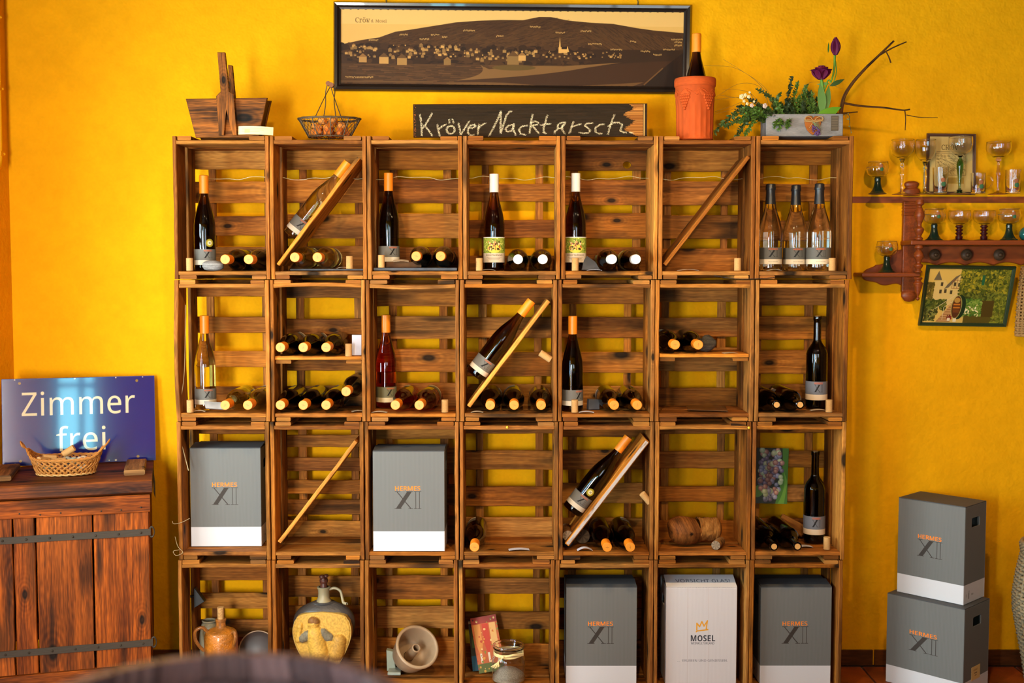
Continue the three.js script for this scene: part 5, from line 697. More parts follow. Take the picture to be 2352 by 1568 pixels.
  for (const pts of [[[1790, 272], [1760, 205], [1700, 160], [1661, 136]], [[1785, 270], [1750, 200], [1690, 157], [1617, 150]], [[1775, 270], [1745, 200], [1700, 192], [1645, 222]], [[1770, 262], [1735, 232], [1690, 224], [1650, 218]], [[1765, 262], [1720, 228], [1685, 224], [1640, 230]], [[1765, 266], [1720, 232], [1680, 244], [1642, 256]], [[1768, 268], [1720, 240], [1680, 252], [1640, 262]], [[1760, 262], [1725, 215], [1700, 207], [1660, 206]], [[1830, 262], [1850, 196], [1880, 188], [1935, 204]]]) { const q = pts.map(([a, b]) => S(a, b, 0.03 * rnd())); solo('dry_grass_blade', horn(q.map((k) => k.clone().sub(q[0])), 0.0009, 0.0004, 26, 4), grassM, 'thin dry grass blade arching out of the planter', 'grass blade', 'dry grass blades', q[0].toArray()); }
  // white wax flowers
  const petal = std({ color: rgb(0.6, 0.5, 0.26), roughness: 0.6 }), pinkM = std({ color: rgb(0.5, 0.36, 0.3), roughness: 0.6 });
  for (const [a, b, sz, m] of [[1704, 222, 0.009, petal], [1712, 218, 0.006, petal], [1722, 212, 0.004, petal], [1709, 232, 0.005, petal], [1716, 238, 0.005, petal], [1732, 233, 0.004, petal], [1727, 242, 0.007, pinkM], [1757, 243, 0.0085, pinkM], [1720, 222, 0.006, petal]]) { const p = S(a, b, 0.045), e = V3(-0.02 + rr(-0.01, 0.03), -0.03, -0.02), o2 = thing('cream_flower', m === petal ? 'tiny cream wax flower on the trailing side of planter' : 'tiny pinkish bud on the trailing side of planter', 'flower', p.toArray(), 0, m === petal ? 'cream wax flowers' : 'pinkish buds'); part('stem', horn([[0, 0, 0], [0.01, -0.012, -0.008], [0.02, -0.03, -0.014]], 0.0008, 0.0008, 6, 4), stemMat, o2); const pl = [ball(sz * 0.45, 0, 0, 0, 8)]; for (let k = 0; k < 5; k++) { const q = k / 5 * TAU; pl.push(pebble(sz * 0.55, k, 1, 1, 0.5, 8).translate(Math.cos(q) * sz * 0.6, Math.sin(q) * sz * 0.6, 0)); } part('petals', merge(pl), m, o2); }
  // purple lisianthus: open bloom and bud on one branching stem, with leaves
  { const b0 = S(1882, 268, 0.02), o2 = thing('purple_lisianthus', 'deep purple lisianthus with open bloom and tall bud', 'flower', b0.toArray()), Q = (px, py, dz = 0.02) => S(px, py, dz).sub(b0), gm = std({ color: rgb(0.10, 0.22, 0.02), roughness: 0.5 }), pm = std({ color: rgb(0.10, 0.006, 0.04), roughness: 0.6, side: THREE.DoubleSide });
    part('stem', merge(horn([Q(1882, 268), Q(1890, 215), Q(1898, 195)], 0.0042, 0.003, 14, 8), horn([Q(1908, 190), Q(1915, 165), Q(1918, 122)], 0.0026, 0.0045, 16, 8), horn([Q(1898, 195), Q(1903, 182), Q(1908, 190)], 0.003, 0.0026, 6, 8), horn([Q(1915, 188), Q(1921, 165), Q(1919, 140)], 0.002, 0.002, 12, 6), horn([Q(1892, 212), Q(1888, 190), Q(1886, 178)], 0.0042, 0.006, 8, 8)), gm, o2);
    const petals = (cx, cy, n, rad, hgt, seed, open, mat) => { const c0 = Q(cx, cy, 0.035); for (let k = 0; k < n; k++) { const a = k / n * TAU + seed, g = new THREE.PlaneGeometry(1, 1, 7, 7), p = g.attributes.position; for (let i = 0; i < p.count; i++) { const u = p.getX(i), v = p.getY(i) + 0.5, wdt = rad * 1.5 * Math.sin(Math.PI * (0.12 + 0.75 * v)), bend = open * v * v; p.setXYZ(i, u * wdt, hgt * v * (1 - 0.35 * bend) , rad * (0.25 + 0.7 * bend) - 0.5 * rad * (u * u) + 0.004 * Math.sin(u * 12 + k * 3) * v * v); } g.rotateY(a).translate(c0.x, c0.y, c0.z); g.computeVertexNormals(); part('petal', g, mat, o2); } };
    petals(1886, 182, 7, 0.042, 0.05, 0.2, 1.0, pm); petals(1887, 180, 6, 0.03, 0.052, 0.8, 0.75, std({ color: rgb(0.15, 0.008, 0.03), roughness: 0.6, side: THREE.DoubleSide })); petals(1887, 178, 5, 0.017, 0.05, 0.3, 0.5, pm);
    petals(1919, 126, 5, 0.024, 0.056, 0.4, -0.05, pm); petals(1919, 124, 3, 0.014, 0.055, 1.2, -0.2, pm);
    const lg = (mat, px, py, dx, dy, size, wd, dz = 0.02) => { const q = leafG.clone(); q.scale(size * wd, size, size * 0.8); q.rotateZ(Math.atan2(-dx, dy)); const c0 = Q(px, py, dz); q.translate(c0.x, c0.y, c0.z); part('leaf', q, mat, o2); };
    const L1 = leafMat(0.10, 0.2, 0.045), L2 = leafMat(0.035, 0.07, 0.015); lg(L1, 1888, 262, -0.05, 1, 0.115, 0.55, 0.03); lg(L2, 1876, 262, -0.4, 1, 0.1, 0.5, 0.0); lg(L2, 1905, 198, 0.9, 0.42, 0.062, 0.55); lg(L1, 1905, 192, -1, -0.05, 0.045, 0.5); lg(L1, 1895, 258, 0.15, 1, 0.1, 0.5, 0.015);
    lg(leafMat(0.028, 0.1, 0.01), 1902, 122, 0.05, 1, 0.04, 0.3, 0.045); }
  { const b0 = S(1870, 274, 0.045), o2 = thing('broad_leaf', 'single broad bright green leaf on the planter rim', 'leaf', b0.toArray()); const q = leafG.clone(); q.scale(0.075, 0.108, 0.06); q.rotateZ(-1.15); part('blade', q, leafMat(0.10, 0.24, 0.012), o2); part('midrib', horn([[0, 0, 0], [0.05, 0.02, -0.004], [0.098, 0.042, -0.014]], 0.0013, 0.0005, 8, 5), GR[1], o2); }
  // bare twigs
  const barkM2 = std({ map: woodTexs[3], color: rgb(0.34, 0.27, 0.18), roughness: 0.9, bumpMap: grainFine, bumpScale: 0.002 });
  const twig = (label, limbs) => { const b0 = S(limbs[0][0][0], limbs[0][0][1], 0.0), o2 = thing('bare_twig', label, 'twig', b0.toArray()); for (const [k, l] of limbs.entries()) part(k ? 'side_shoot' : 'limb', horn(l.slice(0, -1).map(([a, b, dz = 0]) => S(a, b, dz).sub(b0)), l[l.length - 1][0], l[l.length - 1][1], 24, 7), barkM2, o2); };
  twig('thick bare twig rising steeply from the planter', [[[1930, 272], [1938, 225], [1955, 195], [1985, 160], [2018, 128], [2053, 94], [0.0075, 0.0034]], [[2018, 128], [2050, 110], [2082, 96], [0.003, 0.0022]], [[2036, 120], [2042, 132], [2046, 144], [0.0022, 0.0026]], [[1950, 202], [1968, 176], [1984, 164], [0.0035, 0.002]]]);
  twig('thin bare twig reaching out sideways from the planter', [[[1935, 236], [1975, 243], [2030, 247], [2078, 253], [2090, 251], [0.0042, 0.0026]], [[2078, 252], [2080, 270], [2079, 299], [0.0022, 0.0014]], [[2082, 264], [2110, 269], [2154, 270], [0.0016, 0.001]]]);
  twig('short bare twig lying on the planter rim', [[[1900, 262], [1935, 260], [1970, 257], [0.003, 0.002]]]);
  sprig('ivy_trail', 'sparse trailing shoot hanging beside the planter end', 'sprig', null, [S(1930, 266, 0.04), S(1948, 262, 0.05), S(1952, 285, 0.055), S(1955, 308, 0.06)], 0.012, 10, leafMat(0.16, 0.16, 0.05), 1, 1);
}
// ------------------------------------------------------------------ panorama on the wall
function frameBars(o, w, h, fw, t, m, name = 'frame_bar') {              // four mitred mouldings
  const prof = [[0, 0], [0, t * 0.55], [fw * 0.2, t], [fw * 0.55, t * 0.92], [fw * 0.8, t * 0.6], [fw, t * 0.5], [fw, 0]];
  for (let k = 0; k < 4; k++) { const L = k % 2 ? h : w, pos = [], n = prof.length; // across y from the outer edge (0) to the inner
    const P = (i, s) => { const [a, b] = prof[i]; return [s * (L / 2 - a), -a, b]; };
    for (let i = 0; i < n; i++) { const j = (i + 1) % n; pos.push(...P(i, -1), ...P(j, -1), ...P(j, 1), ...P(i, -1), ...P(j, 1), ...P(i, 1)); }
    const g = new THREE.BufferGeometry(); g.setAttribute('position', new THREE.Float32BufferAttribute(pos, 3)); g.setAttribute('uv', new THREE.Float32BufferAttribute(new Array(pos.length / 3 * 2).fill(0), 2)); g.computeVertexNormals();
    const b = part(name, g, m, o); b.rotation.z = -k * Math.PI / 2; b.position.set([0, w / 2, 0, -w / 2][k], [h / 2, 0, -h / 2, 0][k], 0); }
}
const glassSheet = phys({ transmission: 1, thickness: 0, roughness: 0.03, ior: 1.45, color: 0xffffff, specularIntensity: 0.3 });
{
  const c0 = W(1176, 109.5, 0.02), sc = (EYE[2] - 0.02) / F * 1.028, w = 800 * sc * 0.985, h = 190.5 * sc * 1.02, o = thing('panorama_picture', 'long sepia panorama of a riverside village in black frame', 'picture', [c0.x, c0.y, 0.004]); o.rotation.z = -0.0095;
  const fw = 0.0275; frameBars(o, w, h, fw, 0.022, phys({ color: rgb(0.012, 0.008, 0.006), roughness: 0.22, clearcoat: 0.5 }));
  const iw = w - 2 * fw, ih = h - 2 * fw;
  const t = canvas(2048, Math.round(2048 * ih / iw), (c, W0, H0) => {
    const r = mulberry(61), X = (px) => (px - 793) / 765 * W0, Y = (py) => (py - 27) / 160 * H0;
    c.fillStyle = '#d9b878'; c.fillRect(0, 0, W0, H0); c.fillStyle = 'rgba(226,196,140,0.8)'; c.fillRect(0, 0, W0, H0 * 0.2);
    const ridge = [[793, 103], [840, 93], [880, 87], [915, 75], [950, 70], [1000, 62], [1050, 54], [1100, 50], [1150, 48], [1200, 48], [1235, 41], [1262, 41], [1300, 48], [1350, 52], [1400, 54], [1450, 62], [1490, 67], [1558, 72]];
    const hill = (pts, col, bot) => { c.fillStyle = col; c.beginPath(); c.moveTo(X(pts[0][0]), Y(pts[0][1])); for (const p of pts) c.lineTo(X(p[0]), Y(p[1])); c.lineTo(W0, Y(bot)); c.lineTo(0, Y(bot)); c.fill(); };
    hill(ridge, '#5a4026', 130); hill([[793, 108], [880, 100], [980, 92], [1080, 66], [1120, 84], [1140, 90], [1200, 62], [1260, 56], [1310, 72], [1340, 60], [1420, 66], [1500, 78], [1558, 84]], '#664a2c', 140);
    for (let k = 0; k < 2600; k++) { const x = 793 + r() * 765, i = ridge.findIndex((p) => p[0] > x), a = ridge[Math.max(0, i - 1)], b = ridge[Math.max(1, i)], yr = a[1] + (b[1] - a[1]) * (x - a[0]) / (b[0] - a[0] || 1); const y = yr + 4 + r() * 60; c.fillStyle = ['rgba(60,40,22,0.35)', 'rgba(120,92,58,0.3)', 'rgba(84,62,36,0.4)', 'rgba(42,28,16,0.35)'][Math.floor(r() * 4)]; c.save(); c.translate(X(x), Y(y)); c.rotate(x > 1330 ? 0.6 : -0.25); c.fillRect(0, 0, 14 + r() * 40, 2 + r() * 4); c.restore(); }
    c.fillStyle = '#3a2816'; c.fillRect(0, Y(108), W0, Y(142) - Y(108));
    for (let k = 0; k < 700; k++) { c.fillStyle = ['#2c1d10', '#4a3520', '#3a2816', '#5a4128'][Math.floor(r() * 4)]; c.beginPath(); c.ellipse(X(793 + r() * 560), Y(104 + r() * 42), 10 + r() * 26, 7 + r() * 12, 0, 0, TAU); c.fill(); }
    c.fillStyle = '#5d4429'; c.fillRect(0, Y(142), W0, H0 - Y(142)); for (let k = 0; k < 500; k++) { c.fillStyle = ['#6b5032', '#4c3720', '#77593a', '#553e25'][Math.floor(r() * 4)]; c.fillRect(X(793 + r() * 500), Y(143 + r() * 42), 30 + r() * 110, 2 + r() * 6); }
    c.fillStyle = '#4a321c'; c.beginPath(); c.moveTo(X(1060), Y(176)); c.quadraticCurveTo(X(1250), Y(160), X(1350), Y(146)); c.quadraticCurveTo(X(1420), Y(134), X(1558), Y(130)); c.lineTo(W0, H0); c.lineTo(X(1040), H0); c.fill();
    c.fillStyle = '#a58458'; c.beginPath(); c.moveTo(X(1050), Y(176)); c.quadraticCurveTo(X(1130), Y(164), X(1105), Y(143)); c.lineTo(X(1125), Y(152)); c.quadraticCurveTo(X(1200), Y(142), X(1290), Y(144)); c.lineTo(X(1420), Y(135)); c.lineTo(X(1345), Y(146)); c.quadraticCurveTo(X(1240), Y(166), X(1050), Y(176)); c.fill();
    c.fillStyle = '#7a6a3a'; c.beginPath(); c.ellipse(X(1180), Y(148), 130, 16, 0, 0, TAU); c.fill();
    c.fillStyle = '#8a6c46'; c.beginPath(); c.moveTo(X(1030), Y(181)); c.quadraticCurveTo(X(1160), Y(176), X(1240), Y(186)); c.lineTo(X(1030), H0); c.fill(); c.beginPath(); c.moveTo(X(1280), Y(187)); c.quadraticCurveTo(X(1420), Y(180), X(1470), Y(176)); c.lineTo(X(1440), H0); c.fill(); c.fillStyle = '#7e6242'; c.fillRect(0, Y(178), X(1000), 10);
    c.fillStyle = '#23170c'; c.beginPath(); c.moveTo(W0, Y(112)); c.quadraticCurveTo(X(1520), Y(140), X(1460), Y(188)); c.lineTo(W0, H0); c.fill(); c.strokeStyle = '#8a6c46'; c.lineWidth = 8; c.beginPath(); c.moveTo(X(1470), Y(182)); c.lineTo(X(1512), Y(146)); c.stroke();
    c.save(); c.beginPath(); c.moveTo(X(793), Y(103)); for (const p of ridge) c.lineTo(X(p[0]), Y(p[1])); c.lineTo(W0, H0); c.lineTo(0, H0); c.clip(); c.fillStyle = 'rgba(36,18,4,0.36)'; c.fillRect(0, 0, W0, H0); c.restore();
    const house = (x, y, s) => { const l = 0.6 + r() * 0.4; c.fillStyle = `rgb(${198 * l},${160 * l},${104 * l})`; c.fillRect(x, y, s, s * 0.7); c.fillStyle = r() < 0.5 ? '#5e452a' : '#8a6a42'; c.beginPath(); c.moveTo(x - 2, y); c.lineTo(x + s / 2, y - s * 0.45); c.lineTo(x + s + 2, y); c.fill(); };
    for (let k = 0; k < 190; k++) { const u = r(), x = 800 + u * 620; house(X(x), Y(x < 1080 ? 102 + r() * 26 - u * 5 : x < 1240 ? 108 + r() * 24 : 112 + r() * 14), 5 + r() * (x < 1240 ? 17 : 9)); } for (const [x, y, s] of [[835, 128, 46], [880, 128, 56], [920, 130, 58], [1024, 133, 42], [1165, 124, 70], [1190, 122, 44]]) house(X(x), Y(y), s);
    c.fillStyle = '#d2ac6e'; c.beginPath(); c.moveTo(X(1279), Y(115)); c.lineTo(X(1282), Y(82)); c.lineTo(X(1285), Y(115)); c.fill(); c.fillRect(X(1279), Y(104), 18, 34); c.fillRect(X(1284), Y(108), 40, 22); c.beginPath(); c.moveTo(X(1296), Y(114)); c.lineTo(X(1299), Y(101)); c.lineTo(X(1303), Y(114)); c.fill();
    c.fillStyle = '#6a4c2a'; c.font = '40px serif'; c.fillText('Cröv', X(826), Y(56)); c.font = '24px serif'; c.fillText('a. d. Mosel', X(851), Y(56));
    c.fillStyle = 'rgba(214,184,128,0.8)'; c.font = 'italic 17px serif';
    // place names on the slopes are too small in the picture to read: short light dashes stand for them
    for (const [x, y, l] of [[857, 94, 20], [925, 82, 19], [970, 91, 20], [995, 82, 17], [1020, 86, 12], [1067, 72, 24], [1140, 83, 15], [1215, 63, 23], [1272, 75, 20], [1328, 71, 23], [1345, 98, 29], [1395, 109, 24], [1438, 92, 14], [1462, 112, 21], [1490, 119, 19], [1512, 108, 26], [1530, 87, 24], [1537, 92, 16], [1537, 99, 16], [805, 172, 60]]) for (let q = 0; q < l; q += 2.4) c.fillRect(X(x + q), Y(y) - 5 - r() * 5, 4, 6 + r() * 4);
    c.fillStyle = '#b2601c'; c.fillRect(0, 0, 4, H0); c.fillRect(W0 - 4, 0, 4, H0); c.fillRect(0, H0 - 5, W0, 5); c.fillRect(0, 0, W0, 4); c.fillStyle = '#2a1608'; for (let k = 0; k < 46; k++) { c.fillRect(k / 46 * W0 + 14, 0, 10, 6); c.fillRect(k / 46 * W0 + 14, H0 - 7, 10, 7); }
  });
  part('print', new THREE.PlaneGeometry(iw + 0.006, ih + 0.006), std({ map: t, roughness: 0.6, color: rgb(1.0, 0.8, 0.5) }), o, 'sepia panorama print').position.z = 0.006;
  part('backing', box(w - 0.02, h - 0.02, 0.003, 0, 0, 0.0015), std({ color: rgb(0.1, 0.06, 0.03), roughness: 0.9 }), o);
  part('glass_sheet', new THREE.PlaneGeometry(iw + 0.008, ih + 0.008), glassSheet, o).position.z = 0.0095;
  for (const px of [886, 1464]) { const p = W(px, px < 1000 ? 9 : 14, 0.01); part('hook', merge(horn([[0, -0.006, 0], [0, 0.008, 0.002], [-0.002, 0.014, 0.006]], 0.002, 0.0014, 8, 6), ball(0.003, -0.002, 0.015, 0.006, 8)), capBlackM, o, 'small black hanging hook').position.set(p.x - c0.x, h / 2 + 0.003 , 0.008); }
}
// ------------------------------------------------------------------ chest, sign and basket in the corner
{
  const yaw = R(16), C = V3(-1.275, 0, 0.45), ux = V3(-Math.cos(yaw), 0, Math.sin(yaw)), uz = V3(Math.sin(yaw), 0, Math.cos(yaw));    // along the front towards the side wall; outwards
  const w = 0.52, d = 0.41, top = 0.82, org = C.clone().addScaledVector(ux, w / 2).addScaledVector(uz, -d / 2);
  const o = thing('wooden_chest', 'old brown plank chest with iron straps in the corner', 'chest', org.toArray(), yaw);
  const ct = [woodTex(151, [70, 30, 8], [176, 92, 28], { knots: 2, stain: 1.6 }), woodTex(157, [58, 26, 8], [160, 84, 28], { knots: 3, stain: 1.6 })], cM = ct.map((t) => phys({ map: t, bumpMap: t, bumpScale: 0.0016, roughness: 0.6, specularIntensity: 0.3, color: rgb(1.3, 1.15, 0.72) })), lidM = phys({ map: ct[1], bumpMap: ct[1], bumpScale: 0.0016, roughness: 0.6, specularIntensity: 0.4, color: rgb(0.62, 0.56, 0.48) }), iron = std({ color: rgb(0.05, 0.034, 0.02), roughness: 0.65, metalness: 0.3, bumpMap: grainFine, bumpScale: 0.0008 });
  const X = (f) => w / 2 - f;                                          // f: distance from the corner nearest the crates
  const yb = 0.16, yt = top - 0.115, zf = d / 2;
  // front planks: edges measured from the corner near the crates
  const ed = [0, 0.19, 0.375, 0.448, 0.52];
  for (let k = 0; k < 4; k++) { const L = yt - yb; const m = part('front_plank', boardY(L, ed[k + 1] - ed[k] - 0.006, 0.02, { jit: k === 2 || k === 3 ? 0.002 : 0.001, seg: 9 }), cM[k % 2], o); m.position.set(X((ed[k] + ed[k + 1]) / 2), (yb + yt) / 2, zf - 0.01); }
  for (let k = 0; k < 3; k++) for (const s of [-1, 1]) { const m = part('side_plank', boardY(yt - yb, d / 3 - 0.008, 0.018).rotateY(Math.PI / 2), cM[k % 2], o); m.position.set(s * (w / 2 - 0.009), (yb + yt) / 2, -d / 2 + 0.012 + (k + 0.5) * (d - 0.034) / 3); }
  part('back_wall', box(w - 0.03, yt - yb, 0.014, 0, (yb + yt) / 2, -d / 2 + 0.008), cM[1], o);
  part('upper_rail', boardX(w + 0.004, 0.062, 0.03), cM[0], o).position.set(0, yt + 0.029, zf - 0.009);
  part('upper_rail', boardX(w, 0.062, 0.02), cM[1], o).position.set(0, yt + 0.029, -d / 2 + 0.012);
  for (const s of [-1, 1]) part('end_rail', boardZ(d - 0.05, 0.02, 0.06), cM[1], o).position.set(s * (w / 2 - 0.01), yt + 0.029, -0.004);
  part('plinth', boardX(w + 0.012, 0.06, 0.03), cM[1], o).position.set(0, yb - 0.032, zf - 0.006);
  part('base', box(w - 0.02, yb - 0.062, d - 0.03, 0, (yb - 0.062) / 2 + 0.0005, 0), cM[0], o);
  const lid = part('lid', board(w + 0.02, 0.05, d + 0.018, { c: 0.006, seg: 8 }), lidM, o); lid.position.set(0, top - 0.026, 0.004);
  for (const [f, bw] of [[0.045, 0.072], [0.49, 0.075]]) part('lid_batten', boardZ(d * 0.62, bw, 0.02, { c: 0.004 }), std({ map: woodTexs[3], bumpMap: woodTexs[3], bumpScale: 0.0015, roughness: 0.75, color: rgb(0.75, 0.72, 0.68) }), lid, 'greyed cross batten').position.set(X(f + 0.006), 0.0355, -0.01);
  for (const y of [yt - 0.075, yb + 0.075]) { const st = part('iron_strap', board(w + 0.006, 0.024, 0.003, { c: 0.0008 }), iron, o); st.position.set(0, y, zf + 0.002); const ri = []; for (let k = 0; k < 7; k++) ri.push(ball(0.0045, -w / 2 + 0.04 + k * 0.075, 0, 0.001, 8)); part('rivets', merge(ri), iron, st);
    part('strap_loop', new THREE.TorusGeometry(0.016, 0.0035, 8, 20).scale(0.55, 1.1, 1).translate(w / 2 + 0.006, y, zf - 0.002), iron, o); }
  part('lid_handle', slab(shapeOf([[0, -0.06], [0.006, -0.085], [0.006, -0.03], [0.0, 0.02]]), 0.05), iron, o).position.set(w / 2 + 0.011, top - 0.02, -0.02);
  const na = []; for (let k = 0; k < 8; k++) na.push(ball(0.0032, -w / 2 + 0.03 + k * 0.066, yt + 0.012 + 0.004 * Math.sin(k * 2), zf + 0.0055, 6)); part('nails', merge(na), iron, o);

  // enamel sign leaning in the corner
  const sw = 0.545, sh = 0.325, p0 = V3(-1.368, top + 0.0015, 0.062), lean = R(-5.5), sg = thing('room_sign', 'blue enamel sign with cream letters "Zimmer frei" leaning on wall', 'sign', p0.clone().addScaledVector(ux, sw / 2).toArray(), yaw);
  const st = canvas(1024, 610, (c, W0, H0) => { c.fillStyle = '#0e1266'; c.fillRect(0, 0, W0, H0); c.fillStyle = '#d9c9a0'; c.font = '232px sans-serif'; c.textAlign = 'left'; c.save(); c.translate(118, 262); c.scale(0.95, 1); c.fillText('Zimmer', 0, 0); c.restore(); c.save(); c.translate(350, 520); c.scale(1.0, 1); c.fillText('frei', 0, 0); c.restore(); for (const [x, y] of [[115, 30], [905, 30], [115, 580], [905, 580]]) { c.fillStyle = '#8a6a30'; c.beginPath(); c.arc(x, y, 10, 0, TAU); c.fill(); } const r = mulberry(4); for (let k = 0; k < 9; k++) { c.fillStyle = '#c9c2b0'; c.beginPath(); c.arc(r() * W0, r() < 0.5 ? 4 : 600, 3 + r() * 4, 0, TAU); c.fill(); } });
  const face = part('enamel_face', new THREE.PlaneGeometry(sw - 0.004, sh - 0.004), phys({ map: st, roughness: 0.11, clearcoat: 0.9, clearcoatRoughness: 0.04 }), sg, 'glossy blue enamel with cream letters'); face.geometry.translate(0, sh / 2, 0.0022); face.rotation.x = lean;
  const pl = part('plate', rbox(sw, sh, 0.0036, 0.0015, 0, sh / 2, 0), std({ color: rgb(0.02, 0.03, 0.2), roughness: 0.3 }), sg); pl.rotation.x = lean; sg.rotation.order = 'YXZ'; sg.rotation.z = 0.0;

  // wicker basket with corks and stones, on the lid
  const bx = W(150, 1085, 0.4), bc = V3(bx.x, top, 0.36); { const t = W(152, 1092, 0.36); bc.x = t.x; }
  const bk = thing('wicker_basket', 'small oval wicker basket with pointed ends on the chest', 'basket', [bc.x, top + 0.0005, bc.z], yaw * 0.7);
  const wk = std({ color: rgb(0.48, 0.19, 0.04), roughness: 0.5 }), a0 = 0.098, b0 = 0.055, a1 = 0.128, b1 = 0.078, H = 0.056;
  const rise = (a) => 0.034 * Math.abs(Math.cos(a)) ** 7, at = (a, k, off = 0) => [Math.cos(a) * (a0 + (a1 - a0) * k + off), 0.004 + k * (H + rise(a)), Math.sin(a) * (b0 + (b1 - b0) * k + off)];
  const wv = []; for (let k = 0; k < 32; k++) for (const s of [-1, 1]) for (const q of [0, 0.04]) { const a = k / 32 * TAU + q; wv.push(tube([0, 0.25, 0.5, 0.75, 1].map((t, i) => at(a + s * t * 0.62, t, (i % 2 ? 1 : -1) * s * 0.0022)), 0.0021, 10, 5)); }
  part('lattice', merge(wv), wk, bk);
  const ring = (k, r0, ph, amp) => tube(Array.from({ length: 60 }, (_, i) => { const a = i / 60 * TAU, p = at(a, k, amp * Math.cos(i * 1.256 + ph)); p[1] += amp * Math.sin(i * 1.256 + ph); return p; }), r0, 200, 6, true);
  part('rim', merge([0, 2.1, 4.2].map((p) => ring(1, 0.0024, p, 0.0028))), wk, bk); part('base_braid', merge([0, 3.1].map((p) => ring(0.02, 0.0028, p, 0.0024))), std({ color: rgb(0.62, 0.36, 0.13), roughness: 0.5 }), bk);
  part('floor', lathe([[0.001, 0.003], [1, 0.003], [1, 0.0005], [0.001, 0.0005]], 36).scale(a0, 1, b0), wk, bk);
  for (const s of [-1, 1]) part('handle', merge([0, 0.004].map((q) => tube([at(s > 0 ? -0.35 : Math.PI - 0.35, 1), [s * (a1 + 0.016), H + 0.05 + q, -0.012], [s * (a1 + 0.024), H + 0.062 + q, 0], [s * (a1 + 0.016), H + 0.05 + q, 0.012], at(s > 0 ? 0.35 : Math.PI + 0.35, 1)], 0.0022, 24, 5))), wk, bk);
  const put = (dx, y, dz) => { const a = bk.rotation.y; return [bc.x + dx * Math.cos(a) + dz * Math.sin(a), top + y, bc.z - dx * Math.sin(a) + dz * Math.cos(a)]; };
  for (const [dx, y, dz, rx, rz] of [[-0.035, 0.056, -0.01, 0.5, 1.2], [-0.012, 0.068, -0.02, 0.3, -1.1], [-0.06, 0.052, 0.012, 1.2, 0.4], [0.0, 0.052, 0.02, 1.1, 0.9]]) cork('wine cork lying in the wicker basket on the chest', put(dx, y, dz), [rx, 0.4, rz]).userData.group = 'corks in the wicker basket';
  const pc = [[0.45, 0.44, 0.38], [0.55, 0.2, 0.06], [0.2, 0.2, 0.26], [0.6, 0.52, 0.4], [0.3, 0.36, 0.3]].map((k) => std({ color: rgb(...k), roughness: 0.35 }));
  for (let k = 0; k < 22; k++) { const lay = k < 12 ? 0 : 1, a = k * 2.4, q = Math.sqrt((k % 12 + 0.5) / 12) * (lay ? 0.055 : 0.08); solo('pebble', pebble(rr(0.011, 0.015), 40 + k, 1.1, 0.8, 1, 10), pc[k % 5], 'polished pebble in the wicker basket on the chest', 'pebble', 'pebbles in the wicker basket', put((lay ? 0.03 : 0) + Math.cos(a) * q * 0.95, lay ? 0.05 : 0.026, Math.sin(a) * q * 0.5)); }
}
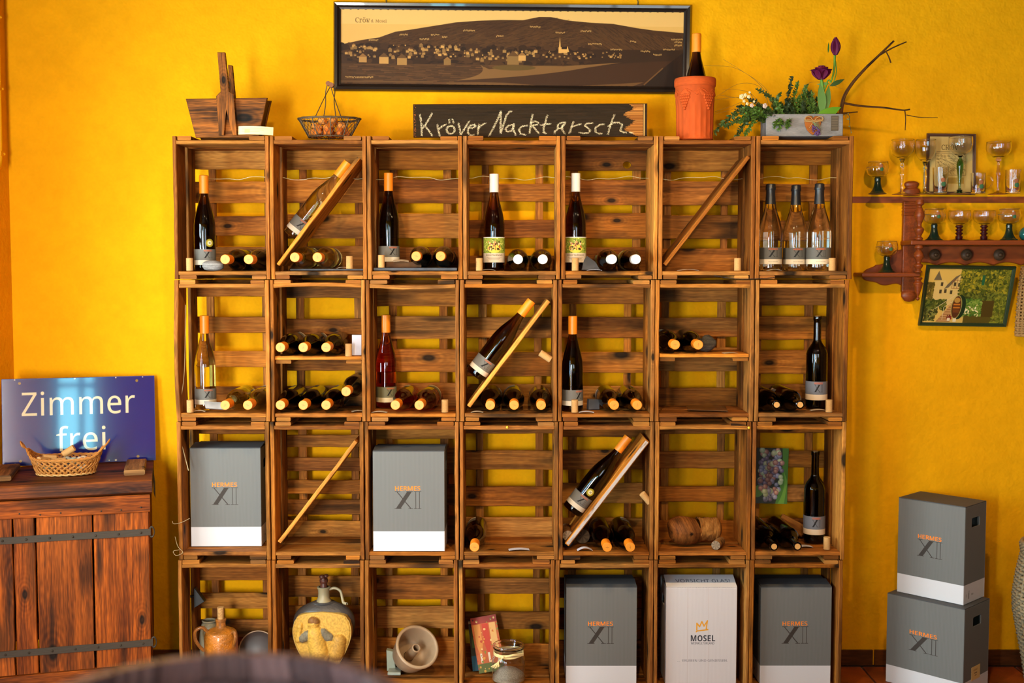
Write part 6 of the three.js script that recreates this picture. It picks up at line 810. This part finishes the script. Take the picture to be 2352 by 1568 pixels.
// ------------------------------------------------------------------ wall shelf with glasses
const pineT = woodTex(171, [104, 44, 12], [158, 74, 24], { knots: 1, stain: 0.4 }), pine = std({ map: pineT, roughness: 0.42 });
const SZ = 0.155, yTop = Wy(444, SZ), yMid = Wy(551, SZ), yLow = Wy(626, 0.13);
{
  const x0 = Wx(1965, SZ, yTop), x1 = 2.42, xu = Wx(2092, 0.02, yMid), xs = Wx(2113, SZ - 0.02, yMid), xu2 = x0 + x1 - xu, xs2 = x0 + x1 - xs, xm = (x0 + x1) / 2;
  const o = thing('wall_shelf', 'reddish turned-wood wall shelf with knobs holding wine glasses', 'shelf', [xm, yLow, 0.001]);
  const put = (n, g, x, y, z, m = pine) => { const p = part(n, g, m, o); p.position.set(x - xm, y - yLow, z); return p; };
  const topS = new THREE.Shape(); { const L = x1 - x0, d = SZ; topS.moveTo(0.03, 0); topS.lineTo(L - 0.03, 0); topS.quadraticCurveTo(L, -0.01, L, -d * 0.5); topS.quadraticCurveTo(L - 0.005, -d, L - 0.08, -d); topS.lineTo(0.08, -d); topS.quadraticCurveTo(0.005, -d, 0, -d * 0.5); topS.quadraticCurveTo(0, -0.01, 0.03, 0); }
  put('top_board', slab(topS, 0.029, 0.003).rotateX(Math.PI / 2), x0, yTop, 0);
  put('middle_board', rbox(xs2 - xs + 0.06, 0.018, 0.125, 0.004), xm, yMid - 0.009, 0.064);
  for (const [u, s, dir] of [[xu, xs, -1], [xu2, xs2, 1]]) {
    put('upright', rbox(0.062, yTop - 0.022 - (yLow - 0.075), 0.022, 0.004), u, (yTop - 0.022 + yLow - 0.075) / 2, 0.012);
    const fl = []; for (let k = 0; k < 4; k++) fl.push(rbox(0.064, 0.009, 0.03, 0.004, 0, k * 0.0125)); put('upright_bead', merge(fl), u, Wy(492, 0.03), 0.014);
    put('upright_foot', lathe([[0.001, -0.028], [0.018, -0.024], [0.03, -0.008], [0.031, 0.012], [0.001, 0.012]], 24).scale(1, 1, 0.38), u, yLow - 0.085, 0.012);
    put('upright_finial', lathe(curved([[0.001, 0], [0.03, 0], [0.034, 0.012], [0.03, 0.024], [0.02, 0.03], [0.026, 0.036], [0.028, 0.046], [0.016, 0.054], [0.001, 0.055]], 30), 24).scale(1, 1, 0.42), u, yTop + 0.0005, 0.014);
    const sp = (h) => lathe(curved([[0.012, 0], [0.014, h * 0.05], [0.008, h * 0.1], [0.015, h * 0.2], [0.017, h * 0.28], [0.008, h * 0.36], [0.014, h * 0.5], [0.019, h * 0.62], [0.013, h * 0.76], [0.008, h * 0.84], [0.016, h * 0.9], [0.013, h]], 60), 20);
    put('spindle', sp(yTop - 0.022 - yMid), s, yMid, SZ - 0.032); put('spindle', sp(yMid - 0.019 - yLow), s, yLow, SZ - 0.032);
    put('drop_finial', lathe(curved([[0.001, -0.088], [0.006, -0.084], [0.007, -0.078], [0.003, -0.073], [0.008, -0.06], [0.016, -0.03], [0.018, -0.022], [0.011, -0.014], [0.016, -0.004], [0.013, 0]], 40), 20), s, yLow - 0.017, SZ - 0.032);
    const lx = Wx(1982, 0.13, yLow), L = xs + 0.012 - lx; put('small_shelf', rbox(L, 0.016, 0.115, 0.005), dir < 0 ? lx + L / 2 : x0 + x1 - lx - L / 2, yLow - 0.008, 0.06);
    const br = new THREE.Shape(); br.moveTo(0, -0.05); br.bezierCurveTo(-0.03, -0.03, -0.05, -0.06, -0.085, -0.045); br.bezierCurveTo(-0.1, -0.03, -0.15, -0.04, -0.15, -0.015); br.bezierCurveTo(-0.15, 0.02, -0.11, 0.015, -0.1, 0.03); br.bezierCurveTo(-0.08, 0.03, -0.05, 0.035, -0.045, 0.06); br.bezierCurveTo(-0.03, 0.09, -0.01, 0.085, 0, 0.09); br.lineTo(0, -0.05);
    const b = put('scroll_bracket', slab(br, 0.014, 0.003), u + dir * 0.03, yLow, 0.002); if (dir > 0) b.rotation.y = Math.PI, b.position.z = 0.018;
  }
  put('back_rail', slab((() => { const s = new THREE.Shape(), L = xs2 - xs; s.moveTo(-L / 2, 0); s.lineTo(L / 2, 0); s.lineTo(L / 2, -0.075); for (let k = 0; k < 6; k++) { const a = L / 2 - (k + 0.5) * L / 6; s.quadraticCurveTo(a, -0.052, L / 2 - (k + 1) * L / 6, -0.075); } s.lineTo(-L / 2, 0); return s; })(), 0.016, 0.003), xm, yMid - 0.019, 0.004);
  const knobM = std({ color: rgb(0.055, 0.03, 0.015), roughness: 0.5 }); for (const px of [2148, 2221, 2296, 2372]) { const kx = Wx(px, 0.05, yLow); if (kx < xs2) put('knob', merge(lathe(curved([[0.001, 0.034], [0.014, 0.032], [0.022, 0.024], [0.02, 0.018], [0.008, 0.014], [0.008, 0]], 20), 24).rotateX(Math.PI / 2), lathe(curved([[0.001, 0.04], [0.006, 0.038], [0.008, 0.033], [0.001, 0.031]], 8), 16).rotateX(Math.PI / 2)), kx, Wy(585, 0.05), 0.02, knobM); }
}
const thin = (r0, g0, b0) => phys({ transmission: 1, thickness: 0, roughness: 0.02, ior: 1.5, color: rgb(r0, g0, b0) }), bowlM = glass([0.97, 0.96, 0.9], 0.05, 0.015);
const shell = (pts, t = 0.0016) => { const q = [...pts].reverse().map(([a, b]) => [Math.max(0.0005, a - t), b + (a < 0.02 ? t : 0)]); return lathe([...pts, ...q], 40); };
const decoM = std({ roughness: 0.5, color: rgb(0.35, 0.12, 0.05) }), decoG = std({ roughness: 0.5, color: rgb(0.05, 0.14, 0.06) }), decoW = std({ roughness: 0.5, color: rgb(0.6, 0.5, 0.4) }), goldM = std({ color: rgb(0.5, 0.3, 0.08), roughness: 0.35, metalness: 0.7 });
const stemGlass = { green: glass([0.10, 0.32, 0.10], 0.02), dark: std({ color: rgb(0.008, 0.02, 0.012), roughness: 0.12 }), clear: glass([0.95, 0.93, 0.8], 0.05), pale: glass([0.7, 0.8, 0.4], 0.03), mauve: glass([0.5, 0.3, 0.28], 0.03), ruby: std({ color: rgb(0.05, 0.006, 0.006), roughness: 0.12 }) };
function decor(o, r0, y, s) { const g = (dy, dx, m, sz) => { const a = dx / r0; part('painted_emblem', pebble(sz, 9, 1, 1, 0.25, 8).rotateY(a).translate(Math.sin(a) * r0, y + dy, Math.cos(a) * r0), m, o, 'small painted figure emblem'); }; g(0.006 * s, 0, decoM, 0.006 * s); g(-0.004 * s, 0.002, decoG, 0.006 * s); g(0.012 * s, -0.003, decoW, 0.003 * s); }
function roemer(px, y, z, label, k = 1) {
  const o = thing('wine_glass', label, 'glass', [Wx(px, z, y + 0.06), y + 0.0005, z]), H = 0.118 * k;
  part('bowl', shell(curved([[0.008, 0.062 * k], [0.022 * k, 0.064 * k], [0.036 * k, 0.074 * k], [0.0405 * k, 0.09 * k], [0.039 * k, 0.105 * k], [0.0355 * k, H]], 30)), bowlM, o);
  part('gold_rim', new THREE.TorusGeometry(0.0355 * k, 0.0008, 6, 40).rotateX(Math.PI / 2).translate(0, H, 0), goldM, o, 'gold rim');
  part('foot', lathe(curved([[0.001, 0.001], [0.03 * k, 0], [0.0315 * k, 0.003], [0.024 * k, 0.009], [0.0155 * k, 0.024], [0.0115 * k, 0.045], [0.0115 * k, 0.06 * k], [0.001, 0.062 * k]], 36), 32), stemGlass.dark, o, 'dark green conical foot');
  decor(o, 0.0408 * k, 0.093 * k, 1.2 * k); part('vine_band', new THREE.TorusGeometry(0.0403 * k, 0.0016, 5, 40, 2.2).rotateX(Math.PI / 2).rotateY(1.1 - Math.PI / 2 - 1.05).translate(0, 0.097 * k, 0), goldM, o); return o;
}
function goblet(px, y, z, label, bowlR, bowlH, H, m, stem) {
  const o = thing('wine_glass', label, 'glass', [Wx(px, z, y + 0.1), y + 0.0005, z]), b = H - bowlH;
  part('bowl', shell(curved([[0.004, b], [bowlR * 0.45, b + bowlH * 0.07], [bowlR * 0.86, b + bowlH * 0.3], [bowlR, b + bowlH * 0.6], [bowlR * 0.97, H]], 30)), bowlM, o);
  part('stem', lathe(curved(stem.map(([r0, t]) => [r0, 0.008 + t * (b - 0.008)]), 60), 20), m, o);
  part('foot', lathe(curved([[0.001, 0.0005], [0.033, 0.0005], [0.0335, 0.002], [0.02, 0.005], [0.007, 0.011], [0.001, 0.012]], 24), 36), m, o); return o;
}
function tumbler(px, y, z, label, r0, r1, H, mug) {
  const o = thing(mug ? 'glass_mug' : 'glass_tumbler', label, 'glass', [Wx(px, z, y + 0.04), y + 0.0005, z]);
  part('wall', lathe([[0.001, 0.001], [r0 * 0.96, 0.001], [r0, 0.004], [r1, H], [r1 - 0.002, H], [r0 - 0.0025, 0.008], [0.001, 0.008]], 40), bowlM, o); decor(o, (r0 + r1) / 2 + 0.0008, H * 0.42, 1.5);
  if (mug) part('handle', tube([[r1 - 0.001, H * 0.8, 0], [r1 + 0.018, H * 0.84, 0], [r1 + 0.026, H * 0.6, 0], [r1 + 0.016, H * 0.3, 0], [r0, H * 0.2, 0]], 0.003, 24, 8), bowlM, o);
  return o;
}
const tallStem = [[0.005, 0], [0.004, 0.15], [0.0075, 0.5], [0.004, 0.85], [0.009, 0.93], [0.008, 1]], knop = [[0.006, 0], [0.0045, 0.2], [0.007, 0.5], [0.0045, 0.72], [0.0085, 0.8], [0.0045, 0.87], [0.011, 1]], greenStem = [[0.007, 0], [0.0105, 0.05], [0.005, 0.1], [0.007, 0.4], [0.0125, 0.75], [0.005, 0.94], [0.011, 1]], beads = [[0.012, 0], [0.014, 0.12], [0.009, 0.24], [0.0145, 0.38], [0.009, 0.5], [0.0145, 0.64], [0.009, 0.76], [0.0145, 0.88], [0.012, 1]];
roemer(2016, yTop, 0.1, 'squat gold-rimmed glass with dark foot at the shelf top\'s rounded end', 1.02);
goblet(2072, yTop, 0.075, 'tall clear goblet with a ring in its stem', 0.044, 0.07, 0.205, stemGlass.clear, knop);
goblet(2125, yTop, 0.095, 'tall goblet with pale green stem before the framed map', 0.038, 0.083, 0.203, stemGlass.pale, knop);
goblet(2205, yTop, 0.11, 'tall goblet with dark green stem', 0.044, 0.07, 0.212, stemGlass.green, greenStem);
goblet(2293, yTop, 0.085, 'tall goblet with slender mauve stem', 0.0455, 0.06, 0.196, stemGlass.mauve, tallStem);
tumbler(2160, yTop, 0.125, 'straight tumbler with painted emblem before the framed map', 0.024, 0.029, 0.097);
tumbler(2247, yTop, 0.11, 'small glass mug with handle and painted emblem', 0.026, 0.027, 0.078, true);
tumbler(2327, yTop, 0.115, 'straight tumbler with painted emblem beside the mauve goblet', 0.026, 0.03, 0.09);
roemer(2146, yMid, 0.075, 'squat gold-rimmed glass next to the spindle on the middle board');
roemer(2318, yMid, 0.075, 'squat gold-rimmed glass next to the teal ball on the middle board');
for (const px of [2204, 2261]) goblet(px, yMid, 0.075, 'small glass with dark red beaded stem on the middle board', 0.041, 0.055, 0.112, stemGlass.ruby, beads).userData.group = 'beaded-stem glasses';
roemer(2037, yLow, 0.07, 'squat gold-rimmed glass alone on the small side board');
{ const o = thing('teal_ball', 'teal glass ball with short neck on the middle board', 'ornament', [Wx(2357, 0.07, yMid), yMid + 0.0005, 0.07]); const m = phys({ color: rgb(0.01, 0.09, 0.08), roughness: 0.12, clearcoat: 0.5 }); part('body', lathe(curved([[0.001, 0], [0.014, 0.001], [0.025, 0.014], [0.026, 0.03], [0.016, 0.046], [0.007, 0.05], [0.001, 0.05]], 30), 32), m, o); part('neck', cyl(0.006, 0.008, 0.012, 14, 0, 0.054), m, o); }
function picture(name, label, w, h, fw, t, m, map, pos, rot) { const o = thing(name, label, 'picture', pos); o.rotation.set(...rot); frameBars(o, w, h, fw, t, m); part('print', new THREE.PlaneGeometry(w - 2 * fw + 0.004, h - 2 * fw + 0.004), std({ map, roughness: 0.6 }), o).position.z = t * 0.25; part('backing', box(w - 0.008, h - 0.008, 0.002, 0, 0, 0.001), std({ color: rgb(0.12, 0.08, 0.05), roughness: 0.9 }), o); part('glass_sheet', new THREE.PlaneGeometry(w - 2 * fw + 0.006, h - 2 * fw + 0.006), glassSheet, o).position.z = t * 0.42; return o; }
{
  const mapT = canvas(512, 620, (c, w, h) => { const r = mulberry(12); c.fillStyle = '#cfae68'; c.fillRect(0, 0, w, h); c.fillStyle = '#4a3414'; c.font = '74px serif'; c.textAlign = 'center'; c.fillText('CRÖV', w * 0.47, 150); c.fillRect(90, 170, 330, 5); c.strokeStyle = '#5a4420'; c.lineWidth = 3; c.strokeRect(80, 190, 350, 240); for (let k = 0; k < 420; k++) { const x = 85 + r() * 330; c.globalAlpha = 0.5; c.beginPath(); const y = 200 + r() * 215; c.moveTo(x, y); c.lineTo(x + 8 + r() * 22, y + 4 + r() * 12); c.stroke(); } c.globalAlpha = 1; c.beginPath(); c.moveTo(85, 260); c.bezierCurveTo(190, 220, 240, 320, 425, 370); c.stroke(); c.fillStyle = '#b8923e'; c.fillRect(150, 455, 260, 70); c.fillStyle = '#8a6a2a'; for (let k = 0; k < 5; k++) c.fillRect(170, 466 + k * 11, 200 - k * 14, 3); });
  const a = W(2186, 376, 0.04); picture('framed_map', 'small framed engraving headed "Cröv" on the shelf top', 0.186, 0.232, 0.011, 0.012, std({ color: rgb(0.09, 0.035, 0.02), roughness: 0.45 }), mapT, [a.x, yTop + 0.118, 0.028], [-0.06, 0, -0.012]);
  const gt = canvas(768, 500, (c, w, h) => {
    const r = mulberry(33); c.fillStyle = '#d8ad52'; c.fillRect(0, 0, w, h); c.fillStyle = '#5a4a12'; c.fillRect(w * 0.5, 0, w * 0.5, h);
    const blob = (x0, y0, x1, y1, n, cols, s) => { for (let k = 0; k < n; k++) { c.fillStyle = cols[Math.floor(r() * cols.length)]; c.beginPath(); c.ellipse(x0 + r() * (x1 - x0), y0 + r() * (y1 - y0), s * (0.4 + r()), s * (0.3 + r() * 0.6), r() * 3, 0, TAU); c.fill(); } };
    c.fillStyle = '#d8b468'; c.beginPath(); c.moveTo(60, 330); c.lineTo(60, 120); c.lineTo(170, 110); c.lineTo(210, 170); c.lineTo(290, 60); c.lineTo(340, 110); c.lineTo(345, 330); c.fill();
    c.fillStyle = '#6d5c40'; c.beginPath(); c.moveTo(60, 110); c.lineTo(98, 25); c.lineTo(135, 108); c.fill(); c.beginPath(); c.moveTo(165, 190); c.lineTo(205, 175); c.lineTo(310, 50); c.lineTo(260, 75); c.lineTo(190, 150); c.fill(); c.strokeStyle = '#8a4a24'; c.lineWidth = 4; c.strokeRect(235, 110, 95, 72); for (const x of [255, 280, 305]) { c.beginPath(); c.moveTo(x, 90); c.lineTo(x, 182); c.stroke(); } c.fillStyle = '#4a3c22'; for (const [x, y] of [[250, 128], [290, 132], [130, 128], [125, 195], [170, 190], [225, 200]]) c.fillRect(x, y, 22, 34);
    blob(0, 130, 70, 330, 160, ['#6d5a1a', '#8a7426', '#5a4a14'], 14); blob(0, 290, 200, 380, 200, ['#4e5218', '#6b6c20', '#39420f'], 14);
    c.fillStyle = '#a5703a'; c.beginPath(); c.moveTo(130, 490); c.lineTo(330, 230); c.lineTo(350, 250); c.lineTo(260, 490); c.fill(); c.fillStyle = '#c9935a'; for (let k = 0; k < 9; k++) c.fillRect(150 + k * 12, 470 - k * 22, 110 - k * 5, 9); c.strokeStyle = '#d8bd86'; c.lineWidth = 5; c.beginPath(); c.moveTo(95, 380); c.lineTo(330, 205); c.moveTo(190, 355); c.lineTo(330, 250); c.moveTo(190, 355); c.lineTo(188, 470); c.stroke();
    blob(310, 0, w, 260, 1300, ['#6a6414', '#8c8218', '#4e5410', '#a8921e', '#5e5c16', '#7a7420', '#3c420c'], 15); blob(370, 230, w, 330, 420, ['#55581a', '#6f7020', '#3a400e'], 15); blob(640, 250, w, h, 320, ['#6c6c1c', '#525812', '#8a8424'], 13); blob(0, 380, 130, 480, 120, ['#3a3a12', '#5c5a1a', '#7c7a34'], 12); c.fillStyle = '#4e3a0c'; c.fillRect(520, 290, 130, 150); blob(360, 280, 540, 430, 330, ['#3f6020', '#6f8a2c', '#58741e', '#8a9a3c'], 12); blob(370, 330, 520, 430, 22, ['#e6cf8c', '#efdca4'], 10); c.fillStyle = '#245a34'; c.fillRect(505, 60, 26, 90);
    c.fillStyle = '#1e2f14'; c.beginPath(); c.ellipse(332, 352, 60, 112, 0.05, 0, TAU); c.fill(); c.fillStyle = '#5a2e12'; c.strokeStyle = '#b0a050'; c.lineWidth = 6; c.beginPath(); c.ellipse(306, 352, 46, 104, 0.05, 0, TAU); c.fill(); c.stroke(); c.fillStyle = '#c4701e'; c.fillRect(276, 322, 62, 14); c.fillRect(276, 350, 62, 14); c.fillStyle = '#8a4a1c'; c.fillRect(276, 376, 62, 8); c.fillRect(280, 392, 54, 8); c.fillStyle = '#b98638'; c.beginPath(); c.ellipse(306, 290, 28, 24, 0, 0, TAU); c.fill(); blob(230, 430, 270, 460, 20, ['#8a2418', '#5a1a10'], 9); c.fillStyle = '#e4d0a8'; c.fillRect(236, 452, 26, 28); c.fillRect(290, 456, 30, 32); });
  const p = W(2219, 679, 0.055); picture('garden_picture', 'green-framed photograph of a villa garden with stairs', 0.338, 0.242, 0.013, 0.016, std({ color: rgb(0.02, 0.035, 0.012), roughness: 0.35 }), gt, [p.x + 0.002, p.y, 0.05], [0.3, 0, -0.015]);
}
// ------------------------------------------------------------------ woven things at the room's other side
const wickM = std({ color: rgb(0.36, 0.2, 0.07), roughness: 0.7 }), wickPale = std({ color: rgb(0.34, 0.27, 0.16), roughness: 0.7 });
function woven(o, prof, rows, stakes, r0, m, flat = 1) {                // rings that weave in and out of upright stakes
  const R0 = (t) => { const k = t * (prof.length - 1), i = Math.min(prof.length - 2, Math.floor(k)), f = k - i; return [prof[i][0] + (prof[i + 1][0] - prof[i][0]) * f, prof[i][1] + (prof[i + 1][1] - prof[i][1]) * f]; };
  for (let j = 0; j < rows; j++) { const [rad, y] = R0(j / (rows - 1)); part('weaver', tube(Array.from({ length: stakes * 2 }, (_, i) => { const a = i / stakes / 2 * TAU, q = rad + (Math.cos(i * Math.PI / 1 + 0) * (j % 2 ? 1 : -1)) * r0 * 0.8; return [Math.cos(a) * q, y, Math.sin(a) * q * flat]; }), r0, stakes * 6, 5, true), m, o); }
  const st = []; for (let i = 0; i < stakes; i++) { const a = (i + 0.25) / stakes * TAU; st.push(tube(prof.map(([q, y]) => [Math.cos(a) * q, y, Math.sin(a) * q * flat]), r0 * 0.9, prof.length * 3, 5)); } part('stakes', merge(st), m, o);
}
{
  const z = 0.24, o = thing('tall_wicker_basket', 'tall bulging wicker basket standing on the tiled floor', 'basket', [Wx(2336, z, 0.3) + 0.165, 0.0005, z]);
  woven(o, [[0.11, 0.004], [0.125, 0.1], [0.145, 0.2], [0.16, 0.28], [0.162, 0.34], [0.152, 0.42], [0.136, 0.5], [0.14, 0.53]], 38, 30, 0.0068, wickPale); part('base', cyl(0.108, 0.108, 0.008, 30, 0, 0.005), wickPale, o); part('rim', new THREE.TorusGeometry(0.14, 0.009, 8, 44).rotateX(Math.PI / 2).translate(0, 0.535, 0), wickPale, o);
  const b = thing('hanging_basket', 'brown woven straw basket hanging on the wall beside the garden picture', 'basket', [Wx(2333, 0.04, 1.4) + 0.086, Wy(770, 0.04), 0.046]); woven(b, [[0.084, 0.004], [0.082, 0.06], [0.078, 0.14], [0.072, 0.22], [0.066, 0.26]], 26, 20, 0.005, wickM, 0.45); part('rim', new THREE.TorusGeometry(0.084, 0.006, 8, 40).rotateX(Math.PI / 2).scale(1, 1, 0.45).translate(0, 0.002, 0), wickM, b);
}
// ------------------------------------------------------------------ barrel before the shelf
{
  const o = thing('wine_barrel', 'dark wooden wine barrel used as a standing table', 'barrel', [-0.405, 0, 3.02]), H = 0.962, N = 24, bt = woodTex(191, [70, 50, 48], [128, 98, 92], { knots: 1, stain: 0.5 }), bm = [0, 1].map((k) => std({ map: bt, roughness: 0.27, color: rgb(0.75 + 0.15 * k, 0.75 + 0.12 * k, 0.78 + 0.12 * k) })), iron = std({ color: rgb(0.12, 0.12, 0.13), metalness: 0.85, roughness: 0.45 });
  const rad = (y) => 0.276 + 0.066 * (1 - ((y - H / 2) / (H / 2)) ** 2), t = 0.026;
  for (let k = 0; k < N; k++) { const a0 = k / N * TAU + 0.006, a1 = (k + 1) / N * TAU - 0.006, pos = [], uv = [], J = 14, I = 3;
    const q = (a, y, inn) => { const r1 = rad(y) - (inn ? t : 0) - (!inn && y > H - 0.004 ? 0.003 : 0); return [Math.sin(a) * r1, y, Math.cos(a) * r1]; }, quad = (A, B, C2, D, ua, ub, va, vb) => { pos.push(...A, ...B, ...C2, ...A, ...C2, ...D); uv.push(ua, va, ua, vb, ub, vb, ua, va, ub, vb, ub, va); };
    for (let j = 0; j < J; j++) for (let i = 0; i < I; i++) { const ya = j / J * H, yb = (j + 1) / J * H, aa = a0 + (a1 - a0) * i / I, ab = a0 + (a1 - a0) * (i + 1) / I, v = k * 0.37; quad(q(aa, ya), q(ab, ya), q(ab, yb), q(aa, yb), ya, yb, v + i * 0.1, v + i * 0.1 + 0.1); quad(q(ab, ya, 1), q(aa, ya, 1), q(aa, yb, 1), q(ab, yb, 1), ya, yb, v, v + 0.1); }
    for (let i = 0; i < I; i++) { const aa = a0 + (a1 - a0) * i / I, ab = a0 + (a1 - a0) * (i + 1) / I; quad(q(aa, H), q(ab, H), q(ab, H, 1), q(aa, H, 1), 0, 0.03, i * 0.1, i * 0.1 + 0.1); }
    const g = new THREE.BufferGeometry(); g.setAttribute('position', new THREE.Float32BufferAttribute(pos, 3)); g.setAttribute('uv', new THREE.Float32BufferAttribute(uv, 2)); g.computeVertexNormals(); part('stave', g, bm[k % 2], o); }
  part('core', lathe([[0.001, 0.03], ...Array.from({ length: 9 }, (_, i) => { const y = 0.03 + i / 8 * (H - 0.09); return [rad(y) - t * 0.6, y]; }), [0.001, H - 0.06]], 40), std({ color: rgb(0.02, 0.012, 0.008), roughness: 0.9 }), o);
  for (let k = 0; k < 6; k++) { const x = -0.25 + (k + 0.5) * 0.5 / 6, L = 2 * Math.sqrt(Math.max(0.002, 0.247 ** 2 - (Math.abs(x) + 0.036) ** 2)); part('head_board', boardZ(L, 0.5 / 6 - 0.002, 0.022), bm[k % 2], o).position.set(x, H - 0.046, 0); }
  for (const [y, hh] of [[H - 0.03, 0.05], [H - 0.17, 0.04], [0.03, 0.05], [0.17, 0.04], [H * 0.62, 0.035], [H * 0.38, 0.035]]) part('hoop', lathe([[rad(y - hh / 2) + 0.0006, y - hh / 2], [rad(y - hh / 2) + 0.003, y - hh / 2], [rad(y + hh / 2) + 0.003, y + hh / 2], [rad(y + hh / 2) + 0.0006, y + hh / 2], [rad(y - hh / 2) + 0.0006, y - hh / 2]], 64), iron, o);
}
{ // long tasting counter next to the barrel, just below the picture: it keeps the window light off the low right-hand part of the wall
  const o = thing('tasting_counter', 'long dark panelled tasting counter next to the wine barrel', 'counter', [1.18, 0, 3.28]), m = std({ map: woodTexs[1], roughness: 0.5, color: rgb(0.4, 0.3, 0.22) });
  part('counter_top', rbox(2.3, 0.035, 0.5, 0.006, 0, 0.932, 0), m, o); part('plinth', rbox(2.16, 0.08, 0.4, 0.004, 0, 0.0405, 0), m, o);
  for (let k = 0; k < 5; k++) for (const s of [-1, 1]) part('door_panel', rbox(0.425, 0.83, 0.02, 0.005, -0.87 + k * 0.435, 0.497, s * 0.2), m, o); for (const s of [-1, 1]) part('side_panel', rbox(0.02, 0.83, 0.38, 0.004, s * 1.08, 0.497, 0), m, o);
}
// ------------------------------------------------------------------ wires, twine and pins
{
  const wire = std({ color: rgb(0.75, 0.62, 0.36), roughness: 0.25 }), pts = []; for (let k = 0; k <= 60; k++) { const px = 478 + k / 60 * 1452; pts.push(W(px, 409 + 3 * Math.sin(k * 0.9) + 2 * Math.sin(k * 2.3 + 1), 0.173)); }
  const g = tube(pts, 0.001, 240, 5); solo('light_wire', g, phys({ color: rgb(0.55, 0.42, 0.2), roughness: 0.15, clearcoat: 1 }), 'thin clear wire strung through the uppermost crates', 'wire');
  const twine = std({ color: rgb(0.45, 0.33, 0.17), roughness: 0.9 });
  const tw = (name, label, list, z, r0 = 0.0013) => { const g2 = tube(list.map(([a, b, dz = 0]) => W(a, b, z + dz)), r0, list.length * 8, 5); solo(name, g2, twine, label, 'twine'); };
  tw('twine_string', 'loose twine hanging inside the crate with yellow-green wine', [[426, 700], [425, 800], [422, 870], [413, 930], [407, 962]], ZF - 0.03);
  tw('twine_string', 'pale twine hanging inside the crate above the stoneware jug', [[411, 978], [415, 1010], [424, 1045], [433, 1080]], ZF - 0.02, 0.0018);
  tw('twine_string', 'frayed twine knotted round the corner post of the crates', [[436, 1190], [415, 1200], [398, 1202], [396, 1196]], ZF + 0.004, 0.001);
  tw('twine_string', 'frayed twine end at the crate joint above the jug', [[402, 1232], [409, 1255], [420, 1268], [404, 1275], [398, 1266], [412, 1262]], ZF + 0.005, 0.0012);
  solo('black_cable', tube([W(1640, 633, 0.335), W(1690, 640, 0.343), W(1740, 640, 0.343), W(1780, 637, 0.335)], 0.0012, 30, 5), capBlackM, 'thin black cable between the terracotta cooler crate and next row', 'cable');
  for (const [px, py, label] of [[1165, 981, 'yellow push pin in the crate with a single lying bottle'], [1720, 982, 'yellow push pin in the crate with the driftwood']]) { const p = W(px, py, ZF + 0.001), o = thing('push_pin', label, 'push pin', p.toArray()); part('head', lathe([[0.001, 0.006], [0.0042, 0.006], [0.0036, 0.003], [0.003, 0.001], [0.0046, 0]], 16).rotateX(Math.PI / 2), std({ color: rgb(0.75, 0.5, 0.03), roughness: 0.3 }), o); part('needle', cyl(0.0005, 0.0003, 0.006, 6).rotateX(Math.PI / 2).translate(0, 0, -0.002), iron0(), o); }
}
function iron0() { return std({ color: rgb(0.4, 0.4, 0.4), metalness: 1, roughness: 0.3 }); }
scene.traverse((o) => { if (o.isMesh) o.castShadow = o.receiveShadow = true; });
renderer.render(scene, camera);
